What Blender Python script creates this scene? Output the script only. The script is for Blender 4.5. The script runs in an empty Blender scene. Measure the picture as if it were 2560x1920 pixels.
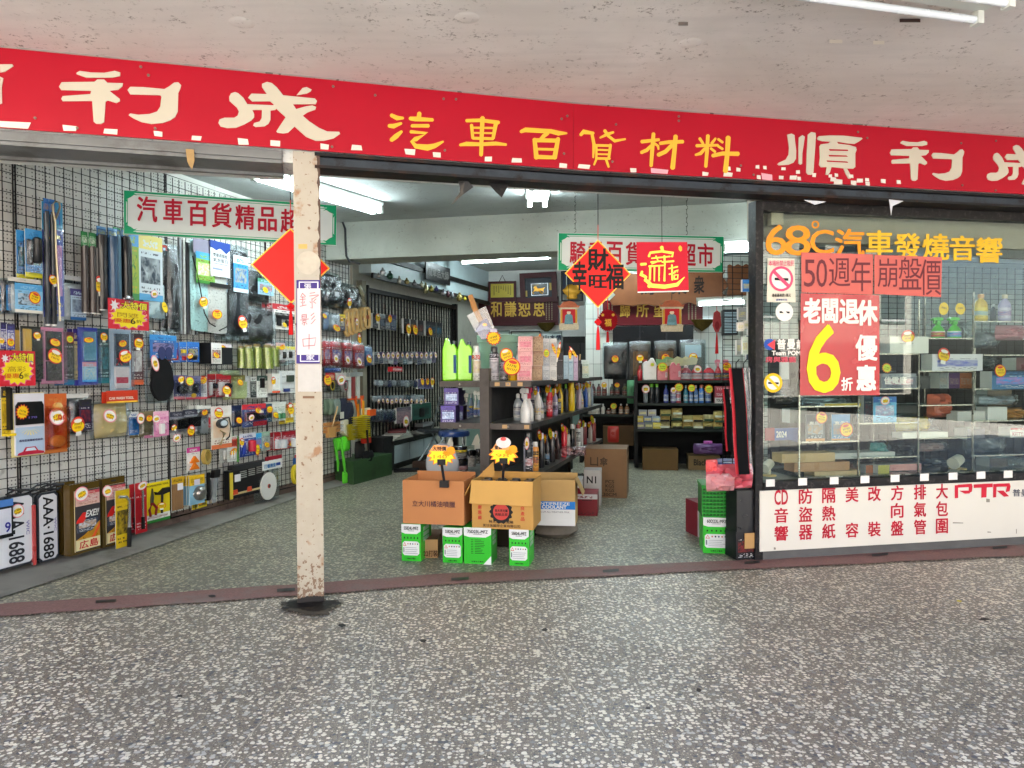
import bpy,math,random
from mathutils import Vector,Matrix,noise
rnd=random.Random(7)
R=math.radians
SC=bpy.context.scene
COL=SC.collection
# --- camera, world, sun, exposure
FPX,CAMH,PITCH,ROLL=1850.0,1.2,R(1.08),R(0.28)
cP,sP,cR,sR=math.cos(PITCH),math.sin(PITCH),math.cos(ROLL),math.sin(ROLL)
cam=bpy.data.cameras.new('camera')
cam.sensor_width=36;cam.lens=FPX/2560*36;cam.clip_end=500;cam.clip_start=0.05
camo=bpy.data.objects.new('camera',cam);COL.objects.link(camo);SC.camera=camo
rt,up,fw=Vector((cR,-sR*sP,-sR*cP)),Vector((sR,cR*sP,cR*cP)),Vector((0,cP,-sP))
camo.matrix_world=Matrix(((rt.x,up.x,-fw.x,0),(rt.y,up.y,-fw.y,0),(rt.z,up.z,-fw.z,CAMH),(0,0,0,1)))
SUN_EL,SUN_AZ=R(52),R(20)  # azimuth measured from +Y towards +X: the sun stands behind the shop
W=bpy.data.worlds.new('World');SC.world=W;W.use_nodes=True
nt=W.node_tree
sky=nt.nodes.new('ShaderNodeTexSky');sky.sky_type='NISHITA';sky.sun_disc=False
sky.sun_elevation=SUN_EL;sky.sun_rotation=SUN_AZ;sky.air_density=1.0;sky.dust_density=4.0;sky.ozone_density=1.0
nt.links.new(sky.outputs[0],nt.nodes['Background'].inputs[0])
nt.nodes['Background'].inputs[1].default_value=0.07
sun=bpy.data.lights.new('sun','SUN');sun.energy=5.0;sun.angle=R(0.5);sun.color=(1,.93,.83)
suno=bpy.data.objects.new('sun',sun);COL.objects.link(suno)
sdir=Vector((math.sin(SUN_AZ)*math.cos(SUN_EL),math.cos(SUN_AZ)*math.cos(SUN_EL),math.sin(SUN_EL)))
suno.rotation_euler=sdir.to_track_quat('Z','Y').to_euler();suno.location=(0,0,20)
vs=SC.view_settings
vs.view_transform='Standard';vs.look='None';vs.gamma=1;vs.use_curve_mapping=False;vs.exposure=3.82
SC.cycles.max_bounces=8;SC.cycles.transparent_max_bounces=24;SC.cycles.use_denoising=True
SC.cycles.diffuse_bounces=5;SC.cycles.sample_clamp_indirect=6;SC.cycles.caustics_reflective=False;SC.cycles.caustics_refractive=False
TUBE=5.4  # radiance of a lit fluorescent tube
# --- pixel rays (of the 2560x1920 photograph) and frames
def ray(px,py):
 x=(px-1280)/FPX;z=-(py-960)/FPX
 return rt*x+up*z+fw
CAM=Vector((0,0,CAMH))
def gnd(px,py,z=0.0):
 d=ray(px,py);return CAM+d*((z-CAMH)/d.z)
def at_y(px,py,y):
 d=ray(px,py);return CAM+d*(y/d.y)
class Fr:
 """vertical plane through (x, y) along angle a; local x right, local y away from the viewer, z up"""
 def __init__(s,x,y,a):
  s.o=Vector((x,y,0));s.a=R(a);s.U=Vector((math.cos(s.a),math.sin(s.a),0));s.N=Vector((math.sin(s.a),-math.cos(s.a),0))
 def hit(s,px,py,off=0.0):
  d=ray(px,py);p0=s.o+s.N*off
  return CAM+d*((p0-CAM).dot(s.N)/d.dot(s.N))
 def u(s,p):return(p-s.o).dot(s.U)
 def at(s,u,off=0.0,z=0.0):
  p=s.o+s.U*u+s.N*off;p.z=z;return p
 def rect(s,x0,y0,x1,y1,off=0.0):
  xm,ym=(x0+x1)/2,(y0+y1)/2
  a,b=s.hit(x0,ym,off),s.hit(x1,ym,off);t,l=s.hit(xm,y0,off),s.hit(xm,y1,off)
  m=(a+b)/2;m.z=l.z
  return m,(b-a).length,t.z-l.z
  # --- objects
def tag(o,label=None,cat=None,group=None,kind=None):
 if label:o['label']=label
 if cat:o['category']=cat
 if group:o['group']=group
 if kind:o['kind']=kind
 return o
def thing(name,label,cat,loc=(0,0,0),rz=0.0,group=None):
 o=bpy.data.objects.new(name,None);COL.objects.link(o);o.location=loc;o.rotation_euler=(0,0,rz)
 o.empty_display_size=0.1
 return tag(o,label,cat,group)
def inv(o):
 return(Matrix.Translation(o.location)@o.rotation_euler.to_matrix().to_4x4()).inverted()
def put(name,me,parent=None,loc=(0,0,0),rot=(0,0,0),scale=(1,1,1)):
 o=bpy.data.objects.new(name,me);COL.objects.link(o);o.location=loc;o.rotation_euler=rot;o.scale=scale
 if parent:o.parent=parent
 return o
def copy_tree(o,parent=None):
 c=o.copy();COL.objects.link(c)
 if parent:c.parent=parent
 for ch in list(o.children):copy_tree(ch,c)
 return c
class MB:
 def __init__(s):s.v=[];s.f=[];s.uv=[];s.mi=[]
 def face(s,pts,mi=0,uv=None):
  n=len(s.v);s.v+=[tuple(p)for p in pts];s.f.append(tuple(range(n,n+len(pts))))
  s.uv.append(uv or[(0,0),(1,0),(1,1),(0,1)][:len(pts)]if len(pts)<=4 else[(0,0)]*len(pts));s.mi.append(mi)
 def box(s,x0,x1,y0,y1,z0,z1,mi=0,front=None,skip=''):
  A=lambda x,y,z:(x,y,z)
  fs={'f':[A(x0,y0,z0),A(x1,y0,z0),A(x1,y0,z1),A(x0,y0,z1)],'k':[A(x1,y1,z0),A(x0,y1,z0),A(x0,y1,z1),A(x1,y1,z1)],
'l':[A(x0,y1,z0),A(x0,y0,z0),A(x0,y0,z1),A(x0,y1,z1)],'r':[A(x1,y0,z0),A(x1,y1,z0),A(x1,y1,z1),A(x1,y0,z1)],
't':[A(x0,y0,z1),A(x1,y0,z1),A(x1,y1,z1),A(x0,y1,z1)],'b':[A(x0,y1,z0),A(x1,y1,z0),A(x1,y0,z0),A(x0,y0,z0)]}
  for k,p in fs.items():
   if k not in skip:s.face(p,front if(k=='f' and front is not None)else mi)
  return s
 def quad(s,x0,x1,z0,z1,y=0.0,mi=0):
  s.face([(x0,y,z0),(x1,y,z0),(x1,y,z1),(x0,y,z1)],mi);return s
 def prism(s,pts,y0,y1,mi=0,side=None):
  """pts: counter-clockwise outline in x,z seen from the front (-y); y0 front"""
  n=len(pts);xs=[p[0]for p in pts];zs=[p[1]for p in pts]
  w=max(xs)-min(xs)or 1;h=max(zs)-min(zs)or 1
  uv=[((p[0]-min(xs))/w,(p[1]-min(zs))/h)for p in pts]
  b=len(s.v);s.v+=[(p[0],y0,p[1])for p in pts]+[(p[0],y1,p[1])for p in pts]
  s.f.append(tuple(range(b,b+n)));s.uv.append(uv);s.mi.append(mi)
  if y1>y0:
   s.f.append(tuple(range(b+2*n-1,b+n-1,-1)));s.uv.append(uv[::-1]);s.mi.append(mi)
   for i in range(n):
    j=(i+1)%n;s.f.append((b+j,b+i,b+n+i,b+n+j));s.uv.append([(0,0),(1,0),(1,1),(0,1)]);s.mi.append(mi if side is None else side)
  return s
 def lathe(s,prof,n=16,c=(0,0,0),mi=0,sx=1.0,sy=1.0,cap=True):
  """prof: list of (r, z[, mi])"""
  b=len(s.v);m=len(prof);z0,z1=prof[0][1],prof[-1][1]
  for p in prof:
   for k in range(n):
    a=2*math.pi*k/n-math.pi/2;s.v.append((c[0]+p[0]*math.cos(a)*sx,c[1]+p[0]*math.sin(a)*sy,c[2]+p[1]))
  for i in range(m-1):
   q=prof[i][2]if len(prof[i])>2 else mi
   va,vb=(prof[i][1]-z0)/((z1-z0)or 1),(prof[i+1][1]-z0)/((z1-z0)or 1)
   for k in range(n):
    l=(k+1)%n;ua,ub=((k/n)+.5)%1,((k/n)+.5)%1+1/n
    s.f.append((b+i*n+k,b+i*n+l,b+(i+1)*n+l,b+(i+1)*n+k));s.uv.append([(ua,va),(ub,va),(ub,vb),(ua,vb)]);s.mi.append(q)
  if cap:
   for i,q in((0,range(n-1,-1,-1)),(m-1,range(n))):
    if prof[i][0]>1e-5:
     s.f.append(tuple(b+i*n+k for k in q));s.uv.append([(.5,.5)]*n);s.mi.append(prof[max(0,i-1)][2]if len(prof[max(0,i-1)])>2 else mi)
  return s
 def tube(s,pts,r,n=6,mi=0,closed=False):
  pts=[Vector(p)for p in pts];b=len(s.v);m=len(pts)
  for i,p in enumerate(pts):
   t=(pts[min(i+1,m-1)]-pts[max(i-1,0)]).normalized()
   q=Vector((0,0,1))if abs(t.z)<.9 else Vector((1,0,0))
   e1=t.cross(q).normalized();e2=t.cross(e1);rr=r[i]if isinstance(r,(list,tuple))else r
   for k in range(n):
    a=2*math.pi*k/n;s.v.append(tuple(p+e1*(rr*math.cos(a))+e2*(rr*math.sin(a))))
  for i in range(m-1):
   for k in range(n):
    l=(k+1)%n;s.f.append((b+i*n+k,b+(i+1)*n+k,b+(i+1)*n+l,b+i*n+l));s.uv.append([(0,0),(0,1),(1,1),(1,0)]);s.mi.append(mi)
  s.f.append(tuple(b+k for k in range(n)));s.uv.append([(0,0)]*n);s.mi.append(mi)
  s.f.append(tuple(b+(m-1)*n+k for k in range(n-1,-1,-1)));s.uv.append([(0,0)]*n);s.mi.append(mi)
  return s
 def pillow(s,w,h,d,x=0.0,z=0.0,y=0.0,n=8,crump=.12,mi=0,back=True,seed=0,rnd_=4):
  """a puffed bag standing on z, centred on x, front bulging to -d"""
  b=len(s.v);hs=[]
  for sg in((-1,1)if back else(-1,)):
   base=len(s.v)
   for i in range(n+1):
    for j in range(n+1):
     u,v=i/n*2-1,j/n*2-1
     g=(1-abs(u)**rnd_)*(1-abs(v)**rnd_)
     cr=noise.noise(Vector((u*2.3+seed,v*2.3,seed*1.7)))*crump+noise.noise(Vector((u*5+seed,v*5,9+seed)))*crump*.6
     pin=1-.06*abs(v)**3
     s.v.append((x+u*w/2*pin,y+sg*d*(g**.55)*(.5+cr)*(1 if sg<0 else .5),z+h/2+v*h/2*(1-.03*abs(u)**3)))
   for i in range(n):
    for j in range(n):
     q=[base+i*(n+1)+j,base+(i+1)*(n+1)+j,base+(i+1)*(n+1)+j+1,base+i*(n+1)+j+1]
     u4=[(i/n,j/n),((i+1)/n,j/n),((i+1)/n,(j+1)/n),(i/n,(j+1)/n)]
     if sg>0:q.reverse();u4.reverse()
     s.f.append(tuple(q));s.uv.append(u4);s.mi.append(mi)
  return s
 def mesh(s,name,mats,smooth=False,M=None):
  me=bpy.data.meshes.new(name)
  vv=[tuple(M@Vector(p))for p in s.v]if M is not None else s.v
  me.from_pydata(vv,[],s.f)
  l=me.uv_layers.new(name='UVMap');flat=[c for f in s.uv for p in f for c in p]
  l.data.foreach_set('uv',flat)
  mats=mats if isinstance(mats,(list,tuple))else[mats]
  for m in mats:me.materials.append(m)
  if len(mats)>1:me.polygons.foreach_set('material_index',s.mi)
  if smooth:
   me.shade_smooth()
   try:me.set_sharp_from_angle(angle=R(42))
   except Exception:pass
  me.update();return me
 def build(s,name,mats,parent=None,smooth=False,world=False,**kw):
  M=inv(parent)if(world and parent)else None
  o=put(name,s.mesh(name,mats,smooth,M),parent,**kw);return o
def struct(name,mb,m,smooth=False):return tag(mb.build(name,m,smooth=smooth),kind='structure')
# --- materials
def lin(h):
 if not isinstance(h,str):return tuple(h)
 h=h.lstrip('#');o=[]
 if len(h)==3:h=''.join(c*2 for c in h)
 for i in(0,2,4):
  c=int(h[i:i+2],16)/255;o.append(c/12.92 if c<=.04045 else((c+.055)/1.055)**2.4)
 return tuple(o)
MC={}
def newmat(name):
 m=bpy.data.materials.new(name);m.use_nodes=True
 t=m.node_tree;return m,t,t.nodes['Principled BSDF']
def N(t,ty,**kw):
 n=t.nodes.new(ty)
 for k,v in kw.items():
  if k.startswith('i_'):n.inputs[int(k[2:])if k[2:].isdigit()else k[2:]].default_value=v
  else:setattr(n,k,v)
 return n
def mix(t,fac,a,b,mode='MIX'):
 n=t.nodes.new('ShaderNodeMix');n.data_type='RGBA';n.blend_type=mode
 for sock,val in((n.inputs[0],fac),(n.inputs[6],a),(n.inputs[7],b)):
  if hasattr(val,'is_output')or isinstance(val,bpy.types.NodeSocket):t.links.new(val,sock)
  elif isinstance(val,(int,float)):sock.default_value=val
  else:sock.default_value=(*val,1)
 return n.outputs[2]
def mth(t,op,a,b=None,c=None):
 n=t.nodes.new('ShaderNodeMath');n.operation=op
 for i,v in enumerate((a,b,c)):
  if v is None:continue
  if isinstance(v,bpy.types.NodeSocket):t.links.new(v,n.inputs[i])
  else:n.inputs[i].default_value=v
 return n.outputs[0]
def ramp(t,fac,stops,interp='LINEAR'):
 n=t.nodes.new('ShaderNodeValToRGB');n.color_ramp.interpolation=interp
 e=n.color_ramp.elements
 while len(e)<len(stops):e.new(.5)
 for k,(p,c)in enumerate(stops):
  e[k].position=p;e[k].color=(*c,1)if not isinstance(c,(int,float))else(c,c,c,1)
 t.links.new(fac,n.inputs[0]);return n.outputs[0]
def coords(t,kind='Object',scale=None,loc=None):
 tc=t.nodes.new('ShaderNodeTexCoord');o=tc.outputs[kind]
 if scale or loc:
  mp=t.nodes.new('ShaderNodeMapping');t.links.new(o,mp.inputs[0])
  if scale:mp.inputs['Scale'].default_value=scale if isinstance(scale,(tuple,list))else(scale,)*3
  if loc:mp.inputs['Location'].default_value=loc
  o=mp.outputs[0]
 return o
def tex(t,co,ty='Noise',**kw):
 n=t.nodes.new('ShaderNodeTex'+ty);t.links.new(co,n.inputs['Vector'])
 for k,v in kw.items():
  if k in n.inputs:n.inputs[k].default_value=v
  else:setattr(n,k,v)
 return n
def bump(t,b,h,strength=.3,dist=.002):
 n=t.nodes.new('ShaderNodeBump');n.inputs['Strength'].default_value=strength;n.inputs['Distance'].default_value=dist
 t.links.new(h,n.inputs['Height']);t.links.new(n.outputs[0],b.inputs['Normal'])
def mat(col,rough=.5,metal=0.0,var=.12,scale=14,coat=0.0,bmp=0.0,bscale=60,dirt=None):
 key=('mat',str(col),rough,metal,var,scale,coat,bmp,bscale,dirt)
 if key in MC:return MC[key]
 m,t,b=newmat('paint');c=lin(col)
 co=coords(t)
 n=tex(t,co,Scale=scale,Detail=4.0)
 out=mix(t,n.outputs[0],tuple(x*(1-var)for x in c),tuple(min(1,x*(1+var))for x in c))
 if dirt:
  n2=tex(t,co,Scale=dirt[1],Detail=6.0,Roughness=.7)
  out=mix(t,ramp(t,n2.outputs[0],[(.52,0.0),(.66,dirt[2])]),out,lin(dirt[0]))
 t.links.new(out,b.inputs['Base Color'])
 b.inputs['Metallic'].default_value=metal;b.inputs['Specular IOR Level'].default_value=.22 if rough>.3 else .5
 r=mth(t,'MULTIPLY_ADD',n.outputs[0],.25,rough-.12);t.links.new(r,b.inputs['Roughness'])
 b.inputs['Coat Weight'].default_value=coat
 if bmp:bump(t,b,tex(t,co,Scale=bscale,Detail=5.0).outputs[0],bmp)
 MC[key]=m;return m
def emit(col,k):
 key=('em',str(col),k)
 if key in MC:return MC[key]
 m,t,b=newmat('glow');b.inputs['Base Color'].default_value=(.8,.8,.8,1)
 b.inputs['Emission Color'].default_value=(*lin(col),1);b.inputs['Emission Strength'].default_value=k
 MC[key]=m;return m
def film(tint='#f4f6f8',gloss=.16,wr=.5,wscale=25,rough=.07):
 key=('film',tint,gloss,wr,wscale,rough)
 if key in MC:return MC[key]
 m,t,b=newmat('clear_film');o=t.nodes['Material Output'];t.nodes.remove(b)
 tr=N(t,'ShaderNodeBsdfTransparent');tr.inputs[0].default_value=(*lin(tint),1)
 gl=N(t,'ShaderNodeBsdfGlossy');gl.inputs[0].default_value=(.95,.96,1,1);gl.inputs['Roughness'].default_value=rough
 lw=N(t,'ShaderNodeLayerWeight');lw.inputs[0].default_value=.35
 ms=N(t,'ShaderNodeMixShader');f=mth(t,'MULTIPLY_ADD',mth(t,'POWER',lw.outputs[1],2.2),.6,gloss*.5)
 t.links.new(f,ms.inputs[0]);t.links.new(tr.outputs[0],ms.inputs[1]);t.links.new(gl.outputs[0],ms.inputs[2]);t.links.new(ms.outputs[0],o.inputs[0])
 if wr:
  n=tex(t,coords(t),Scale=wscale,Detail=3.0,Distortion=1.2)
  bp=N(t,'ShaderNodeBump');bp.inputs['Strength'].default_value=wr;bp.inputs['Distance'].default_value=.01
  t.links.new(n.outputs[0],bp.inputs['Height']);t.links.new(bp.outputs[0],gl.inputs['Normal']);t.links.new(bp.outputs[0],lw.inputs['Normal'])
 MC[key]=m;return m
def pr(base='#e8e8e8',head='#2244aa',acc='#cc2222',ink='#222222',pic=None,seed=0,foot=None,rough=.35):
 """flat print on a package: header band, picture, lines of small type"""
 key=('pr',base,head,acc,ink,pic,seed,foot,rough)
 if key in MC:return MC[key]
 m,t,b=newmat('package_print')
 co=coords(t,'UV');sp=N(t,'ShaderNodeSeparateXYZ');t.links.new(co,sp.inputs[0]);u,v=sp.outputs[0],sp.outputs[1]
 gt=lambda x,k:mth(t,'GREATER_THAN',x,k)
 lt=lambda x,k:mth(t,'LESS_THAN',x,k)
 mul=lambda x,y:mth(t,'MULTIPLY',x,y)
 out=lin(base)
 cm=coords(t,'UV',(3.1,4.3,1),(seed*1.37,seed*2.1,seed))
 vo=tex(t,cm,'Voronoi',Scale=1.6);no=tex(t,cm,Scale=2.2,Detail=5.0,Distortion=.8)
 # picture block
 pc=mix(t,no.outputs[0],lin(acc),lin(pic or ink));pc=mix(t,mul(vo.outputs['Distance'],.7),pc,lin(base))
 pc=mix(t,ramp(t,no.outputs[0],[(.5,0.0),(.64,.9)]),pc,lin(pic or head))
 inp=mul(mul(gt(u,.1),lt(u,.9)),mul(gt(v,.26),lt(v,.66)))
 out=mix(t,inp,out,pc)
 # small type
 ct=coords(t,'UV',(11,17,1),(seed*3.3,seed,0));nt_=tex(t,ct,Scale=1.0,Detail=1.0)
 rows=lt(mth(t,'FRACT',mth(t,'MULTIPLY',v,17.0)),.5)
 ty=mul(mul(gt(nt_.outputs[0],.5),rows),mul(mul(gt(u,.12),lt(u,.88)),mth(t,'MAXIMUM',mul(gt(v,.07),lt(v,.22)),mul(gt(v,.68),lt(v,.76)))))
 out=mix(t,mul(ty,.85),out,lin(ink))
 out=mix(t,gt(v,.78),out,lin(head))
 hd=mul(mul(gt(nt_.outputs[0],.49),mul(gt(v,.82),lt(v,.92))),mul(gt(u,.2),lt(u,.8)))
 out=mix(t,mul(hd,.9),out,lin(base))
 if foot:out=mix(t,lt(v,.1),out,lin(foot))
 t.links.new(out,b.inputs['Base Color']);b.inputs['Roughness'].default_value=rough;b.inputs['Coat Weight'].default_value=.08;b.inputs['Specular IOR Level'].default_value=.3
 MC[key]=m;return m
 # --- lettering
TXT={}
def textmesh(s,fat=0.0):
 k=(s,fat)
 if k in TXT:return TXT[k]
 cu=bpy.data.curves.new('lettering','FONT');cu.body=s;cu.offset=fat;cu.resolution_u=3;cu.fill_mode='FRONT'
 o=bpy.data.objects.new('lettering',cu);me=o.to_mesh()
 v=[(p.co.x,p.co.y)for p in me.vertices];f=[tuple(p.vertices)for p in me.polygons]
 o.to_mesh_clear();bpy.data.objects.remove(o);bpy.data.curves.remove(cu)
 xs=[p[0]for p in v]or[0];ys=[p[1]for p in v]or[0]
 TXT[k]=(v,f,(min(xs),max(xs),min(ys),max(ys)));return TXT[k]
def bold(fat):return[(0,0)]+([(fat*x,fat*y)for x,y in((.8,.8),(-.8,.8),(.8,-.8),(-.8,-.8),(1,0),(-1,0))]if fat>.004 else[])
def letter(parent,s,x0,x1,z0,z1,m,y=-.002,fat=.012,rot=0,name='lettering',shear=0.0,keep=False):
 """lettering stretched to the box x0..x1, z0..z1 in the parent's x,z plane, facing -y; rot in quarter turns clockwise"""
 v,f,(a,b,c,d)=textmesh(s);mb=MB()
 for k,(ox,oz)in enumerate(bold(fat)):
  n0=len(mb.v)
  for p in v:
   u,w=(p[0]+ox-a)/((b-a)or 1),(p[1]+oz-c)/((d-c)or 1)
   if rot==1:u,w=w,1-u
   mb.v.append((x0+u*(x1-x0)+shear*(w-.5)*(z1-z0),y-.00012*k,z0+w*(z1-z0)))
  for q in f:mb.f.append(tuple(i+n0 for i in q));mb.uv.append([(0,0)]*len(q));mb.mi.append(0)
  # face the viewer
 if mb.f:
  p=[Vector(mb.v[i])for i in mb.f[0][:3]]
  if(p[1]-p[0]).cross(p[2]-p[0]).y>0:mb.f=[q[::-1]for q in mb.f]
 return mb.build(name,m,parent)
def letter_px(fr,parent,s,x0,y0,x1,y1,m,off=.003,fat=.012,rot=0,name='lettering',slope=0.0):
 """lettering whose box is the photograph's pixels x0..x1, y0..y1 on the plane fr; slope = px of drop per px of run"""
 v,f,(a,b,c,d)=textmesh(s);mb=MB()
 for k,(ox,oz)in enumerate(bold(fat)):
  n0=len(mb.v)
  for p in v:
   u,w=(p[0]+ox-a)/((b-a)or 1),(p[1]+oz-c)/((d-c)or 1)
   if rot==1:u,w=w,1-u
   px=x0+u*(x1-x0);mb.v.append(tuple(fr.hit(px,y1+w*(y0-y1)+slope*(px-x0),off+.00015*k)))
  for q in f:mb.f.append(tuple(i+n0 for i in q));mb.uv.append([(0,0)]*len(q));mb.mi.append(0)
 if mb.f:
  p=[Vector(mb.v[i])for i in mb.f[0][:3]]
  if(p[1]-p[0]).cross(p[2]-p[0]).dot(fr.N)<0:mb.f=[q[::-1]for q in mb.f]
 return mb.build(name,m,parent,world=True)
def poly_px(fr,mb,pts,off,conv,thick=0.0,mi=0):
 q=[conv(*p)for p in pts]
 ar=sum(q[i][0]*q[(i+1)%len(q)][1]-q[(i+1)%len(q)][0]*q[i][1]for i in range(len(q)))
 if ar>0:q.reverse()  # image y runs down: make it counter-clockwise for the viewer
 P=[fr.hit(*p,off)for p in q];mb.face(P,mi,[(0,0)]*len(P))
 if thick:
  B=[p-fr.N*thick for p in P]
  for i in range(len(P)):
   j=(i+1)%len(P);mb.face([P[j],P[i],B[i],B[j]],mi)
def stroke_px(fr,mb,pts,w,off,conv,mi=0):
 """brush stroke along pts (crop pixels) with width(s) w, blunt rounded ends"""
 ws=w if isinstance(w,(list,tuple))else[w]*len(pts)
 L,Rr=[],[]
 for i,p in enumerate(pts):
  a,b=pts[max(i-1,0)],pts[min(i+1,len(pts)-1)];dx,dy=b[0]-a[0],b[1]-a[1];l=math.hypot(dx,dy)or 1
  nx,ny=-dy/l*ws[i]/2,dx/l*ws[i]/2;ex,ey=dx/l*ws[i]*.3,dy/l*ws[i]*.3
  if i==0:L.append((p[0]-ex+nx*.4,p[1]-ey+ny*.4));Rr.append((p[0]-ex-nx*.4,p[1]-ey-ny*.4))
  L.append((p[0]+nx,p[1]+ny));Rr.append((p[0]-nx,p[1]-ny))
  if i==len(pts)-1:L.append((p[0]+ex+nx*.4,p[1]+ey+ny*.4));Rr.append((p[0]+ex-nx*.4,p[1]+ey-ny*.4))
 for i in range(len(L)-1):poly_px(fr,mb,[L[i],L[i+1],Rr[i+1],Rr[i]],off,conv,mi=mi)
 # --- the planes of the place
SGL=Fr(-1.09,3.78,15.6);SGR=Fr(.34,4.18,12.3)  # the sign over the shop front, bent at its seam
WP=Fr(1.57,4.60,11.3)  # display window
LW=Fr(-2.99,4.29,72.6)  # left side wall
W2=Fr(-1.80,8.5,71.6)  # deeper left wall
BK=Fr(-.5,12.4,-9.0)  # back wall
BT=Fr(1.05,10.4,-8.6)  # tiled back wall
BM=Fr(-1.95,7.66,-12.0)  # concrete beam across the shop
ZC,ZA,ZB=2.72,2.688,2.85
# --- surfaces of the setting
def terrazzo(name,matrix,chips,k=62.0,dirt=.3,tint=None):
 m,t,b=newmat(name);co=coords(t,'Object')
 wp=tex(t,co,Scale=34.0,Detail=1.0)
 cw=N(t,'ShaderNodeVectorMath',operation='MULTIPLY_ADD');t.links.new(wp.outputs['Color'],cw.inputs[0]);cw.inputs[1].default_value=(.012,.012,0);t.links.new(co,cw.inputs[2])
 v=tex(t,cw.outputs[0],'Voronoi',Scale=k,Randomness=1.0);v.voronoi_dimensions='2D'
 v2=tex(t,cw.outputs[0],'Voronoi',Scale=k*2.3,Randomness=1.0);v2.voronoi_dimensions='2D'
 sp=N(t,'ShaderNodeSeparateColor');t.links.new(v.outputs['Color'],sp.inputs[0])
 s2=N(t,'ShaderNodeSeparateColor');t.links.new(v2.outputs['Color'],s2.inputs[0])
 big=tex(t,co,Scale=.9,Detail=5.0,Roughness=.6);fine=tex(t,co,Scale=160.0,Detail=3.0)
 base=mix(t,fine.outputs[0],tuple(x*.6 for x in lin(matrix)),tuple(x*1.35 for x in lin(matrix)))
 cc=ramp(t,s2.outputs[0],[(0.0,lin('#38383a')),(.2,lin('#857d70')),(.45,lin('#55555a')),(.7,lin('#bdb39d')),(1.0,lin('#6a635b'))],'CONSTANT')
 base=mix(t,mth(t,'LESS_THAN',v2.outputs['Distance'],mth(t,'MULTIPLY_ADD',s2.outputs[1],.25,.13)),base,cc)
 c1=ramp(t,sp.outputs[0],[(0.0,lin(chips[0])),(.45,lin(chips[1])),(.62,lin(chips[2])),(.78,lin(chips[3])),(.9,lin(chips[4]))],'CONSTANT')
 rad=mth(t,'MULTIPLY_ADD',sp.outputs[1],.52,.04)
 base=mix(t,mth(t,'LESS_THAN',v.outputs['Distance'],rad),base,c1)
 st=ramp(t,big.outputs[0],[(.36,1.0),(.62,1-dirt)])
 base=mix(t,1.0,base,st,'MULTIPLY')
 d2=tex(t,co,Scale=3.1,Detail=8.0,Roughness=.75)
 base=mix(t,ramp(t,d2.outputs[0],[(.5,0.0),(.72,.32)]),base,lin('#55504a'))
 if tint:
  d3=tex(t,co,Scale=1.7,Detail=4.0)
  base=mix(t,ramp(t,d3.outputs[0],[(.38,tint[1]*.5),(.6,tint[1])]),base,lin(tint[0]))
 t.links.new(base,b.inputs['Base Color'])
 t.links.new(mth(t,'MULTIPLY_ADD',big.outputs[0],.4,.24),b.inputs['Roughness'])
 bump(t,b,d2.outputs[0],.08,.003);return m
M_TERR=terrazzo('terrazzo','#857968',('#efe6d0','#e6dbc2','#c4bfb2','#8a8883','#55555a'),56.0,.22)
M_TERI=terrazzo('dusty_terrazzo','#7d796a',('#d2cbae','#c6bf9f','#a8aa9e','#7a7f77','#4a4e4a'),46.0,.28,('#6a6c5c',.22))
M_THR=mat('#80605a',.65,var=.6,scale=90,bmp=.3,dirt=('#7a716a',1.9,.85))
M_CEM=mat('#7d7972',.75,var=.22,scale=9,bmp=.3,dirt=('#5a554d',2.6,.75))
def plaster(col,stain,amt,k=1.0):
 m,t,b=newmat('plaster');co=coords(t)
 a=tex(t,co,Scale=.8*k,Detail=7.0,Roughness=.62,Distortion=.6);c2=tex(t,co,Scale=3.5*k,Detail=9.0,Roughness=.8);c3=tex(t,co,Scale=34.0,Detail=8.0,Roughness=.75)
 st=coords(t,'Object',(1.2,9.0,6.0));s4=tex(t,st,Scale=1.6,Detail=6.0)
 out=mix(t,ramp(t,a.outputs[0],[(.32,0.0),(.7,amt)]),lin(col),lin(stain))
 out=mix(t,ramp(t,s4.outputs[0],[(.45,0.0),(.72,.4)]),out,tuple(x*.72 for x in lin(col)))
 spots=mth(t,'MULTIPLY',ramp(t,c3.outputs[0],[(.56,0.0),(.62,1.0)]),ramp(t,c2.outputs[0],[(.47,0.0),(.58,.85)]))
 out=mix(t,spots,out,lin('#6a665f'))
 t.links.new(out,b.inputs['Base Color']);b.inputs['Roughness'].default_value=.85
 bump(t,b,c2.outputs[0],.25,.01);return m
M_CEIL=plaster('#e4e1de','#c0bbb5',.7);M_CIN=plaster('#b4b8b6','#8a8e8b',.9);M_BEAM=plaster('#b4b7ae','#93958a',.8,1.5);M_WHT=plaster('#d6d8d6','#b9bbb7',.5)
fl=MB();fl.face([(-14,-30,0),(16,-30,0),(16,16,0),(-14,16,0)]);struct('road',fl,mat('#a19d94',.9,var=.3,scale=30,bmp=.3)).location.z=-.14
pv=MB();pv.box(-14,16,-.2,14,-.13,0);struct('pavement',pv,M_TERR)
def strip(pts,z):
 m=MB();m.face([(p[0],p[1],z)for p in pts]);return m
tb=[gnd(*p)for p in((0,1513),(740,1464),(1100,1438),(1736,1408),(1900,1401),(2560,1364))]
tf=[gnd(*p)for p in((0,1545),(740,1493),(1100,1464),(1736,1432),(1900,1424),(2560,1392))]
tb=[tb[0]+(tb[0]-tb[1])*1.0]+tb+[tb[-1]+(tb[-1]-tb[-2])*.6];tf=[tf[0]+(tf[0]-tf[1])*1.0]+tf+[tf[-1]+(tf[-1]-tf[-2])*.6]
ins=MB()
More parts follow.
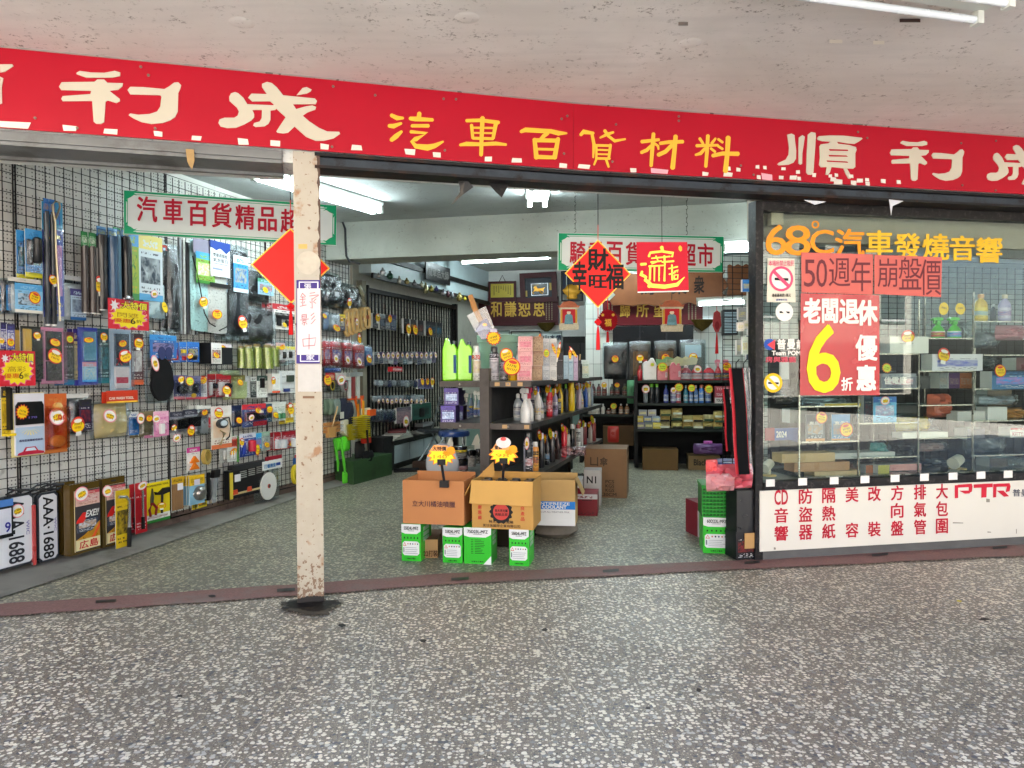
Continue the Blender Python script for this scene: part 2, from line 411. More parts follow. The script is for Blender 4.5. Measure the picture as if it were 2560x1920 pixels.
for i in range(len(tb)-1):
 dx=tb[i+1]-tb[i]
 ins.face([(tb[i].x,tb[i].y-.004,.004),(tb[i+1].x,tb[i+1].y-.004,.004),(tb[i+1].x+2,13.5,.004),(tb[i].x+2 if i else-6,13.5,.004)])
struct('shop_floor',ins,M_TERI)
th=MB()
for i in range(len(tb)-1):
 L_=max(2,int((tf[i+1]-tf[i]).length/.05));P_=[]
 for k in range(L_+1):
  a_,b_=tf[i].lerp(tf[i+1],k/L_),tb[i].lerp(tb[i+1],k/L_);j=lambda p,s:.016*noise.noise(Vector((p.x*5,p.y*5,s)))+.008*noise.noise(Vector((p.x*23,p.y*23,s)))
  P_.append(((a_.x,a_.y+j(a_,1),.008),(b_.x,b_.y+j(b_,7),.008)))
 for k in range(L_):th.face([P_[k][0],P_[k+1][0],P_[k+1][1],P_[k][1]])
struct('threshold_strip',th,M_THR)
# brass dividers let into the terrazzo
pav=bpy.data.objects['pavement']
for a,b_ in(((940,1545),(920,1920)),((1320,1540),(1560,1920)),((820,1600),(560,1920)),((1880,1640),(2200,1920))):
 p,q=gnd(*a),gnd(*b_);d=(q-p).normalized()*.002;n_=Vector((-d.y,d.x,0));mb=MB()
 q=q+(q-p)*.6
 mb.face([p-n_+Vector((0,0,.003)),p+n_+Vector((0,0,.003)),q+n_+Vector((0,0,.003)),q-n_+Vector((0,0,.003))]);mb.build('divider_strip',mat('#b3aa98',.5),pav)
 # floor bolts set into the threshold, oil stain round the post
for px,py,w,h in((265,1504,52,7),(715,1476,45,8),(1150,1448,44,7),(1527,1428,40,7),(1880,1407,38,6),(2200,1388,40,6),(2500,1370,36,6)):
 a,b_,c_,d_=gnd(px-w/2,py+h/2,.012),gnd(px+w/2,py+h/2-3,.012),gnd(px+w/2,py-h/2-3,.012),gnd(px-w/2,py-h/2,.012)
 mb=MB();mb.face([a,b_,c_,d_]);mb.build('bolt_plate',mat('#3d3b38',.5,.5),bpy.data.objects['threshold_strip'])
def blot(px,py,rx,ry,col,z=.012,n=64,seed=0,name='stain',al=None):
 c0=gnd(px,py,z);mb=MB();pts=[]
 for k in range(n):
  a=2*math.pi*k/n;r=1+.35*noise.noise(Vector((math.cos(a)*1.7+seed,math.sin(a)*1.7,seed)))+.22*noise.noise(Vector((math.cos(a)*7+seed,math.sin(a)*7,seed)))
  p=gnd(px+rx*r*math.cos(a),py-ry*r*math.sin(a),z);pts.append(p)
 mb.face(pts,0,[(0,0)]*n);mb.build(name,al or mat(col,.55,var=.4,scale=50),bpy.data.objects['pavement'])
blot(776,1512,62,14,'#171311',seed=3);blot(776,1515,74,19,'#4a433a',.0105,seed=3.2);blot(712,1520,10,3,'#1f1a17',seed=8);blot(842,1508,14,3,'#1f1a17',seed=5)
for q in((1058,1602,9,4),(1362,1574,7,4),(855,1563,10,4),(2460,1548,14,3),(530,1490,9,3),(1747,1725,7,4),(1620,1770,6,3),(450,1740,7,3)):blot(*q,'#2a2724',seed=q[0])
mb=MB();mb.face([gnd(2391,1503,.006),gnd(2402,1506,.006),(gnd(2405,1502,.006)),gnd(2394,1499,.006)]);tag(mb.build('leaf',mat('#c9b83a')),'small fallen yellow leaf on the terrazzo pavement','leaf')
# walls
def pegboard():
 m,t,b=newmat('pegboard');co=coords(t);sp=N(t,'ShaderNodeSeparateXYZ');t.links.new(co,sp.inputs[0])
 def cell(s,k):return mth(t,'FRACT',mth(t,'MULTIPLY',s,k))
 u,v=sp.outputs[0],sp.outputs[2]
 du=mth(t,'SUBTRACT',cell(u,42.0),.5);dv=mth(t,'SUBTRACT',cell(v,42.0),.5)
 r=mth(t,'SQRT',mth(t,'ADD',mth(t,'MULTIPLY',du,du),mth(t,'MULTIPLY',dv,dv)))
 hole=mth(t,'LESS_THAN',r,.2)
 gp=mth(t,'MULTIPLY',mth(t,'GREATER_THAN',cell(u,5.25),.25),mth(t,'GREATER_THAN',cell(v,5.25),.25))
 n=tex(t,co,Scale=2.0,Detail=6.0)
 base=mix(t,ramp(t,n.outputs[0],[(.4,0.0),(.75,.6)]),lin('#d3d2cc'),lin('#a9a69c'))
 n2=tex(t,co,Scale=14.0,Detail=6.0)
 base=mix(t,ramp(t,n2.outputs[0],[(.62,0.0),(.72,.5)]),base,lin('#6f675c'))
 t.links.new(mix(t,mth(t,'MULTIPLY',mth(t,'MULTIPLY',hole,gp),.85),base,(.03,.03,.03)),b.inputs['Base Color'])
 b.inputs['Roughness'].default_value=.6;return m
def wall(fr,u0,u1,z0,z1,m,name,th_=.12,off=0.0):
 mb=MB();mb.box(u0,u1,-off,th_,z0,z1);o=mb.build(name,m);o.location=fr.o;o.rotation_euler=(0,0,fr.a);return tag(o,kind='structure')
wall(LW,-1.2,4.06,.13,2.9,pegboard(),'wall_left')
wall(LW,-1.2,4.06,0,.13,mat('#6b5a52',.6,var=.3,dirt=('#3d342f',6,.6)),'skirting',off=.004)
lp=[gnd(*p)for p in((0,1446),(340,1350),(760,1232),(870,1205))]
lq=[gnd(*p)for p in((0,1500),(340,1388),(760,1242),(876,1212))]
cb=MB()
ext=lambda l:[l[0]+(l[0]-l[1])*.9]+l
lp,lq=ext(lp),ext(lq);lp=[p-LW.N*.04 for p in lp]
for i in range(len(lp)-1):
 cb.face([(lq[i].x,lq[i].y,.012),(lq[i+1].x,lq[i+1].y,.012),(lp[i+1].x,lp[i+1].y,.05),(lp[i].x,lp[i].y,.05)])
struct('cement_ledge',cb,M_CEM)
wall(W2,-.05,4.2,0,2.9,mat('#b9b6ab',.7,dirt=('#8f8c80',2,.5)),'wall_left_rear')
wall(BK,-1.6,2.2,0,2.9,M_WHT,'wall_back')
bt=wall(BT,-.02,5.2,0,2.9,mat('#565d5b',.8),'wall_back_tiled')
tm=[MB().box(-.05,.05,-.007,.002,.0025,.2075,skip='k').mesh('tile',mat(c,.2,var=.04,coat=.2))for c in('#c6cbc6','#bcc3bd','#c2c6bf','#b6beb8')];rest=MB();nt_=0
for i in range(49):
 for j in range(13):
  x,z=.04+.105*i,.02+.21*j
  if i<25 and j>=3 and nt_<260:nt_+=1;put('tile',tm[rnd.choice((0,0,1,2,3))],bt,(x,rnd.uniform(-.001,.001),z))
  else:rest.box(x-.05,x+.05,-.007,.002,z+.0025,z+.2075,skip='k')
tag(rest.build('tiles',mat('#c2c7c2',.2,var=.06,scale=3,coat=.2),bt),kind='stuff')
rw=MB();rw.face([(1.05,10.4,0),(1.35,12.2,0),(1.35,12.2,2.9),(1.05,10.4,2.9)]);rw.face([(1.36,12.2,0),(1.06,10.4,0),(1.06,10.4,2.9),(1.36,12.2,2.9)]);struct('wall_return',rw,M_WHT)
rw=MB();rw.box(4.9,5.05,4.9,10.0,0,2.9);struct('wall_right',rw,M_WHT)
# outer wall pieces that close the building beyond the frame
for nm,a,b_ in(('wall_street_left',(-9,1.6),(-3.15,3.3)),('wall_street_right',(4.6,5.2),(12,6.6))):
 mb=MB();mb.face([(a[0],a[1],0),(b_[0],b_[1],0),(b_[0],b_[1],2.7),(a[0],a[1],2.7)]);mb.face([(b_[0],b_[1]+.1,0),(a[0],a[1]+.1,0),(a[0],a[1]+.1,2.7),(b_[0],b_[1]+.1,2.7)]);struct(nm,mb,M_WHT)
 # slabs: arcade ceiling, shop ceiling, unseen block against the sun
cl=MB();cl.box(-12,14,1.5,14,3.02,4.2);struct('upper_sun_block',cl,mat('#a8a49c',.8))  # unseen floors above: shade the arcade, kept low so sun reaches the near street
def flatc(pts,z,t,name,m):
 mb=MB();mb.prism([(p[0],p[1])for p in pts],0,t)
 mb.v=[(v[0],v[2],z+v[1])for v in mb.v];mb.f=[f[::-1]for f in mb.f];return struct(name,mb,m)
pL,pM,pR=SGL.at(-5,-.05),SGR.at(0,-.05),SGR.at(9,-.05)
flatc([(-12,1.5),(14,1.5),(pR.x,pR.y),(pM.x,pM.y),(pL.x,pL.y)],ZA,.3,'arcade_ceiling',M_CEIL)
b0,b1=BM.at(-.4),BM.at(9)
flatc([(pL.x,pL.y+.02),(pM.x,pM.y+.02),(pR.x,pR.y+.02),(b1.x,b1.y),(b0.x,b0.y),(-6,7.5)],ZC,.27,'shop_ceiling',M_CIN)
flatc([(b0.x-.3,b0.y-.05),(b1.x,b1.y-.05),(9,13.5),(-3,13.5)],ZB,.15,'rear_ceiling',M_WHT)
mb=MB();mb.box(-.25,8.5,0,.38,2.345,2.9);o=mb.build('concrete_beam',M_BEAM);o.location=BM.o;o.rotation_euler=(0,0,BM.a);tag(o,kind='structure')
# lintel over the shop front (white soffit behind a grey channel)
for nm,fr,u0,u1,d0,d1 in(('lintel',SGL,-1.6,-.07,.02,.40),('lintel',SGL,-.068,1.485,.02,.26),('lintel',SGR,0,4.6,.02,.26)):
 mb=MB();mb.box(u0,u1,d0,d1,2.262,2.75);o=mb.build(nm,M_WHT);o.location=fr.o;o.rotation_euler=(0,0,fr.a);tag(o,kind='structure')
mb=MB();mb.box(-1.6,-.07,.0,.2,2.25,2.316);mb.box(-1.6,-.07,.2,.23,2.235,2.262);mb.box(-1.6,-.07,-.012,0.0,2.268,2.285)
o=mb.build('shutter_rail',mat('#737576',.5,.3,var=.35,scale=8,dirt=('#4a4744',3,.7)));o.location=SGL.o;o.rotation_euler=(0,0,SGL.a);tag(o,'grey metal roller shutter rail under the left half of the red sign','shutter rail')
M_STEEL=mat('#232223',.55,.35,var=.5,scale=9,bmp=.3,dirt=('#52311f',5,.65))
for fr,u0,u1,lb in((SGL,.09,1.492,'rusty black steel girder below the yellow lettering up to the sign seam'),(SGR,.004,4.4,'rusty black steel girder below the sign from its seam to the display window')):
 t_=thing('steel_girder',lb,'girder',fr.o,fr.a)
 MB().box(u0,u1,-.02,.1,2.298,2.314).build('flange',M_STEEL,t_);MB().box(u0,u1,.012,.04,2.25,2.298).build('web',mat('#3b424a',.6,.2,var=.5,scale=14,dirt=('#231d1a',7,.95)),t_);MB().box(u0,u1,-.02,.12,2.236,2.25).build('flange',M_STEEL,t_)
 # wire grids on the left wall
M_WIRE=mat('#1d1a1b',.45,.5,var=.3)
LGRID=[]
for k,(u0,u1)in enumerate(((-1.1,.1),(.115,1.3),(1.315,2.5),(2.515,3.98))):
 lb=('black wire display grid at the left edge with license plates on it','black wire display grid behind the round roller shades and gold packs','black wire display grid behind the foil windscreen shades','black wire display grid behind the concrete post with brushes on it')[k]
 g=thing('wire_grid',lb,'display grid',LW.at(u0,.03),LW.a,'black wire grids on the left wall')
 w=u1-u0;mb=MB();n=round(w/.0655)
 for i in range(1,n):mb.box(w*i/n-.0021,w*i/n+.0021,-.002,.002,.12,2.66,skip='tbk')
 for i in range(1,44):mb.box(0,w,.002,.0055,.12+i*.0577-.0021,.12+i*.0577+.0021,skip='lrk')
 tag(mb.build('wires',M_WIRE,g),kind='stuff')
 fb=MB();fb.tube([(0,0,.1),(0,0,2.67),(w,0,2.67),(w,0,.1),(0,0,.1)],.0055,5);fb.build('frame',M_WIRE,g)
 LGRID.append((u0,g))
HOOK=None
def hook(fr,p,root=None):
 """a prong hook reaching from the grid to the hanging pack; part of the grid it is clipped to"""
 global HOOK
 if HOOK is None:
  mb=MB();mb.tube([(0,0,0),(0,-.5,0),(0,-1.0,.02),(0,-1.06,.08)],.0022,5);HOOK=mb.mesh('hook',M_WIRE)
 u=fr.u(p);g=[g for u0,g in LGRID if u0<=u+.02][-1]if fr is LW else root
 if g is None:return
 lp_=inv(g)@p;d=max(.02,-lp_.y+.01)
 put('hook',HOOK,g,(lp_.x,0,lp_.z),scale=(1,d/1.06,d*.6))
 # rear grid, black bars
g2=thing('wire_grid','tall black barred grid on the rear left wall below the hanging light bulbs','display grid',W2.at(.22,.05),W2.a)
mb=MB()
for i in range(31):mb.box(i*.085-.011,i*.085+.011,-.006,.006,.4,2.12,skip='tbk')
for i in range(30):mb.box(0,2.58,-.010,-.0065,.42+i*.057,.424+i*.057,skip='lrk')
tag(mb.build('wires',M_WIRE,g2),kind='stuff')
MB().box(-.06,-.02,-.03,.04,0,2.2).box(2.6,2.66,-.03,.04,0,2.2).box(-.06,2.66,-.03,.04,2.12,2.17).build('frame',M_WIRE,g2)
MB().box(-.17,-.075,-.02,.05,.0,2.24).build('door_jamb',mat('#8d8877',.6),g2)
# white bulkhead with a black rail above the rear grid
mb=MB();mb.box(.1,4.15,-.16,0,2.33,2.5);mb.box(.1,4.15,-.12,0,2.56,2.84)
o=mb.build('bulkhead',mat('#b7c6ca',.4));o.location=W2.o;o.rotation_euler=(0,0,W2.a);tag(o,kind='structure')
mb=MB();mb.box(.1,4.15,-.19,-.0,2.5,2.56);mb.box(.1,4.15,-.19,-.161,2.27,2.33)
o=mb.build('rail',mat('#191717',.5));o.location=W2.o;o.rotation_euler=(0,0,W2.a);tag(o,'black timber rail running along the white bulkhead over the hanging bulbs','rail')
# green step at the end of the left wall
pts=[gnd(*p)for p in((884,1213),(980,1188),(960,1146),(882,1160))]
p0,p1=gnd(884,1213),gnd(980,1187)
gs=Fr(p0.x,p0.y,math.degrees(math.atan2(p1.y-p0.y,p1.x-p0.x)))
mb=MB();mb.box(0,(p1-p0).length,0,.8,0,.25);o=mb.build('step',mat('#2f4a2c',.5,dirt=('#22301f',4,.6)));o.location=gs.o;o.rotation_euler=(0,0,gs.a);tag(o,'low dark green painted step at the end of the wire grid wall','step')
# --- the street behind the viewer (seen in the window's reflection, and the source of the light)
M_FAC=[mat(c,.7,var=.15,scale=2)for c in('#cfcac0','#b9b4a8','#d8d6d2','#a89c8c','#c3c8ca')]
M_WIN=mat('#20262c',.15,var=.1)
x=-26
for k in range(7):
 w=(9,7,8,10,7,9,8)[k];h=(8,10.5,7,11,8,7.5,10)[k]
 t_=thing('town_house',('cream','stone grey','white','tan','blue grey','pale cream','ash grey')[k]+' town house across the street opposite the shop','house',(x+w/2,-19,-.14),0,'houses across the street')
 MB().box(-w/2+.02,w/2-.02,-6,0,0,h).build('wall',M_FAC[k%5],t_)
 MB().box(-w/2,w/2,-6.1,.25,h,h+.35).build('roof',M_FAC[(k+2)%5],t_)
 for fl_ in range(1,int(h//3)):
  for j in range(3):
   xx=-w/2+w*(j+.5)/3;wd=MB().box(xx-.8,xx+.8,-.02,.03,fl_*3+.8,fl_*3+2.3).build('window',M_WIN,t_)
   MB().box(xx-.9,xx+.9,.0,.12,fl_*3+.7,fl_*3+.8).build('sill',M_FAC[2],wd)
 MB().box(-w/2+.6,w/2-.6,-.02,.02,.1,2.6).build('shop_opening',mat('#3a3d40',.5,var=.4),t_)
 x+=w
def car(name,label,x,y,col,rz=0):
 t_=thing(name,label,'car',(x,y,-.14),rz)
 prof=[(-2.05,.32),(2.05,.32),(2.1,.6),(2.0,.82),(1.1,.95),(.75,1.0),(.1,1.42),(-1.1,1.45),(-1.75,1.02),(-2.08,.9),(-2.12,.55)]
 mb=MB();mb.prism([(p[0],p[1])for p in prof],-.85,.85);mb.build('body',mat(col,.25,.2,var=.05,coat=1.0),t_)
 for sgn in(-1,1):
  g=[(-1.5,1.02),(.62,1.02),(.08,1.37),(-1.05,1.39)]
  mb=MB();mb.prism(g if sgn<0 else g,-.86 if sgn<0 else .855,-.855 if sgn<0 else .86);mb.build('side_window',M_WIN,t_)
  for xx in(-1.3,1.3):
   mb=MB();mb.lathe([(.32,-.1),(.32,.1)],16);mb.v=[(v[0]+xx,v[2]+sgn*.78,v[1]+.32)for v in mb.v];wo=mb.build('wheel',mat('#161616',.8),t_)
   mb=MB();mb.lathe([(.2,0),(.2,.01)],14);mb.v=[(v[0]+xx,v[2]+sgn*.885,v[1]+.32)for v in mb.v];mb.build('rim',mat('#9a9c9e',.3,.8),wo)
 return t_
car('parked_car','blue saloon car parked in the street facing the display window',3.4,-2.6,'#2b4f9a',R(8))
car('parked_car','white saloon car parked in the street across from the shop opening',-3.2,-3.0,'#d9dadb',R(5))
# --- fluorescent lamps
M_TON=emit('#e6fbff',TUBE);M_TOFF=mat('#dfe6ea',.25,var=.03);M_FIX=mat('#cfd3cc',.4,var=.05)
def lamp(label,p,q,on=True,n=2,gap=.1,w=.16,group='fluorescent ceiling lamps',tm=None):
 """batten lamp between two points just below the ceiling"""
 p,q=Vector(p),Vector(q);d=q-p;L=d.length;a=math.atan2(d.y,d.x)
 t_=thing('fluorescent_lamp',label,'lamp',(p+q)/2,a,group)
 mb=MB();mb.prism([(-w/2,.03),(-w*.28,.0),(w*.28,.0),(w/2,.03),(w/2,.05),(-w/2,.05)],-L/2,L/2);mb.v=[(v[1],v[0],v[2])for v in mb.v];mb.f=[f[::-1]for f in mb.f]
 mb.build('batten',M_FIX,t_)
 for k in range(n):
  y=(k-(n-1)/2)*gap
  mb=MB();mb.tube([(-L/2+.03,y,-.03),(L/2-.03,y,-.03)],.0155,10);mb.build('tube',(tm or M_TON)if on else M_TOFF,t_,smooth=True)
  for sx in(-1,1):
   mb=MB();mb.box(sx*(L/2-.018)-.014,sx*(L/2-.018)+.014,y-.02,y+.02,-.05,.005);mb.build('lamp_holder',M_FIX,t_)
 return t_
def onz(px,py,z):p=gnd(px,py,z);return p
lamp('lit twin tube lamp on the front ceiling, partly hidden by the concrete post',onz(640,432,2.66),onz(945,522,2.66),gap=.085,w=.13)
a_=onz(1343,505,2.66);b_=onz(1340,478,2.66);dd=(b_-a_).normalized()
lamp('lit twin tube lamp seen end-on in the middle of the front ceiling',a_,a_+Vector((-.18,-.98,0))*-0.0+Vector((.0,-1.0,0))*.62,gap=.13,w=.2)
lamp('lit single tube lamp behind the concrete beam above the framed pictures',onz(1152,652,2.77),onz(1378,638,2.77),n=1)
lamp('lit tube lamp to the right of the green bordered sign, beside the window post',onz(1805,617,2.3),onz(1885,612,2.3)+Vector((.08,.0,0)),n=2,w=.22)
p=at_y(1742,757,9.0);q=at_y(1868,747,8.7);lamp('lit tube lamp hanging low below the brown carved plaque',p,q,n=1,w=.06)
lamp('lit tube lamp high on the ceiling behind the concrete beam over the gondola',(.6,9.6,2.79),(2.2,9.3,2.79),n=2)
lamp('lit tube lamp on the front ceiling over the display window side',(2.3,6.1,2.66),(3.5,6.3,2.66),n=2)
lamp('unlit twin tube lamp on the arcade ceiling at the upper right',onz(1900,-72,2.63),onz(2490,12,2.63),on=False,gap=.14,w=.22)
# --- arcade ceiling patches
for px,py,rx,ry,c_ in((1168,46,30,16,'#cfcac0'),(1725,109,26,11,'#cbc6bc'),(605,58,34,20,'#cdc9c2')):
 c0=gnd(px,py,ZA-.002);mb=MB();mb.lathe([(.001,-.004),(.03,-.004),(.045,-.002),(.055,0)],12,(c0.x,c0.y,ZA));
 tag(mb.build('ceiling_patch',M_CEIL,smooth=True),kind='structure')
for px,py,w,c_,nm in((2090,104,16,'#e2ded2','tape_scrap'),(2197,107,14,'#e2ded2','tape_scrap'),(2275,52,26,'#4a3a34','stain'),(1708,60,12,'#8a817b','stain')):
 p=gnd(px-w,py+4,ZA-.004);q=gnd(px+w,py+4,ZA-.004);r=gnd(px+w,py-5,ZA-.004);s_=gnd(px-w,py-5,ZA-.004)
 mb=MB();mb.face([p,s_,r,q]);mb.build(nm,mat(c_,.7),bpy.data.objects['arcade_ceiling'])
 # --- the red sign
M_RED=mat('#a80722',.5,var=.1,scale=2.5);M_CRM=mat('#c2bba9',.5,var=.05);M_YEL=mat('#eab23a',.5,var=.05)
sl=thing('shop_sign','long red sign board left of the seam with cream and yellow characters','sign',SGL.o,SGL.a)
sr=thing('shop_sign','long red sign board right of the seam, ending over the display window','sign',SGR.o,SGR.a)
MB().box(-1.7,1.484,-.03,-.022,2.318,2.686).build('board',M_RED,sl);MB().box(.003,4.6,-.03,-.022,2.318,2.686).build('board',M_RED,sr)
MB().box(-1.7,1.484,-.034,-.018,2.682,2.688).build('edge_strip',mat('#a9aaa6',.3,.6),sl);MB().box(.003,4.6,-.034,-.018,2.682,2.688).build('edge_strip',mat('#a9aaa6',.3,.6),sr)
c6=lambda x,y:(x/2.458,120+y/2.458)
c7=lambda x,y:(880+x/2.169,250+y/2.169)
c8=lambda x,y:(1800+x/2.911,280+y/2.911)
LI=[[(470,152),(490,140),(560,150),(640,152),(705,140),(738,150),(738,172),(690,182),(600,182),(530,182),(470,160)],
[(362,238),(378,210),(580,207),(598,193),(640,193),(660,213),(755,216),(752,235),(725,257),(672,262),(735,312),(737,326),(715,338),(662,322),(648,330),(640,455),(620,467),(590,465),(575,452),(566,325),(385,327),(376,312),(385,295),(555,283),(560,263),(375,258)],
[(783,258),(800,238),(880,240),(1010,252),(1040,235),(1070,212),(1095,210),(1113,228),(1108,250),(1095,275),(1092,390),(1075,425),(1045,445),(1000,460),(930,467),(870,455),(820,432),(790,412),(800,402),(850,410),(920,405),(965,390),(985,360),(992,300),(985,290),(800,285)]]
CH=[[(1408,300),(1420,278),(1445,270),(1465,278),(1495,305),(1520,345),(1690,352),(1700,365),(1692,380),(1662,384),(1662,440),(1650,465),(1625,482),(1570,485),(1555,475),(1562,460),(1595,452),(1608,430),(1610,380),(1550,380),(1562,405),(1562,425),(1545,445),(1500,470),(1450,490),(1395,492),(1355,482),(1342,460),(1350,438),(1380,428),(1440,428),(1460,415),(1468,390),(1455,365),(1410,325)],
[(1525,305),(1545,280),(1640,283),(1610,240),(1610,220),(1640,208),(1670,215),(1700,240),(1740,290),(1935,310),(1948,325),(1940,345),(1800,345),(1820,375),(1880,358),(1920,352),(1942,362),(1938,378),(1890,395),(1860,415),(1900,450),(1960,490),(2010,512),(2085,515),(2090,527),(2050,555),(1990,570),(1940,570),(1880,545),(1810,482),(1770,520),(1740,525),(1705,520),(1698,512),(1755,425),(1690,365),(1680,345),(1660,327),(1550,328)],
[(1822,290),(1860,245),(1885,240),(1915,255),(1910,265),(1885,280)]]
SH=[[(490,165),(520,157),(543,168),(545,200),(555,280),(553,340),(535,368),(500,383),(430,388),(418,380),(430,368),(480,345),(500,310),(503,260)],
[(575,185),(600,168),(618,180),(600,300),(598,378),(585,383),(572,375),(572,260)],
[(640,165),(665,145),(695,152),(698,180),(690,300),(680,440),(665,457),(640,455),(628,440),(632,300)],
[(708,190),(720,175),(800,170),(900,172),(1030,187),(1038,195),(1010,215),(980,232),(940,230),(880,220),(850,215),(860,230),(940,240),(990,255),(995,275),(985,300),(985,400),(970,412),(900,410),(812,400),(800,440),(785,458),(768,455),(778,400),(735,402),(722,385),(728,330),(725,250),(735,235),(790,228),(805,215),(745,212),(712,202)],
[(900,410),(925,412),(955,465),(950,485),(935,485),(915,450)]]
def glyph(polys,fr,root,conv,m,off=.034,name='lettering',holes=()):
 mb=MB()
 for p in polys:poly_px(fr,mb,p,off,conv,.004)
 mb.build(name,m,root,world=True)
 if holes:
  mb=MB()
  for p in holes:poly_px(fr,mb,p,off+.0015,conv)
  mb.build('lettering_gap',M_RED,root,world=True)
glyph([[(0,100),(75,100),(82,110),(30,145),(0,150)],[(0,175),(20,185),(10,240),(12,340),(0,345)]],SGL,sl,c6,M_CRM)
glyph(LI,SGL,sl,c6,M_CRM);glyph(CH,SGL,sl,c6,M_CRM)
glyph(SH,SGR,sr,c8,M_CRM,holes=[[(790,270),(930,274),(935,284),(800,282)],[(790,312),(920,316),(932,326),(795,324)],[(775,352),(925,360),(935,370),(780,362)]])
def remap(x0,x1,y0,y1,X0,X1,Y0,Y1):return lambda x,y:(X0+(x/2.458-x0)/(x1-x0)*(X1-X0),Y0+(120+y/2.458-y0)/(y1-y0)*(Y1-Y0))
glyph(LI,SGR,sr,remap(147,453,177,310,2225,2411,352,452),M_CRM)
glyph(CH,SGR,sr,remap(546,850,204.6,352,2467,2652,362,477),M_CRM)
YL={  # yellow characters: strokes in crop pixels
0:[([(212,82),(245,98),(278,98)],[20,26,14]),([(200,140),(225,142),(268,126)],[20,26,14]),([(270,170),(240,196),(212,218)],[14,28,22]),([(314,100),(345,103),(438,108)],[20,26,18]),([(365,70),(362,100)],[22,26]),([(324,140),(415,140)],[18,20]),([(318,172),(405,180),(345,212),(325,225),(345,250),(410,258),(450,248),(495,225)],[18,20,26,20,26,34,26,10])],
1:[([(620,112),(700,110),(796,122)],[18,20,20]),([(708,95),(703,200),(700,300)],[24,22,20]),([(648,135),(655,208)],[18,16]),([(780,128),(765,208)],[22,18]),([(650,150),(772,152)],[12,12]),([(652,178),(768,180)],[10,10]),([(655,207),(765,210)],[16,16]),([(585,244),(620,238),(700,240),(780,236),(836,242)],[14,24,20,22,14])],
2:[([(915,172),(940,162),(1080,170),(1120,180),(1165,180)],[18,26,24,26,10]),([(1062,178),(1040,195),(1025,212)],[22,22,20]),([(990,212),(1000,315)],[22,26]),([(1118,208),(1098,315)],[22,26]),([(990,218),(1110,220)],[22,22]),([(1000,266),(1105,268)],[14,14]),([(995,308),(1105,312)],[24,20])],
3:[([(1240,190),(1255,172),(1310,180)],[18,26,16]),([(1300,178),(1312,240),(1308,312)],[16,18,10]),([(1418,175),(1385,185),(1345,205)],[12,18,10]),([(1370,165),(1390,195),(1425,222),(1482,212)],[18,16,18,10]),([(1325,245),(1325,320)],[12,12]),([(1402,242),(1392,320)],[16,14]),([(1322,246),(1405,248)],[14,14]),([(1325,270),(1400,272)],[10,10]),([(1325,293),(1398,295)],[10,10]),([(1322,316),(1398,318)],[14,14]),([(1325,322),(1312,352)],[12,10]),([(1378,322),(1392,364)],[14,12])],
4:[([(1570,226),(1665,215)],[20,16]),([(1635,182),(1628,270),(1622,358)],[20,22,18]),([(1622,248),(1598,272),(1568,285)],[16,20,18]),([(1640,235),(1660,250),(1662,268)],[14,14,10]),([(1670,235),(1720,228),(1795,226)],[18,20,20]),([(1755,195),(1748,280),(1738,370)],[24,24,26]),([(1735,245),(1700,280),(1660,298)],[22,22,22])],
5:[([(1930,192),(1925,280),(1918,362)],[20,20,18]),([(1885,208),(1905,238)],[16,14]),([(1972,208),(1950,236)],[12,16]),([(1868,248),(1985,245)],[18,14]),([(1915,262),(1890,290),(1862,298)],[16,20,12]),([(1945,262),(1970,282)],[14,14]),([(2040,202),(2035,290),(2025,388)],[28,24,28]),([(1955,302),(2010,290),(2095,292)],[20,22,24]),([(1985,212),(2010,230)],[14,14]),([(1985,250),(2010,266)],[14,14])]}
for k,sts in YL.items():
 fr,root=(SGL,sl)if k<3 else(SGR,sr);mb=MB()
 for i,(pts,w)in enumerate(sts):stroke_px(fr,mb,pts,w,.033+.0004*i,c7)
 mb.build('lettering',M_YEL,root,world=True)
 # tape scraps, torn stickers and screws on the sign
M_TAPE=mat('#d8d2c8',.6,var=.1);M_PNK=mat('#e3a3b0',.6,var=.1)
def scrap(px,py,w,h,m=M_TAPE,sk=0.0):
 fr,root=(SGL,sl)if px<1430 else(SGR,sr);s_=.07 if px<1430 else .055;mb=MB();j=lambda:rnd.uniform(-.12,.12)
 poly_px(fr,mb,[(px-w/2,py-h/2-s_*w/2+j()*h),(px+w/2+j()*w,py-h/2+s_*w/2+j()*h),(px+w/2,py+h/2+s_*w/2+j()*h),(px-w/2+j()*w,py+h/2-s_*w/2)],.0345,lambda x,y:(x,y));mb.build('tape_scrap',m,root,world=True)
for x_,y_,w,h in((30,312,80,16),(173,321,34,14),(277,328,32,13),(395,334,22,13),(491,345,22,11),(608,355,28,15),(688,358,24,14),(811,367,20,13),(893,369,26,14),(1024,380,26,13),(1092,387,20,12),(1221,398,17,12),(1293,401,24,12),(1408,414,18,11),(1583,426,16,11),(1763,435,14,10),(1983,444,16,11),(1995,430,10,10),(1998,446,10,10),(2084,448,14,11),(2096,455,20,12),(2091,438,9,9),(2128,440,12,9),(2134,457,14,10),(2150,452,15,10),(2168,449,10,9),(2169,459,12,9),(2208,452,12,10),(2247,455,11,10),(1894,417,9,8),(1912,419,9,8),(1953,444,11,8),(1897,443,10,9),(1820,436,20,11),(1822,422,10,10),(1846,424,10,9),(1959,422,10,7),(2035,438,9,9),(2076,440,9,8),(1460,416,26,10)):scrap(x_,y_,w,h)
scrap(1648,428,42,11,M_PNK);scrap(1917,442,28,15,M_PNK)
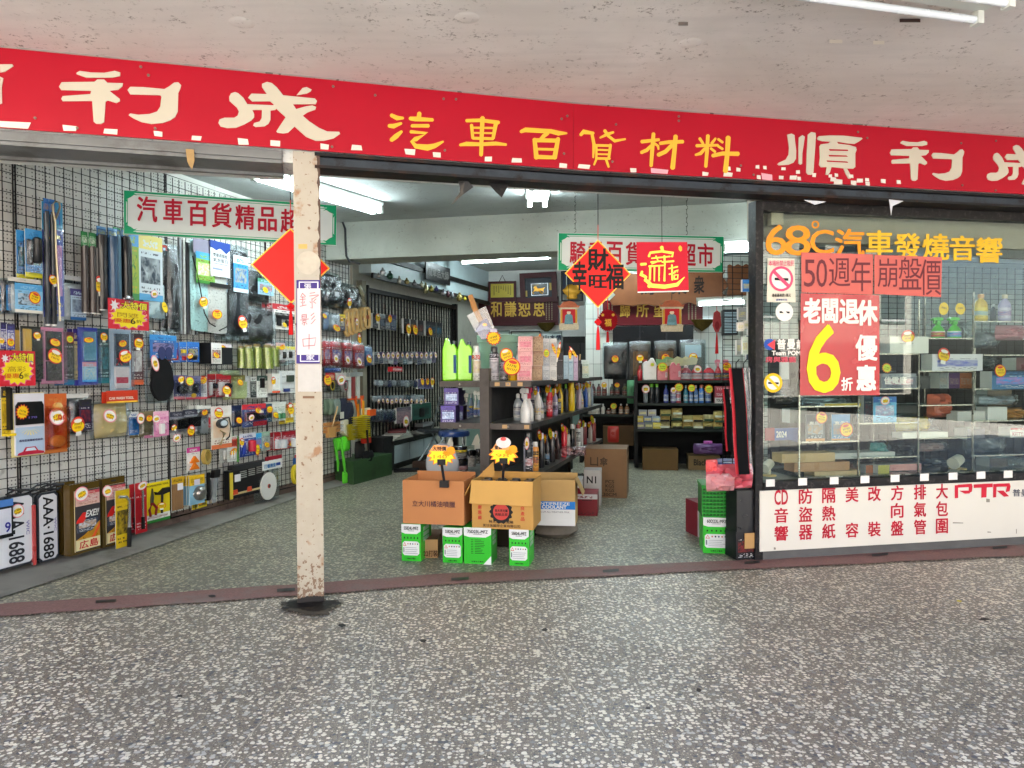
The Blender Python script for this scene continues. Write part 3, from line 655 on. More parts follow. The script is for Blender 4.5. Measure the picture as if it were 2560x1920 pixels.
for x_,y_ in((352,167),(371,188),(833,216),(938,238),(1109,247),(1140,248),(1404,297),(1418,290),(1540,311),(1697,291),(1697,302),(2145,330),(2168,345),(2403,358),(2490,352),(2406,463),(2489,476),(193,320),(388,321),(830,367),(1112,376),(1410,384),(1531,404),(88,295),(1852,414),(1884,437)):
 fr,root=(SGL,sl)if x_<1430 else(SGR,sr);p=fr.hit(x_,y_,.034);lp_=inv(root)@p
 mb=MB();mb.prism([(.007*math.cos(k*math.pi/3),.007*math.sin(k*math.pi/3))for k in range(6)],-.003,.002);mb.build('screw',mat('#7d6a60',.4,.6),root,loc=lp_)
 # --- concrete post with its notices
PF=Fr(-1.04,3.785,15.0)
def postmat():
 m,t,b=newmat('post_paint');co=coords(t);sp=N(t,'ShaderNodeSeparateXYZ');t.links.new(co,sp.inputs[0])
 a=tex(t,co,Scale=5.0,Detail=7.0,Roughness=.7);f=tex(t,co,Scale=38.0,Detail=4.0,Roughness=.6);g=tex(t,co,Scale=11.0,Detail=5.0)
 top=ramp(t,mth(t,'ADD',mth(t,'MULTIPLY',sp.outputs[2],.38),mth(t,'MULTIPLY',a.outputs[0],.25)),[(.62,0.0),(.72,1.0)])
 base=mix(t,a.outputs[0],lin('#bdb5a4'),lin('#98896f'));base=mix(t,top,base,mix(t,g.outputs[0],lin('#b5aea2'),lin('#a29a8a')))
 low=mth(t,'MAXIMUM',mth(t,'SUBTRACT',.30,sp.outputs[2]),0.0)
 sp_=mth(t,'LESS_THAN',f.outputs[0],mth(t,'MULTIPLY_ADD',low,.6,.365))
 base=mix(t,mth(t,'MULTIPLY',sp_,.8),base,lin('#6e4a2c'))
 base=mix(t,ramp(t,g.outputs[0],[(.6,0.0),(.68,.75)]),base,lin('#94602e'))
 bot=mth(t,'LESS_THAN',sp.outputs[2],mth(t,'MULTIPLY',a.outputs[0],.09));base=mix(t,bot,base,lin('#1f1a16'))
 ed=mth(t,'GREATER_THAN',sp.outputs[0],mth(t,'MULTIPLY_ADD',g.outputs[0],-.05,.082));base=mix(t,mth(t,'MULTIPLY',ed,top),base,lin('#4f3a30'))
 t.links.new(base,b.inputs['Base Color']);b.inputs['Roughness'].default_value=.7;bump(t,b,g.outputs[0],.25,.004);return m
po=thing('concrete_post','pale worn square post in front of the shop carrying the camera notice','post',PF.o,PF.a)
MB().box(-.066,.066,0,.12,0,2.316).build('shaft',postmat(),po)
def notice(x0,y0,x1,y1,m,off,name,root=po,fr=PF):
 mb=MB();poly_px(fr,mb,[(x0,y0),(x1,y0),(x1,y1),(x0,y1)],off,lambda x,y:(x,y),.0015);return mb.build(name,m,root,world=True)
cn=thing('notice','white handwritten camera notice with purple ends pasted on the post','notice',PF.o+PF.N*.002,PF.a)
notice(741,700,800,909,mat('#3b2a78',.4),.004,'purple_end',cn);notice(743,721,801,887,mat('#c9c7c8',.5,var=.05),.006,'paper',cn)
for q in((747,704,796,706.5),(747,704,749.5,721),(793,704,796,721),(750,902,799,904.5),(750,887,752.5,904),(796.5,887,799,904)):notice(*q,mat('#d8d8e0',.5),.0065,'border',cn)
letter_px(PF,cn,'張',761,709,778,721,mat('#d8d8e0',.5),.0075);letter_px(PF,cn,'家',766,887,786,900,mat('#d8d8e0',.5),.0075)
mred=mat('#b04a52',.5)
HW=[[(225,1145),(245,1105)],[(245,1105),(280,1140)],[(228,1148),(272,1146)],[(215,1172),(278,1168)],[(248,1140),(248,1235)],[(218,1248),(288,1232)],[(228,1200),(236,1212)],[(268,1195),(260,1212)],[(325,1105),(368,1100),(382,1095)],[(322,1135),(420,1122)],[(352,1170),(398,1140),(420,1130)],[(348,1160),(352,1270),(335,1262)],[(325,1195),(340,1210)],[(395,1165),(370,1188)],[(360,1195),(392,1215)],
[(240,1340),(240,1380)],[(240,1340),(290,1335),(288,1375)],[(240,1358),(288,1352)],[(240,1378),(290,1374)],[(222,1398),(312,1385)],[(250,1402),(250,1425)],[(250,1402),(285,1400),(282,1422)],[(250,1424),(282,1421)],[(268,1424),(266,1455),(255,1450)],[(240,1435),(250,1442)],[(285,1432),(295,1442)],[(372,1320),(342,1345),(338,1352)],[(378,1352),(348,1385),(345,1392)],[(385,1390),(350,1430),(338,1440)],
[(248,1545),(255,1625)],[(248,1545),(392,1530),(378,1610)],[(255,1622),(378,1612)],[(318,1490),(316,1655)]]
cv=lambda x,y:(700+x/4.365,480+y/4.365+(14 if y>1480 else 0))
mb=MB()
for i,s_ in enumerate(HW):stroke_px(PF,mb,s_,6.5,.0078,cv)
mb.build('handwriting',mred,cn,world=True)
mb=MB();cx_,cy_=771,657
poly_px(PF,mb,[(cx_+30*math.cos(a*math.pi/14),cy_+29*math.sin(a*math.pi/14))for a in range(28)if a not in(3,4,5,11,12)],.004,lambda x,y:(x,y),.002);tag(mb.build('round_sticker',mat('#b9b1a2',.6,var=.2,scale=30)),'faded round cream sticker peeling off the upper post','sticker')
o=notice(745,911,804,979,mat('#bdb9b2',.6,var=.1,scale=30),.003,'blank_paper',None);tag(o,'blank stained white paper pasted on the post below the camera notice','notice')
notice(746,610,768,622,mat('#caa663',.7),.002,'tape_residue',po);notice(757,990,786,996,mat('#7b5f4a',.7),.002,'tape_residue',po)
# --- hanging signs with green borders
M_SW=mat('#d5dcda',.35,var=.04);M_GR=mat('#0f9a68',.4,var=.05);M_SR=mat('#b3152f',.4,var=.05)
def corner(mb,fr,cx,cy,sx,sy,k):
 for pts in([(0,0),(30,0),(30,4),(4,4),(4,24),(0,24)],[(22,4),(32,12),(24,10),(16,16),(6,20),(9,32),(3,24),(3,4)],[(11,8),(16,9),(14,14),(9,15)]):
  poly_px(fr,mb,[(cx+sx*p[0]*k,cy+sy*p[1]*k)for p in pts],.0125,lambda x,y:(x,y))
def gsign(fr,label,tl,tr,br,bl,chars,k=1.0):
 c=fr.hit((tl[0]+tr[0])/2,(tl[1]+bl[1])/2);t_=thing('hanging_sign',label,'sign',c,fr.a,'green bordered hanging signs')
 idt=lambda x,y:(x,y)
 mb=MB();poly_px(fr,mb,[tl,tr,br,bl],.008,idt,.016);mb.build('board',M_SW,t_,world=True)
 L=lambda p,q,f:(p[0]+(q[0]-p[0])*f,p[1]+(q[1]-p[1])*f)
 def inset(d):return[(tl[0]+d,tl[1]+d),(tr[0]-d,tr[1]+d),(br[0]-d,br[1]-d),(bl[0]+d,bl[1]-d)]
 mb=MB();o1,i1=inset(1),inset(6*k)
 for i in range(4):j=(i+1)%4;poly_px(fr,mb,[o1[i],o1[j],i1[j],i1[i]],.0115,idt)
 i2,i3=inset(9*k),inset(10.5*k)
 for i in range(4):j=(i+1)%4;poly_px(fr,mb,[i2[i],i2[j],i3[j],i3[i]],.0115,idt)
 corner(mb,fr,tl[0]+2,tl[1]+2,1,1,k);corner(mb,fr,tr[0]-2,tr[1]+2,-1,1,k);corner(mb,fr,br[0]-2,br[1]-2,-1,-1,k);corner(mb,fr,bl[0]+2,bl[1]-2,1,-1,k)
 mb.build('border',M_GR,t_,world=True)
 for s_,x0,y0,x1,y1 in chars:letter_px(fr,t_,s_,x0,y0,x1,y1,M_SR,.0135,.022,slope=.04)
 return t_
S1=Fr(*(at_y(309,530,4.95).xy),17);S2=Fr(*(at_y(1396,630,5.3).xy),11)
c5=lambda x:0
ch=[]
for s_,x0,x1 in(('汽',343,392),('車',409,456),('百',470,519),('貨',530,578),('精',589,636),('品',646,691),('超',702,748),('市',758,800)):
 yc=527+(x0-343)*.082+(-5);h_=62-(x0-343)*.012;ch.append((s_,x0,yc-h_/2,x1,yc+h_/2))
g1=gsign(S1,'white hanging sign with red characters before the wire grid, cut by the post',(309,475),(842,513),(841,614),(309,585),ch)
ch=[(s_,x0,603+(x0-1425)*.017,x0+38,659+(x0-1425)*.017)for s_,x0 in zip('騎乘百貨精品超市',(1425,1471,1518,1565,1610,1655,1701,1745))]
g2_=gsign(S2,'white hanging sign with red characters behind the red paper diamond and red square',(1396,582),(1810,591),(1809,681),(1395,676),ch,.85)
def chain(label,p,z1,root=None,name='chain'):
 n=max(3,int((z1-p.z)/.03));mb=MB()
 for i in range(n):
  z=p.z+(z1-p.z)*i/n;d=.006 if i%2 else .0
  mb.tube([(p.x-.006+d,p.y-d,z),(p.x+.006-d,p.y+d,z+.01),(p.x+.006-d,p.y+d,z+.024),(p.x-.006+d,p.y-d,z+.034)],.0018,4)
 o=mb.build(name,M_WIRE,root,world=bool(root));return o
for fr,root,pts in((S1,g1,((412,483),(790,508))),(S2,g2_,((1438,582),(1717,588)))):
 for px,py in pts:chain('',fr.hit(px,py,0),ZC,root)
 # --- red paper decorations hung in the opening
M_RP=mat('#d8150f',.45,var=.06,scale=30);M_GOLD=mat('#e6a83a',.35,.3);M_RT=mat('#cf1218',.6);M_BLK=mat('#17120f',.6)
def diamond(label,fr,t,l,r,b,chars,string_top,tassel):
 c=fr.hit(*t);o=thing('paper_diamond',label,'decoration',c,fr.a,'red paper diamonds');idt=lambda x,y:(x,y)
 mb=MB();poly_px(fr,mb,[t,r,b,l],0,idt,.003);mb.build('gold_edge',M_GOLD,o,world=True)
 cx_,cy_=(l[0]+r[0])/2,(t[1]+b[1])/2;sh=lambda p,f:(cx_+(p[0]-cx_)*f,cy_+(p[1]-cy_)*f)
 mb=MB();poly_px(fr,mb,[sh(q,.955)for q in(t,r,b,l)],.002,idt);mb.build('paper',M_RP,o,world=True)
 for s_,x0,y0,x1,y1 in chars:letter_px(fr,o,s_,x0,y0,x1,y1,M_BLK,.004,.03)
 p,q=fr.hit(*t),fr.hit(t[0],string_top);mb=MB();mb.tube([p,q],.0025,5);mb.build('string',M_RT,o,world=True)
 if q.z<ZC-.05:mb=MB();mb.tube([q,(q.x,q.y,ZC)],.003,5);mb.build('chain',M_WIRE,o,world=True)
 tx,y0,y1,y2=tassel;p0,p1,p2=fr.hit(*b),fr.hit(tx,y1),fr.hit(tx,y2);s_=(p1-p2).length
 mb=MB();mb.tube([p0,p1],.0025,5);mb.build('cord',M_RT,o,world=True)
 k=fr.hit(tx,y0);mb=MB();r_=.022
 for a in range(4):mb.lathe([(.001,-.012),(.011,-.006),(.012,0),(.011,.006),(.001,.012)],8,(k.x+r_*.5*math.cos(a*math.pi/2)*fr.U.x,k.y+r_*.5*math.cos(a*math.pi/2)*fr.U.y,k.z+r_*.5*math.sin(a*math.pi/2)))
 mb.build('knot',M_RT,o,world=True)
 mb=MB();mb.lathe([(.006,-s_),(.013,-s_),(.012,-s_*.5),(.009,-.03),(.005,0),(.001,.004)],10,tuple(p1));mb.build('tassel',M_RT,o,world=True);return o
D1=Fr(*(at_y(727,660,4.25).xy),8);D2=Fr(*(at_y(1495,680,4.6).xy),2)
diamond('plain red paper diamond hanging behind the concrete post',D1,(726,570),(627,661),(825,671),(728,759),[],500,(727,766,775,837))
diamond('red paper diamond with black fortune characters hanging left of the red square',D2,(1495,599),(1412,683),(1577,685),(1495,770),[('財',1470,622,1520,676),('幸',1432,655,1466,724),('旺',1473,688,1516,719),('福',1516,660,1558,722)],562,(1495,805,818,875))
Q=Fr(*(at_y(1655,668,4.7).xy),3)
o=thing('fortune_square','red square with a large gold fortune character in front of the hanging sign','decoration',Q.hit(1655,730),Q.a);idt=lambda x,y:(x,y)
mb=MB();poly_px(Q,mb,[(1591,605),(1718,605),(1722,728),(1594,731)],0,idt,.004);mb.build('card',mat('#c4122c',.5,var=.06,scale=40),o,world=True)
mb=MB();poly_px(Q,mb,[(1594,729),(1722,726),(1722,729),(1594,732)],.001,idt);mb.build('edge',M_SW,o,world=True)
cq=lambda x,y:(1380+x/4.254,540+y/4.254);mb=MB()
GS=[([(1165,330),(1175,365)],[40,30]),([(1030,430),(1045,390),(1170,375),(1290,395),(1275,430)],[26,26,24,30,26]),([(1105,425),(1130,480),(1060,510)],[16,18,12]),([(1060,450),(1160,440)],[16,16]),([(1050,490),(1165,478)],[16,16]),([(1195,425),(1200,520)],[24,20]),([(1160,440),(1255,430)],[16,16]),([(1170,490),(1295,480)],[16,20]),([(945,515),(1000,510)],[30,26]),([(1030,535),(1200,525),(1195,690)],[20,20,22]),([(1045,540),(1040,680)],[22,20]),([(1090,545),(1088,690)],[18,14]),([(1140,540),(1138,690)],[18,14]),([(960,590),(945,620),(1000,650),(990,690)],[26,40,30,30]),([(1010,690),(1060,740),(1200,752),(1330,730),(1410,650)],[40,44,44,40,8]),([(1240,560),(1335,540)],[14,18]),([(1275,520),(1280,680)],[18,20]),([(1245,620),(1310,600)],[14,14]),([(1300,590),(1345,575),(1330,600)],[14,14,12]),([(1300,630),(1300,670)],[14,14]),([(1300,630),(1340,625),(1335,668)],[12,14,14]),([(1300,672),(1338,668)],[14,12]),([(1030,740),(1040,752)],[40,36])]
for i,(pts,w)in enumerate(GS):stroke_px(Q,mb,pts,w,.003+.0003*i,cq)
mb.build('lettering',mat('#e8bb3a',.3,.35),o,world=True)
mb=MB();poly_px(Q,mb,[(1696,618),(1700,613),(1705,618),(1705,626),(1701,629),(1697,625)],.003,idt);mb.build('seal',M_YEL,o,world=True)
MB().box(-.12,.12,-.0,.02,0,.01)
p=Q.hit(1655,606);mb=MB();mb.tube([p,(p.x,p.y+.02,ZC)],.002,5);mb.build('string',M_WIRE,o,world=True)
def cable(label,pts,r=.006,c='#1a1a1c',nm='cable'):mb=MB();mb.tube(pts,r,6);tag(mb.build(nm,mat(c,.5),smooth=True),label,'cable')
cable('black cable sagging along the ceiling behind the girder',[gnd(px,py,2.66)for px,py in((800,438),(880,441),(960,449),(1040,456),(1110,455),(1170,447))])
cable('bundle of dark cables turning down the left end of the concrete beam',[BM.hit(px,py,.02)for px,py in((838,552),(856,554),(863,572),(864,610),(866,640),(874,654),(900,659))],.012,'#3a3a3c')
cable('thin conduit running along the top corner of the left wall',[LW.hit(px,py,.05)for px,py in((470,415),(560,447),(640,474),(700,492),(760,512))],.01,'#5a5b5c')
mb=MB();poly_px(SGL,mb,[(464,372),(485,374),(486,402),(480,424),(473,414),(468,404)],.018,idt,.004);tag(mb.build('paper_tape',mat('#a08358',.7,var=.3,scale=40)),'brown tape remnant hanging from the shutter rail left of the post','tape')
# torn black film hanging from the girder
for k,(pts,c_)in enumerate((([(1143,446),(1160,446),(1186,468),(1158,488),(1128,512),(1150,480)],'#1c1b1c'),([(1215,452),(1275,458),(1258,494),(1240,480)],'#1c1b1c'),([(2010,500),(2065,505),(2036,512),(2032,510)],'#c7cbd2'),([(2222,498),(2262,502),(2236,515),(2228,540)],'#c9ccd4'),([(1465,466),(1500,468),(1536,478),(1500,476)],'#1c1b1c'))):
 fr=SGL if pts[0][0]<1430 else SGR;mb=MB();poly_px(fr,mb,pts,-.06 if pts[0][0]<2000 else .05,idt,.002)
 for i in range(len(mb.v)):v=mb.v[i];mb.v[i]=(v[0]+.02*noise.noise(Vector((v[0]*9,v[2]*9,k))),v[1]+.03*noise.noise(Vector((v[0]*7,v[2]*11,k+5))),v[2])
 tag(mb.build('torn_film',mat(c_,.35,coat=.3)),('torn black plastic flap hanging from the girder, the left one','torn black plastic flap hanging from the girder near the middle lamp','torn silver film scrap hanging over the window frame corner','torn silver film scrap with a point hanging over the window','thin torn black plastic strip under the sign seam')[k],'torn film')
 # --- price stickers (unit meshes, shared)
M_SY=mat('#efc617',.45,var=.08,scale=40);M_SRD=mat('#d2402c',.45,var=.1);M_SP=mat('#e58a92',.45,var=.1);M_SWH=mat('#e3dfd8',.5,var=.05);M_INK=mat('#8a2f22',.6);M_BK=mat('#1a1818',.5);M_SG=mat('#c7df3a',.45);M_SO=mat('#ee8d1e',.45)
STK={}
def stkmesh(kind,v):
 if(kind,v)in STK:return STK[(kind,v)]
 rr=random.Random(v*31+len(kind));mb=MB();n=28
 def disc(r,y,mi,burst=0.0,cx=0,cz=0,ry=None):
  mb.prism([((cx+(r*(1+burst*(1 if k%2 else-1)))*math.cos(2*math.pi*k/n)),cz+(ry or r)*(1+burst*(1 if k%2 else-1))*math.sin(2*math.pi*k/n))for k in range(n)],y,y,mi)
 if kind=='o':disc(1,0,1);disc(.86,-.0008,0);disc(.5,-.0016,3 if v%2 else 1,cz=.55,ry=.2)
 elif kind=='r':disc(1,0,1);disc(.9,-.0008,0,ry=.62,cz=-.22);disc(.6,-.0016,3,cz=.5,ry=.24)
 elif kind=='b':disc(1,0,1,.12);disc(.84,-.0008,0,.12)
 elif kind=='w':disc(1,0,2);disc(.86,-.0008,3);disc(.6,-.0016,0,cz=-.05,ry=.4)
 elif kind=='g':disc(1,0,5,.1);disc(.8,-.0008,4,.1)
 elif kind=='p':disc(1,0,0)
 if kind in 'or' and v%2:mb.prism([(-.35,-1.35),(.45,-1.3),(.42,-.8),(-.38,-.85)],-.0004,-.0004,3)
 for row in range(2 if kind!='p' else 1):
  z=.12-row*.42;x=-.55
  while x<.5:
   w=rr.uniform(.08,.2);q=rr.random()
   if q<.5:mb.prism([(x,z-.14),(x+.07,z-.14),(x+w*.5+.07,z+.14),(x+w*.5,z+.14)],-.0024,-.0024,6 if row else 7)
   else:mb.prism([(x,z+.02),(x+w,z+.05),(x+w,z+.12),(x,z+.09)],-.0024,-.0024,6 if row else 7);mb.prism([(x+w*.4,z-.15),(x+w*.4+.07,z-.15),(x+w*.4+.07,z+.1),(x+w*.4,z+.1)],-.0027,-.0027,6 if row else 7)
   x+=w+.06
 STK[(kind,v)]=mb.mesh('price_sticker',[M_SY,M_SRD,M_SP,M_SWH,M_SG,M_SO,M_INK,M_BK]);return STK[(kind,v)]
SK=[0]
def sticker(root,x,y,z,rx,rz,kind='o',rot=0.0):
 SK[0]+=1;s=rnd.uniform(.8,1.15);return put('price_sticker',stkmesh(kind,SK[0]%5),root,(x,y,z),(rnd.uniform(-.15,.05),rnd.uniform(-.35,.35)+rot,0),(rx*s,1,rz*s*rnd.uniform(.9,1.1)))
def stick_px(root,fr,off,s):
 px,py,r=s[:3];kind=s[3]if len(s)>3 and isinstance(s[3],str)else 'o';ry=s[4]if len(s)>4 else r
 p=fr.hit(px,py,off);a=fr.hit(px-r,py,off);b=fr.hit(px,py-ry,off);lp_=inv(root)@p
 sticker(root,lp_.x,lp_.y,lp_.z,(p-a).length,(b-p).length,kind)
 # --- builders of goods, local x right, y away, z up
FILM=film();FILMG=film('#e9f0f2',.22,.9,40)
def mk_card(t,w,h,p,d=.004,bl=None,hole=True,edge='#d8d8d6',tilt=0.0,pn='card'):
 MB().box(-w/2,w/2,-d,0,0,h,1,front=0).build(pn,[p,mat(edge,.6)],t)
 if bl:  # bl: list of (x0,x1,z0,z1,depth,colour[,shape]) in fractions of w,h
  for q in bl:
   x0,x1,z0,z1,dd,c_=q[:6];sh=q[6]if len(q)>6 else 'box';nm=q[7]if len(q)>7 else 'item'
   X0,X1,Z0,Z1=-w/2+x0*w,-w/2+x1*w,z0*h,z1*h;mb=MB();m_=c_ if not isinstance(c_,str)else mat(c_,.35,coat=.3)
   if sh=='box':mb.box(X0,X1,-d-dd,-d,Z0,Z1)
   elif sh=='round':mb.lathe([(.001,-.5),(.5,-.5),(.5,.3),(.42,.5),(.001,.5)],18,(0,0,0));mb.v=[((X0+X1)/2+v[0]*(X1-X0),-d-dd*.5-v[2]*dd,(Z0+Z1)/2+v[1]*(Z1-Z0))for v in mb.v]
   elif sh=='tube':mb.lathe([(.001,0),(.4,0),(.5,.04),(.5,.9),(.3,.96),(.001,1)],12);mb.v=[((X0+X1)/2+v[0]*(X1-X0),-d-(X1-X0)*.5+v[1]*(X1-X0),Z0+v[2]*(Z1-Z0))for v in mb.v]
   elif sh=='tri':
    for k,s_ in((0,1),(1,.72)):mb.prism([((X0+X1)/2+(X-.5)*(X1-X0)*s_,Z0+(Z1-Z0)*((Zz-.4)*s_+.4))for X,Zz in((0,.05),(.08,0),(.92,0),(1,.05),(.55,1),(.45,1))],-d-dd*(1+.3*k),-d)
   elif sh=='soft':mb.pillow(X1-X0,Z1-Z0,dd,(X0+X1)/2,Z0,-d,7,.15,back=False,seed=x0*9)
   o=mb.build(nm,m_,t,smooth=sh in('round','tube','soft'))
   if q[-1]=='bl':pass
 return t
def mk_blister(t,w,h,dd,x0=.06,x1=.94,z0=.05,z1=.8,m=None):
 X0,X1,Z0,Z1=-w/2+x0*w,-w/2+x1*w,z0*h,z1*h;i=min(.012,(X1-X0)*.12);mb=MB()
 A=[(X0,-.005,Z0),(X1,-.005,Z0),(X1,-.005,Z1),(X0,-.005,Z1)];B=[(X0+i,-dd,Z0+i),(X1-i,-dd,Z0+i),(X1-i,-dd,Z1-i),(X0+i,-dd,Z1-i)]
 mb.face(B)
 for k in range(4):l=(k+1)%4;mb.face([A[k],A[l],B[l],B[k]])
 mb.build('blister',m or FILM,t)
def hanghole(t,w,h):pass
def mk_pouch(t,w,h,d,inner='#222426',head=None,hp=None,ins=None,f=None,seed=0,crump=.2,fp=1.0):
 z1=h if head is None else h*(1-head)
 if inner:MB().pillow(w*.86*fp,z1*.86*fp,d*.8,0,z1*.05,-.004,8,crump,seed=seed).build('contents',inner if not isinstance(inner,str)else mat(inner,.55,var=.3,scale=22,bmp=.2),t,smooth=True)
 if ins:x0,x1,q0,q1,p=ins;MB().box(-w/2+x0*w,-w/2+x1*w,-d*.62-.004,-d*.62,q0*h,q1*h,0).build('insert',p,t)
 MB().pillow(w,z1,d,0,0,0,9,crump,seed=seed+3).build('clear_bag',f or FILMG,t,smooth=True)
 if head:MB().box(-w/2,w/2,-.006,-.002,z1*.985,h,1,front=0).build('header_card',[hp,mat('#cfcfcc')],t)
def mk_rolls(t,w,h,n,cols,hp,hh=.12,r=None,cap='#d9d9d6'):
 r=r or w/(2*n)
 for k in range(n):
  x=-w/2+w*(k+.5)/n;c_=cols[k%len(cols)];y=-r-(k%2)*r*.5
  MB().lathe([(r*.8,0,1),(r*.85,h*.012,1),(r*.9,h*.014,0),(r*.9,h*(1-hh),0),(r*.5,h*(1-hh),1)],10,(x,y,0)).build('roll',[mat(c_,.32,var=.15,coat=.4)if isinstance(c_,str)else c_,mat(cap,.5)],t,smooth=True)
  MB().box(x-w/(2*n)*.96,x+w/(2*n)*.96,y-.003,y+.003,h*(1-hh)*.98,h).build('header_card',hp,t)
 return t
def mk_box(t,w,h,d,p,side='#cfcfcc',sp=None):
 MB().box(-w/2,w/2,-d,0,0,h,1,front=0).build('carton',[p,sp or mat(side,.5)],t)
def T(fr,x0,y0,x1,y1,off,name,label,cat,group=None,hk=None):
 c,w,h=fr.rect(x0,y0,x1,y1,off);t=thing(name,label,cat,c,fr.a,group)
 if hk:hook(fr,c+Vector((0,0,h*.93)))
 return t,w,h
GW='goods hanging on the left wire grid';CARDS=[]
def card(x0,y0,x1,y1,label,p,name='hang_pack',cat='hang pack',off=.07,bl=None,dd=None,stk=(),fr=LW,edge='#d8d8d6',g=GW,pn='card',bm=None,bz=(.05,.8),hk=True):
 t,w,h=T(fr,x0,y0,x1,y1,off,name,label,cat,g,hk)
 mk_card(t,w,h,p,bl=bl,edge=edge,pn=pn)
 if fr is LW:CARDS.append((t,w,label))
 if not stk and name=='hang_pack' and x1-x0>19 and int(x0+y0)%3:stk=[((x0+x1)/2+(x1-x0)*.2*(1 if int(x0)%2 else-1),y0+(y1-y0)*(.3+.4*(int(y0)%2)),8,'orb'[int(x0)%3])]
 if dd:mk_blister(t,w,h,dd,z0=bz[0],z1=bz[1],m=bm)
 for s in stk:stick_px(t,fr,off+(dd or .005)+.004+max([q[4]for q in bl]if bl and not dd else[0]),s)
 return t
def pouch(x0,y0,x1,y1,label,inner='#222426',name='bagged_goods',cat='bagged goods',off=.06,d=.05,head=None,hp=None,ins=None,stk=(),fr=LW,g=GW,f=None,crump=.2,hk=True,fp=1.0):
 t,w,h=T(fr,x0,y0,x1,y1,off,name,label,cat,g,hk)
 mk_pouch(t,w,h,d,inner,head,hp,ins,f,seed=x0*.13,crump=crump,fp=fp)
 if fr is LW:CARDS.append((t,w,label))
 for s in stk:stick_px(t,fr,off+d*.75+.004,s)
 return t
def rolls(x0,y0,x1,y1,label,n,cols,hp,name='roller_shade',cat='roller shade',off=.09,hh=.12,stk=(),g=GW,cap='#d9d9d6'):
 t,w,h=T(LW,x0,y0,x1,y1,off,name,label,cat,g,True);mk_rolls(t,w,h,n,cols,hp,hh,cap=cap)
 for s in stk:stick_px(t,LW,off+.05,s)
 return t
 # -------- upper rows
BLU='#2d6fb3';GRN='#2f8a4a';PUR='#5a4796'
card(62,574,104,694,'blue and green carded wiper set with black blades, beside the tall roller shades',pr('#2f78b8','#3f93cf','#1f7a45','#0e0e10','#16181b',1,'#d8d23a'),'wiper_pack','wiper pack',.08,bl=[(.3,.75,.3,.85,.02,'#141416','tube','wiper_blade')],dd=.03)
rolls(106,499,131,815,'pair of tall dark grey rolls with a blue top, leftmost of the tall packs',2,['#3d4148','#2b2e33'],pr('#2f6fb8','#2f6fb8','#d8a53a'),hh=.1)
card(127,505,157,822,'tall blue and pink sleeve with yellow lettering, behind the thin steel hook rod',pr('#4a56b0','#3f9fd0','#d487b8','#e8d23a','#cf8fc4',3,'#8b8f96'),'sleeve_pack','sleeve pack',.1,dd=.03,stk=[(133,700,9,'o',12)])
t=thing('hook_rod','thin steel rod with a looped top hanging before the tall blue sleeve','rod',LW.hit(148,803,.16),LW.a,None)
mb=MB();A=lambda x,y:inv(t)@LW.hit(x,y,.16)
mb.tube([A(150,803),A(146,720),A(140,640),A(138,555),A(133,530),A(132,512),A(139,503),A(148,506),A(150,518),A(144,535),A(139,548)],.006,6);mb.build('rod',mat('#b9a98f',.3,.9),t,smooth=True);hook(LW,LW.hit(140,506,.17))
pouch(0,695,25,785,'blue and black bag cut off by the photo edge, left of the snow cover bag','#20262e','car_cover_bag','bagged cover',.05,.04,ins=(.3,.95,.1,.8,pr('#3a86c0','#2a5f9a','#1d1d20')))
pouch(20,696,100,788,'silver bag with light blue snowy car picture and a round yellow price','#a9aeb2','car_cover_bag','bagged cover',.09,.05,head=.1,hp=mat('#cfcac0'),ins=(.08,.94,.06,.84,pr('#7fb6dc','#4f9ad0','#dfe9f0','#3a4a5a','#303a48',5,'#d9d5cc')),stk=[(87,744,15)])
pouch(150,690,212,806,'silver bag with a purple photo insert, left of the green topped rolls','#b8babd','car_cover_bag','bagged cover',.07,.04,ins=(.28,.9,.05,.72,pr('#9fb3c8','#3c3470','#2b2b30','#333','#5a6a86',7,'#2a5f9a')),head=.08,hp=mat('#b9bcc0'))
rolls(197,583,243,785,'three brown black roller shades with green tops hung side by side',3,['#3a3130','#453c3b','#332d2d'],pr('#2f8a4a','#2a7a44','#d8e0d0','#e8e8e0'),hh=.17)
rolls(232,570,277,778,'two dark roller shades with a blue header and a yellow oval price',2,['#2c2a2d','#34506e'],pr('#3c6ea8','#6aa0cf','#c9cf5a'),hh=.1,stk=[(250,711,13,'r',21)])
rolls(275,572,310,760,'slim black roller shade in a bluish sleeve, middle of the roller shades',2,['#5a7a8f','#1d1c1f'],pr('#3f76b0','#3f9a5a','#e6d23a'),hh=.1)
card(303,576,346,750,'green and yellow roller shade sleeve with round holes down its front',pr('#8fae4a','#5a9ad0','#e6d23a','#caa63a','#3f8a4a',9,'#4a8f50'),'sleeve_pack','sleeve pack',.1,bl=[(.05,.38,.02,.88,.03,'#151315','tube','roll')])
t=card(345,590,405,752,'sunshade card with a dark car picture and purple band, left of the black bag',pr('#c9d2d8','#e0cf7a','#1c2430','#3a3a48','#20303f',11,'#5aa0cf'),'sunshade_pack','sunshade pack',.08,stk=[(386,735,11,'w')])
pouch(352,700,416,800,'grey foil windscreen shade with black trim below the dark car picture card','#b4c6ca','foil_shade','windscreen shade',.06,.03,stk=[(412,768,6,'p',14)])
card(390,612,418,690,'small blue card with yellow print between the car picture card and black bag',pr('#2f7ab8','#d24a3a','#e8d23a','#10202a','#1d2a38',12),off=.05)
pouch(418,612,448,834,'long black sunshade in a clear bag, left of the foil stack','#161518','foil_shade','windscreen shade',.08,.06,fp=1.05)
t,w,h=T(LW,444,598,486,836,.05,'foil_shade','stack of folded silver foil shades seen on edge beside the long black bag','windscreen shade',GW,True)
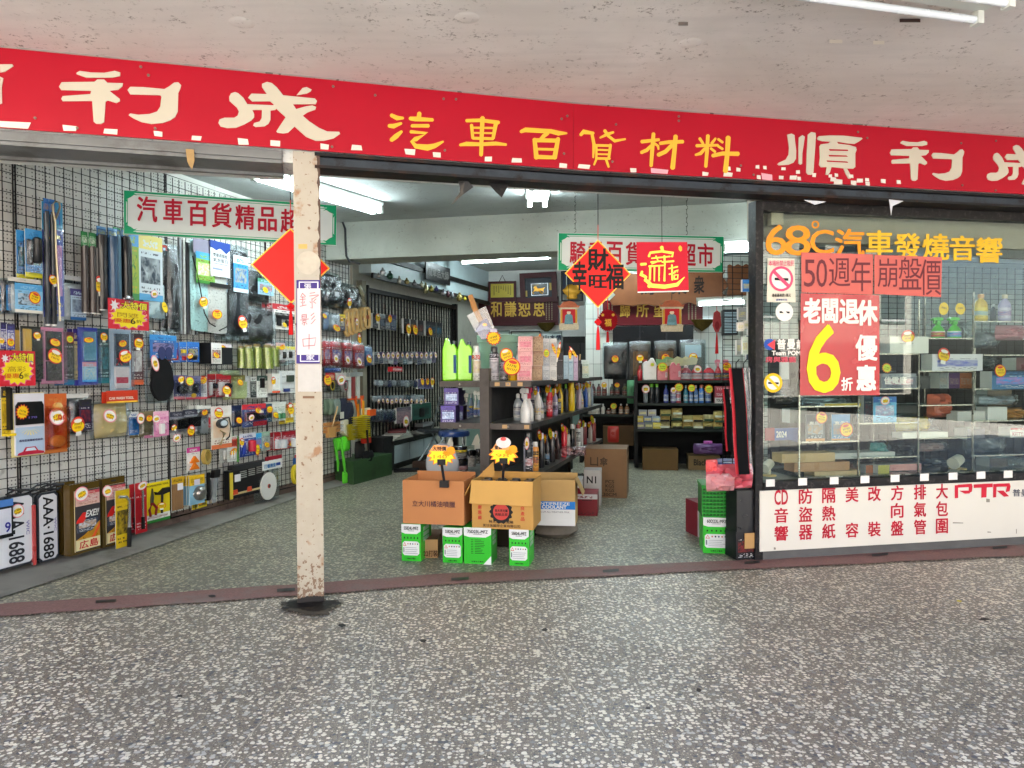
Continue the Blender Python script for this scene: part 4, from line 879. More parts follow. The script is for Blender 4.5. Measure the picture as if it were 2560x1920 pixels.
for k in range(6):MB().box(-w/2+k*w/6+.003,-w/2+(k+1)*w/6-.004,-.02-.006*(k%3),0,0,h*(1-.02*k)).build('foil_layer',mat(['#8d8f91','#b9b6b2','#4b4a4d'][k%3],.35,.5,var=.3,scale=40,bmp=.3),t)
def foil(c):return mat(c,.3,.35,var=.25,scale=70,bmp=.5,bscale=120)
t,w,h=T(LW,475,600,528,828,.09,'foil_shade','cyan foil windscreen shade with a green and yellow card and looped black trim','windscreen shade',GW,True)
MB().pillow(w,h,.03,n=8,crump=.08,back=False).build('foil_sheet',foil('#a9cfd0'),t,smooth=True)
MB().box(-w*.38,w*.5,-.036,-.034,h*.52,h*.86).build('card',pr('#7db04a','#4a9fd0','#e6c23a','#7a1f1f','#d8dfe0',13,'#3f8a3a'),t);MB().box(-w*.5,w*.5,-.034,-.032,h*.84,h).build('header_card',mat('#857f92',.4),t)
MB().tube([(-w*.5,-.03,h*.8),(-w*.2,-.036,h*.45),(-w*.05,-.04,h*.2),(w*.2,-.04,h*.09),(w*.5,-.035,h*.06)],.005,6).build('trim',M_BK,t);stick_px(t,LW,.135,(509,755,11,'o',14))
t,w,h=T(LW,517,606,567,834,.10,'foil_shade','silver foil windscreen shade with a white card and dark blue top','windscreen shade',GW,True)
MB().pillow(w,h,.03,n=8,crump=.06,back=False).build('foil_sheet',foil('#c4c4c0'),t,smooth=True)
MB().box(-w*.48,w*.48,-.036,-.033,h*.62,h*.92).build('card',mat('#dcdde2',.4,var=.03),t);MB().prism([(-w*.5,h*.93),(-w*.2,h*.9),(0,h*.93),(w*.3,h*.88),(w*.5,h*.93),(w*.5,h),(-w*.5,h)],-.038,-.033).build('header_card',mat('#24418f',.4),t)
for s_,z0 in(('雙層遮陽板',.83),('氣泡蛋白',.775)):letter(t,s_,-w*.36,w*.36,h*z0,h*(z0+.042),M_BK,-.0365,.01)
MB().box(-w*.36,w*.36,-.0368,-.036,h*.755,h*.76).build('print_line',M_BK,t);MB().box(-w*.38,w*.1,-.037,-.036,h*.69,h*.71).build('picture',mat('#8d97b0'),t)
MB().box(-w*.5,w*.5,-.037,-.033,h*.5,h*.545).build('strap',M_BK,t);MB().tube([(w*.42,-.03,h*.5),(w*.44,-.03,h*.2),(w*.3,-.035,h*.08),(-w*.1,-.035,h*.03)],.005,6).build('trim',M_BK,t);stick_px(t,LW,.145,(543,786,13))
pouch(560,613,622,850,'tall black foil shade bag with a blue card and fluted clear plastic','#1d2126','foil_shade','windscreen shade',.09,.07,ins=(.2,.78,.5,.88,pr('#3a8fd0','#d9e2e4','#e0c23a','#123','#1d5f9a',15,'#cfe0ea')),stk=[(607,806,11,'r',18)],fp=1.04)
pouch(604,670,676,758,'clear bag of black straps and small coloured card behind the red diamond','#18191b','strap_bag','bagged straps',.06,.07,ins=(.4,.95,.25,.7,pr('#8fb4cf','#3f8a6a','#d24a3a')),stk=[(664,725,6,'p')])
pouch(618,766,686,858,'rounded black cushion in a shiny clear bag below the strap bag','#141517','cushion_bag','bagged cushion',.07,.11,crump=.3)
t=card(680,762,742,824,'red and white box showing a black steering lock, behind the red tassel',pr('#e0dcd8','#c02a33','#18181a','#222','#0f0f11',16),'lock_box','boxed lock',.06,bl=[(.12,.95,.42,.56,.012,'#131315','box','lock_bar'),(.15,.32,.14,.5,.012,'#131315','box','lock_body'),(.5,.75,.15,.36,.01,'#2b2622','box','keys')],stk=[(712,812,6,'p')])
# -------- second row: mirrors and blister packs
card(0,806,17,872,'purple pack cut off by the photo edge above the price placard',pr('#3d3a7a','#2a2850','#c9c9d8','#e0e0e8'),off=.09,stk=[(4,852,8)])
card(16,810,36,874,'slim purple pack with white characters, second from the photo edge',pr('#4a4a8f','#3a3560','#d8d8e0','#e8e8f0'),off=.10,stk=[(27,856,10)])
card(50,816,102,955,'black mirror pack with a yellow stripe and clear case, over the left placard',pr('#1a1a1c','#2c2a22','#d8a52a','#c9c9c0','#141416',17),'mirror_pack','mirror pack',.1,bl=[(.12,.42,.5,.95,.02,'#caa23a'),(.48,.95,.05,.9,.02,'#1b1b1a','box','mirror')],dd=.05,bz=(.02,.97),stk=[(93,839,11)])
def mirror(x0,y0,x1,y1,label,frame,glass,lower,stk,off=.1):
 t,w,h=T(LW,x0,y0,x1,y1,off,'mirror_pack',label,'mirror pack',GW,True)
 mk_card(t,w,h,mat(frame,.35,var=.06),edge=frame)
 MB().box(-w*.3,w*.34,-.02,-.004,h*.42,h*.93).build('mirror',mat(glass[0],.08,glass[1],var=.3,scale=6),t)
 MB().box(-w*.3,w*.34,-.018,-.004,h*.06,h*.4).build('picture',lower,t);mk_blister(t,w,h,.045,.0,1,.0,.97)
 for s in stk:stick_px(t,LW,off+.052,s)
 return t
mirror(101,819,158,960,'pink edged mirror pack with two price stickers','#d58aa8',('#2b2a2c',.3),mat('#4a4446',.3,var=.4,scale=14),[(138,856,13,'o',9),(138,890,19,'r',21)])
card(157,830,184,962,'narrow dark pack with a small badge, between the pink and blue mirror packs',pr('#3a3a3c','#5a2a3a','#8f8f96','#d0d0d8','#28282a',19,'#2f6f9a'),off=.09,dd=.03,stk=[(175,848,8,'g')])
card(182,822,198,964,'slim purple and cream pack tucked behind the blue mirror pack',pr('#d9c98f','#3a2f7a','#4a479a','#2a2850','#d8c88a',20,'#3a3590'),off=.08)
mirror(194,819,243,963,'blue framed mirror pack with bright sky coloured glass','#3d4aa8',('#7fb4e0',.75),pr('#9fc4d8','#c98a9a','#e8d8a0','#444','#5fb0e0',21,'#4fb0ee'),[(222,850,14,'o',8)])
card(242,822,273,958,'dark teal pack with a light blue eye emblem',pr('#1f4a52','#2a5560','#4fb0c4','#bfe0e0','#17282c',22,'#2f7f8a'),off=.09,dd=.025,stk=[(260,842,11)])
t=mirror(273,824,326,980,'pale blue mirror pack with large characters and two price stickers','#a9bfd0',('#5f7180',.6),mat('#c9c4c6',.35,var=.1),[(307,859,12,'o',9),(313,890,18,'r',20)]);letter(t,'大',-.05,-.0,.18,.25,mat('#b02a3a'),-.02,.02);MB().box(-.05,.05,-.0195,-.018,.06,.1).build('red_print',mat('#b8485a'),t)
card(326,834,357,962,'dark red patterned pack with an orange foot, right of the pale blue mirror',pr('#5a3036','#3a2226','#d8d0cc','#d8c8c0','#e0dcd8',24,'#d8643a'),off=.08,dd=.03,stk=[(347,858,11)])
t,w,h=T(LW,360,827,434,1008,.07,'insole_bag','big clear bag with a blue sandal card and fuzzy black insole','bagged insole',GW,True)
mb=MB();mb.prism([(w*.4*math.cos(a)*(1 if math.sin(a)<0 else .9),h*.33+h*.3*math.sin(a))for a in[k*math.pi/12 for k in range(24)]],-.035,-.01);mb.build('insole',mat('#121214',.95,var=.5,scale=90,bmp=.8),t)
MB().box(-w*.42,w*.48,-.034,-.03,h*.62,h*.94).build('card',pr('#2d68ad','#3a8fd0','#c9a0b8','#e6e0d8','#2a2f58',25),t)
for sx in(-.04,.2):MB().prism([(w*(sx+.12*math.cos(a)),h*.69+h*.09*math.sin(a))for a in[k*math.pi/8 for k in range(16)]],-.04,-.034).build('sandal_picture',mat('#2f3560'),t)
MB().pillow(w,h,.05,n=9,seed=3).build('clear_bag',FILMG,t,smooth=True);stick_px(t,LW,.12,(388,908,8,'w',17))
# -------- blue cards, boxes, cylinders at the right of the second row
card(428,857,448,905,'blue pack with a red bug shaped toy, left one of three blue packs',pr('#2560b4','#2f78cc','#c22a2a','#d8e4f0','#2560b4',26),off=.07,bl=[(.2,.8,.1,.35,.02,'#a82030','soft')])
card(447,855,468,905,'blue pack with a yellow and red item, middle of three blue packs',pr('#2560b4','#2f78cc','#d8b23a','#d8e4f0','#1d50a0',27),off=.08,bl=[(.2,.6,.45,.62,.02,'#d2b83a'),(.3,.8,.08,.3,.02,'#a82030','soft')])
card(466,855,497,905,'blue pack with black clips and a yellow tag, right one of three blue packs',pr('#2560b4','#2f78cc','#e6d23a','#d8e4f0','#17171a',28),off=.085,bl=[(.15,.85,.1,.34,.02,'#17171a','soft')])
t,w,h=T(LW,499,858,549,912,.05,'phone_holder_box','black and white carton with red fan pictures, set at an angle on the grid','carton',GW,True)
MB().box(-w*.5,w*.02,-.11,0,h*.04,h,1,front=0).build('carton',[pr('#dad8d6','#e0dedc','#a02a2a','#222','#17171a',29),mat('#17181b',.4)],t);MB().box(w*.03,w*.5,-.12,0,0,h*.8).build('side_panel',mat('#18191c',.4),t);stick_px(t,LW,.18,(541,888,9))
card(548,860,578,900,'small pinkish white card with a purple foot',pr('#d9c6d4','#e0d6dc','#7d6a86','#7a3a7a','#8f7f96',30,'#7a3f9a'),off=.07)
for k,(x0,y0,x1,y1)in enumerate(((585,868,601,920),(597,866,618,921),(619,864,639,921),(642,866,664,922),(660,868,680,917))):
 t,w,h=T(LW,x0,y0,x1,y1,.06+.01*(k%2),'brush_cylinder',('leftmost gold green cylinder pack of five','second gold green cylinder pack, leaning, of five','middle gold green cylinder pack of five','fourth gold green cylinder pack, leaning, of five','rightmost gold green cylinder pack of five')[k]+' below the black cushion','cylinder pack','gold green cylinder packs',True)
 a=(.0,.22,-.02,.16,.08)[k]
 for nm,mm,r0,r1 in(('brush',mat('#a3a95a',.3,.3,var=.4,scale=90,coat=.5),.36,.9),('sleeve',film('#e8efd0',.2),.46,.97)):
  mb=MB();mb.lathe([(.01,0),(w*r0,0),(w*r0,h*r1),(w*r0*.8,h*(r1+.02)),(.01,h*(r1+.03))],12,(0,-w*.5,0));mb.v=[(v[0]-a*(v[2]-h/2)*.5,v[1],v[2])for v in mb.v];mb.build(nm,mm,t,smooth=True)
 MB().box(-w*.4,w*.4,-w*.5,-w*.48,h*.95,h*1.06).build('header_card',mat('#8f7a52',.4),t)
pouch(679,852,742,912,'clear bag of black and yellow earphone bits at the edge of the post',None,'earphone_pack','bagged goods',.06,.05,ins=(.05,.4,.1,.9,pr('#9a8f92','#c9a9a9','#b8b8ba')))
card(690,866,741,900,'white card with two black earpieces and yellow ties before the clear bag',pr('#b9b9ba','#d8cf4a','#17171a','#444','#e0e0e0',31),off=.12,bl=[(.3,.48,.1,.6,.02,'#141416','soft'),(.6,.78,.15,.65,.02,'#141416','soft')],stk=[(706,868,6)])
# -------- third row
card(433,938,470,997,'dark blue pack with a chrome round horn, left of its twin',pr('#3a3f66','#5a5a86','#17171a','#ccc','#2a2a3a',32,'#c97a86'),off=.07,bl=[(.2,.9,.2,.6,.03,mat('#4b4b50',.2,.7),'round','horn')],dd=.045,stk=[(453,948,9)])
card(463,940,501,998,'dark blue pack with a black funnel and yellow seal',pr('#3f456c','#6a6a90','#17171a','#ccc','#1d1d24',33,'#b8485a'),off=.085,bl=[(.15,.85,.3,.65,.03,'#17171b','soft'),(.35,.65,.06,.26,.01,'#d8b020','round')],dd=.045,stk=[(475,953,9,'g')])
card(496,942,516,998,'pale pack with a pink lower edge, right of the two dark blue packs',pr('#c9c9cc','#cfd8d0','#2a2a2e','#444','#8f8f96',34,'#d8606a'),off=.07,stk=[(508,951,9,'o')])
for k,(x0,x1)in enumerate(((517,540),(539,577))):
 card(x0,935,x1,992,'%s red topped pack with grey gripping pads'%('narrow left','wider right')[k],pr('#8f1f28','#b0202c','#c9c0c0','#e0d8d8','#a09898',35+k,'#9a2530'),off=.07+.02*k,bl=[(.2,.55,.05,.65,.025,'#b3aeae','soft'),(.55,.9,.35,.6,.03,mat('#3a3c48',.2,.6),'round')],dd=.04,stk=[(567,976,10)]if k else())
pouch(545,924,602,940,'flat olive bag lying over the green pack','#9aa07a','flat_bag','bagged goods',.08,.05)
card(575,938,612,998,'olive green clear box with a brown top',pr('#a3ab72','#6f6a3a','#8f9a5a','#5a5a3a','#b8bf8a',37),off=.07,bl=[(.1,.9,.06,.72,.03,'#a9b37c')],dd=.05)
card(611,940,626,994,'narrow white card with a white coiled cable',pr('#d0d2d2','#b8bcc0','#9aa0a0','#555','#dfe2e2',38),off=.06)
card(625,942,643,993,'white card with a dark lower half',pr('#2a3232','#cfd2d2','#d8d8d8','#aaa','#1f2a2a',39),off=.07)
card(641,940,668,994,'white card with black cable pins and a green corner',pr('#dadbd8','#2f4a46','#17171a','#777','#dadbd8',40),off=.08,bl=[(.3,.42,.45,.9,.015,'#141416'),(.5,.62,.45,.9,.015,'#141416')])
t,w,h=T(LW,666,934,686,982,.07,'charger_box','small white carton with an orange foot and yellow price','carton',GW,True);mk_box(t,w,h,.06,pr('#dedcd8','#d8d6d2','#d8d8d8','#555','#cfcdc8',41,'#dc5a36'));stick_px(t,LW,.15,(684,952,6,'r',12))
t,w,h=T(LW,692,927,742,982,.07,'wall_switch_pack','white pack with a small black screen, right of the charger carton','hang pack',GW,True);mk_card(t,w,h,pr('#c9cac9','#dcdcda','#bcbcbc','#666','#cfcfce',42),bl=[(.0,.14,0,1,.02,'#c9ccce'),(.45,.8,.5,.8,.012,'#3a4238'),(.3,.6,.05,.2,.008,'#31407a')])
# -------- large packs at the left, lower middle
t,w,h=T(LW,2,967,26,1090,.07,'squeegee_pack','long yellow and black squeegee pack at the left photo edge','hang pack',GW,True)
mk_card(t,w,h,pr('#d6b524','#3a3530','#17171a','#333','#caa820',43),bl=[(.5,.8,.12,.98,.03,'#1b1b1a'),(.0,1,0,.05,.04,'#e0c020')])
t,w,h=T(LW,27,982,108,1140,.09,'visor_bag_pack','cream edged pack with a black board and red car drawing','hang pack',GW,True)
mk_card(t,w,h,mat('#d8c98a',.45),edge='#cdbb70');MB().box(-w*.42,w*.5,-.01,-.004,h*.03,h*.99).build('card',mat('#d9d6dc',.4,var=.03),t)
MB().prism([(-w*.4,h*.5),(w*.44,h*.5),(w*.44,h*.8),(w*.38,h*.86),(-w*.32,h*.86),(-w*.4,h*.8)],-.022,-.008).build('board',mat('#0f0e10',.4),t)
MB().box(-w*.4,w*.46,-.014,-.01,h*.02,h*.46).build('picture',mat('#a9bcd2',.4,var=.15,scale=6),t)
mb=MB()
for k in range(11):a=math.pi*(k+.5)/11;mb.prism([(w*.04+w*.12*math.cos(a-.06),h*.46-h*.05*math.sin(a)),(w*.04+w*.36*math.cos(a-.07),h*.46-h*.13*math.sin(a)),(w*.04+w*.36*math.cos(a+.07),h*.46-h*.13*math.sin(a)),(w*.04+w*.12*math.cos(a+.06),h*.46-h*.05*math.sin(a))][::-1],-.0155,-.0155)
mb.build('sun_rays',mat('#dfcf8a',.4),t)
MB().prism([(-w*.38,h*.025),(w*.46,h*.025),(w*.44,h*.06),(w*.26,h*.08),(w*.18,h*.145),(-w*.12,h*.145),(-w*.2,h*.08),(-w*.34,h*.06)],-.017,-.014).build('car_picture',mat('#b02038',.4),t)
MB().prism([(-w*.14,h*.085),(w*.2,h*.085),(w*.14,h*.13),(-w*.09,h*.13)],-.019,-.017).build('car_window_picture',mat('#c9d8e4',.4),t)
letter(t,'通用型遮陽板收納袋',-w*.33,w*.4,h*.235,h*.27,mat('#3a2a52'),-.018,.02);stick_px(t,LW,.12,(56,1030,20,'b',22));letter(t,'220',-w*.2,w*.05,h*.66,h*.69,M_BK,-.05,.02);letter(t,'170',-w*.15,w*.1,h*.6,h*.63,mat('#6a5aa8'),-.05,.02)
t=card(109,984,166,1132,'orange plastic pack with a red slanted band and brown round toy',pr('#c9793a','#c8622c','#d89a4a','#7a2f1a','#c04a24',44),'toy_pack','hang pack',.08,bl=[(.15,.8,.1,.3,.03,'#c99a58','round'),(.3,.75,.55,.85,.03,'#d2a860','round')],dd=.05,edge='#b8642a',stk=[(143,1042,17,'w',19)],bm=film('#f2c9a0',.2));letter(t,'98',-.03,.03,.19,.235,mat('#c8502a'),-.058,.02)
pouch(166,984,220,1088,'black strap pouch with a white head and orange price sticker','#17161a','strap_bag','bagged straps',.08,.07,ins=(.34,.9,.12,.86,pr('#24203a','#2a2a2c','#a02a2a','#d8d8d8','#1d1a2e',45)),head=.09,hp=mat('#c9c7c2'),stk=[(195,1062,15,'r',19)])
t,w,h=T(LW,222,974,322,1096,.07,'chamois_pack','tan chamois cloth in a clear bag under a red header card','chamois pack',GW,True)
mb=MB();mb.pillow(w*.82,h*.7,.09,w*.02,h*.02,0,9,.35,seed=2,rnd_=3);mb.build('chamois',mat('#d6b877',.8,var=.2,scale=18,bmp=.5),t,smooth=True)
MB().pillow(w,h*.76,.11,0,0,0,9,.3,seed=8).build('clear_bag',FILMG,t,smooth=True)
for k,dx in enumerate((-.02,0)):MB().box(-w*(.3-dx),w*.5,-.05-.03*k,-.046-.03*k,h*.73,h*(.96+.02*k)).build('header_card',mat('#c43a22',.4,var=.1),t)
letter(t,'CAR WASH TOOL',-w*.24,w*.38,h*.80,h*.85,mat('#e8dccb'),-.082,.03);MB().box(-w*.3,w*.5,-.081,-.08,h*.73,h*.765).build('header_band',mat('#e2b53a'),t);stick_px(t,LW,.19,(275,1040,18,'w',18))
card(321,1030,346,1087,'small blue card with a gold pin and a cream sticker',pr('#1d5fa0','#cfd2d0','#1f4a3a','#ccc','#1f6fb8',46),off=.07,dd=.02,stk=[(352,1046,9,'w',12)])
card(345,1028,386,1088,'olive brown blister pack, left of the pink fragrance card',pr('#6a6248','#7a6f52','#8f8a6a','#3a3420','#4a4430',47),off=.065,dd=.03)
card(383,1028,421,1090,'pink fragrance card with a white clip',pr('#d58ab0','#dfa8c0','#e8dfe2','#a03a5a','#d67fa8',48),off=.08,bl=[(.35,.6,.1,.5,.02,'#dfdcda')],stk=[(391,1047,9,'w')])
for k,(x0,y0,x1,y1)in enumerate(((424,1029,460,1086),(455,1024,492,1080))):
 card(x0,y0,x1,y1,'pack with a black round cap, %s'%('left one above the pink burst tag','right one with a yellow oval price')[k],pr('#8f8f96','#3a3a4a','#17171a','#c0c0c8','#c9c9cc',49+k,'#b8b8ba'),off=.06,bl=[(.15,.9,.25,.62,.05,'#101012','box','cap'),(.12,.93,.6,.68,.052,'#19191b')],dd=.06,stk=[(478,1076,10,'r',14)]if k else())
o=thing('price_tag','pink and white burst price tag dangling under the black cap packs','price tag',LW.hit(442,1095,.17),LW.a);sticker(o,0,0,0,.045,.032,'w')
mb=MB();mb.tube([(0,.0,.02),(-.01,.04,.09),(0,.12,.13)],.0015,4);mb.build('string',M_WIRE,o)
pouch(490,1014,527,1086,'clear bag of hose clamps with a round yellow price',mat('#8f9498',.3,.5),'clamp_bag','bagged goods',.06,.03,head=.1,hp=mat('#cfcfca'),stk=[(512,1031,7)],fp=.7)
t,w,h=T(LW,527,1015,578,1121,.08,'pressure_gauge_pack','white to orange card with a round tyre gauge and brass handle','gauge pack',GW,True)
mk_card(t,w,h,pr('#dcd2c6','#e2dcd8','#e0b48a','#8a4a3a','#e0c0a0',51,'#d8754a'),bl=[(.22,.72,.48,.7,.03,'#37393b','round','gauge'),(.3,.64,.52,.67,.036,'#b9c4cc','round','dial')]);MB().tube([(w*.0,-.02,h*.7),(w*.3,-.02,h*.72),(w*.38,-.02,h*.5),(w*.3,-.02,h*.26),(w*.15,-.02,h*.2)],.006,6).build('hose',M_BK,t)
MB().tube([(-w*.2,-.03,h*.1),(w*.02,-.03,h*.36),(-w*.2,-.03,h*.44)],[.012,.011,.005],8).build('handle',mat('#c0a67a',.3,.7),t,smooth=True);stick_px(t,LW,.13,(547,1032,11,'r',12))
card(520,1035,530,1068,'slim red tube card left of the gauge pack',pr('#b02a34','#c9c9c9','#a02030','#ddd','#8a1a26',52),off=.07)
card(575,1013,608,1067,'dark navy pack behind the red charger pack',pr('#1f2a4a','#26345a','#17171c','#8f9ab8','#1a2038',53),off=.06,dd=.025)
t=card(604,1010,664,1066,'blue pack with a black car charger marked 4.8A on red',pr('#26407f','#c9303a','#17171c','#d0d8e8','#a02030',54),'charger_pack','charger pack',.08,bl=[(.2,.6,.3,.62,.03,'#141518'),(.55,.95,.3,.5,.03,'#1a1b1e','round'),(.45,1,.02,.22,.008,'#b02636')],dd=.05,stk=[(646,1026,8),(629,1044,8,'w')]);letter(t,'4.8A',.0,.06,.115,.14,M_SWH,-.056,.03)
card(659,1010,681,1055,'teal pack with a black item, between the charger pack and white cards',pr('#2a5a72','#3a6a80','#17171a','#bcd','#1a2a30',55),off=.07,dd=.03)
card(680,1005,714,1052,'white card with two small green tubes',pr('#d2d6cf','#e0e2dc','#3a7a52','#555','#dfe2da',56),off=.08,bl=[(.3,.48,.12,.42,.012,'#3a7a52','tube'),(.6,.78,.12,.42,.012,'#3a7a52','tube')])
card(712,1010,733,1056,'yellow and red pack with an oval price by the post',pr('#c9a52a','#8a5a2a','#17171a','#333','#d8d2c0',57,'#e0c83a'),off=.08,stk=[(727,1022,7,'r',13)])
card(730,1008,744,1050,'white tube pack half hidden by the post',pr('#d8d8d6','#e0d080','#c9c9c9','#777'),off=.07)
# -------- fourth row
card(576,1090,592,1122,'red card with a small round picture below the orange gauge card',pr('#b8402e','#c9c2be','#3a2a2a','#ddd','#8a2a20',58),off=.06)
card(567,1118,591,1154,'clear small pack with two white plugs',pr('#b9bcb8','#c9ccc8','#d0d0cc','#666','#9aa09a',59),off=.07,bl=[(.3,.45,.2,.8,.01,'#d8d8d6','tube'),(.55,.7,.2,.8,.01,'#d8d8d6','tube')])
card(590,1090,596,1155,'thin green strip card between the gauge card and glue packs',pr('#5aa84a','#4a9a3f','#8fcf7a','#246'),off=.06)
card(598,1083,639,1140,'blue glue pack with a red tube in the middle',pr('#24408a','#c9ccd8','#1a2a60','#d0d8f0','#d8dce8',60),off=.08,bl=[(.42,.72,.2,.72,.02,'#b8243a','tube'),(.12,.3,.12,.62,.015,'#2a3f96')],stk=[(605,1105,7,'r',12)])
card(636,1083,654,1122,'bright blue and pink card right of the blue glue pack',pr('#2f8fc0','#3aa0d8','#d86a9a','#e0f0f8','#2a6fa8',61),off=.07);o=thing('price_tag','yellow sun shaped price tag hanging below the blue glue pack','price tag',LW.hit(644,1124,.13),LW.a);sticker(o,0,0,0,.03,.045,'b')
card(653,1079,674,1126,'grey green card with small metal parts',pr('#a9b8ae','#8fb09a','#d8dcd8','#456','#7f9086',62),off=.07,dd=.02)
for k,(x0,x1)in enumerate(((684,712),(703,743))):
 card(x0,1080-3*k,x1,1124-4*k,'red pack with a silver glue tube, %s'%('left one with a clear edge','right one touching the post')[k],pr('#b01c28','#8f1620','#d8d8da','#e8dcdc','#c02a34',63+k),off=.07+.02*k,bl=[(.35,.75,.08,.6,.02,'#b9bcc0','tube')],dd=.035)
t,w,h=T(LW,466,1118,499,1176,.08,'reflector_pack','white card with two orange triangle reflectors and a magenta head','reflector pack',GW,True)
mk_card(t,w,h,pr('#d2cdc9','#c23a86','#cfcac6','#666','#dcd8d4',65),bl=[(.18,.88,.33,.62,.012,'#d8741c','tri','reflector'),(.18,.88,.04,.33,.012,'#d8741c','tri','reflector')])
t,w,h=T(LW,497,1122,518,1162,.08,'tape_roll','roll of clear yellowish tape hanging beside the orange triangle reflectors','tape roll',GW,True)
mb=MB();R_=h*.48
for k in range(24):
 a,b_=k*math.pi/12,(k+1)*math.pi/12
 for ra,rb,ya,yb in((R_,R_,-.05,-.01),(R_*.7,R_*.7,-.01,-.05),(R_*.7,R_,-.05,-.05)):mb.face([(ra*math.cos(b_)*.6,ya,h/2+ra*math.sin(b_)),(ra*math.cos(a)*.6,ya,h/2+ra*math.sin(a)),(rb*math.cos(a)*.6,yb,h/2+rb*math.sin(a)),(rb*math.cos(b_)*.6,yb,h/2+rb*math.sin(b_))])
mb.build('tape',mat('#a8924a',.25,coat=.5),t)
# -------- bottom row: plates, tools
def plate(fr,x0,y0,x1,y1,off,label,name='license_plate'):
 t,w,h=T(fr,x0,y0,x1,y1,off,name,label,'license plate','framed license plates',False)
 r=.02;mb=MB();mb.prism([(-w/2+r,0),(w/2-r,0),(w/2,r),(w/2,h-r),(w/2-r,h),(-w/2+r,h),(-w/2,h-r),(-w/2,r)],-.022,0);mb.build('frame',mat('#3a3f46',.3,.4),t)
 i=.012;mb=MB();mb.prism([(-w/2+r+i,i),(w/2-r-i,i),(w/2-i,r+i),(w/2-i,h-r-i),(w/2-r-i,h-i),(-w/2+r+i,h-i),(-w/2+i,h-r-i),(-w/2+i,r+i)],-.026,-.02);mb.build('plate',mat('#d3d3d6',.35,var=.06),t)
 return t,w,h
t,w,h=plate(LW,-22,1238,77,1418,.06,'white license plate on end with a pink price sticker, half hidden by a small plate')
letter(t,'AAA-1688',-w*.16,w*.22,h*.06,h*.93,mat('#2a2a30'),-.029,.02,rot=1);letter(t,'WIC',w*.28,w*.36,h*.42,h*.62,mat('#8a86b0'),-.029,.02,rot=1);stick_px(t,LW,.095,(44,1277,19,'w',20))
MB().box(w*.42,w*.5,-.03,-.02,-.03*h,h*.0).build('clip',mat('#b9b9b4',.3,.6),t)
t,w,h=T(LW,-18,1249,26,1345,.10,'license_plate','small black framed plate showing a blue 9 at the photo edge','license plate',None,False)
MB().box(-w/2,w/2,-.02,0,0,h).build('frame',mat('#17181a',.4),t);MB().box(-w*.4,w*.38,-.023,-.02,h*.1,h*.76).build('plate',mat('#c9c9d2',.35),t);MB().box(-w*.5,w*.5,-.023,-.02,h*.82,h).build('top_band',mat('#4a78b8',.4),t);letter(t,'9',w*.0,w*.3,h*.15,h*.4,mat('#2f2f8a'),-.026,.02)
t,w,h=T(LW,78,1262,84,1412,.08,'reflector_strip','slim red reflector strip standing between the two license plates','reflector',None,False);MB().box(-w/2,w/2,-.02,0,0,h).build('strip',mat('#b0403f',.3,coat=.5),t)
t,w,h=plate(LW,87,1230,139,1402,.06,'white license plate on end reading AAA-1688, right of the red strip')
letter(t,'AAA·1688',-w*.26,w*.22,h*.05,h*.94,mat('#141416'),-.029,.02,rot=1);letter(t,'WIC',w*.26,w*.36,h*.42,h*.62,mat('#8a86b0'),-.029,.02,rot=1)
mb=MB();c0,w_,h_=LW.rect(0,1222,138,1245,.05);tt=thing('cable_bundle','bundle of black cables lying over the tops of the license plates','cables',c0,LW.a)
for k in range(5):mb.tube([(-w_*.5+w_*j/6,-.03-.01*k-.01*math.sin(j*2+k),.03+.01*k+.012*math.sin(j*1.7+k*2))for j in range(7)],.006,5)
mb.build('cable',mat('#2b2a2c',.4),tt)
def bronze(x0,y0,x1,y1,off,label,stk):
 t,w,h=T(LW,x0,y0,x1,y1,off,'bulb_pack',label,'bulb pack','bronze packs with a racing car picture',True)
 br_=film('#a9863f',.3,.2,rough=.08);MB().box(-w/2,w/2,-.05,-.0,0,h).build('case',mat('#5f4a1e',.2,.3,coat=.8),t)
 MB().box(-w*.36,w*.5,-.056,-.05,h*.04,h*.9,1,front=0).build('card',[mat('#3a3638',.35),mat('#cbb98a')],t)
 MB().box(-w*.34,w*.48,-.0575,-.056,h*.05,h*.2).build('foot_band',mat('#d8cb9a',.35),t);letter(t,'広島',-w*.24,w*.4,h*.07,h*.18,mat('#b8202a'),-.059,.02)
 MB().prism([(-w*.34,h*.2),(w*.48,h*.2),(w*.48,h*.42),(-w*.05,h*.26)],-.0573,-.056).build('gold_band',mat('#c08a22',.3,.3),t);MB().prism([(w*.18,h*.2),(w*.3,h*.2),(w*.48,h*.34),(w*.48,h*.4)],-.058,-.057).build('orange_stripe',mat('#d8582a',.4),t)
 MB().prism([(-w*.3,h*.3),(w*.2,h*.3),(w*.4,h*.4),(w*.42,h*.47),(w*.1,h*.53),(-w*.2,h*.47),(-w*.32,h*.38)],-.0585,-.057).build('car_picture',pr('#3a4452','#1d2230','#d0922a','#e0e0e0','#c9cdd4',66),t)
 MB().prism([(-w*.33,h*.44),(-w*.1,h*.44),(w*.0,h*.5),(0,h*.58),(-w*.1,h*.58),(-w*.3,h*.48)],-.059,-.057).build('logo',mat('#d02a24',.4),t);letter(t,'EXE!!',-w*.0,w*.42,h*.51,h*.6,mat('#d8d8d2'),-.0595,.03,shear=.3)
 MB().box(-w*.34,w*.48,-.0573,-.056,h*.68,h*.88).build('top_print',pr('#d0a89a','#c04a52','#e0d8d0','#8a2a2a','#b8656a',67),t)
 MB().box(-w*.1,w*.1,-.052,-.049,h*.94,h*.96).build('hang_slot',M_BK,t)
 for s in stk:stick_px(t,LW,off+.08,s)
bronze(160,1206,233,1380,.12,'front bronze cased pack of the left stack, with a racing car picture',[(204,1235,17,'w',18)])
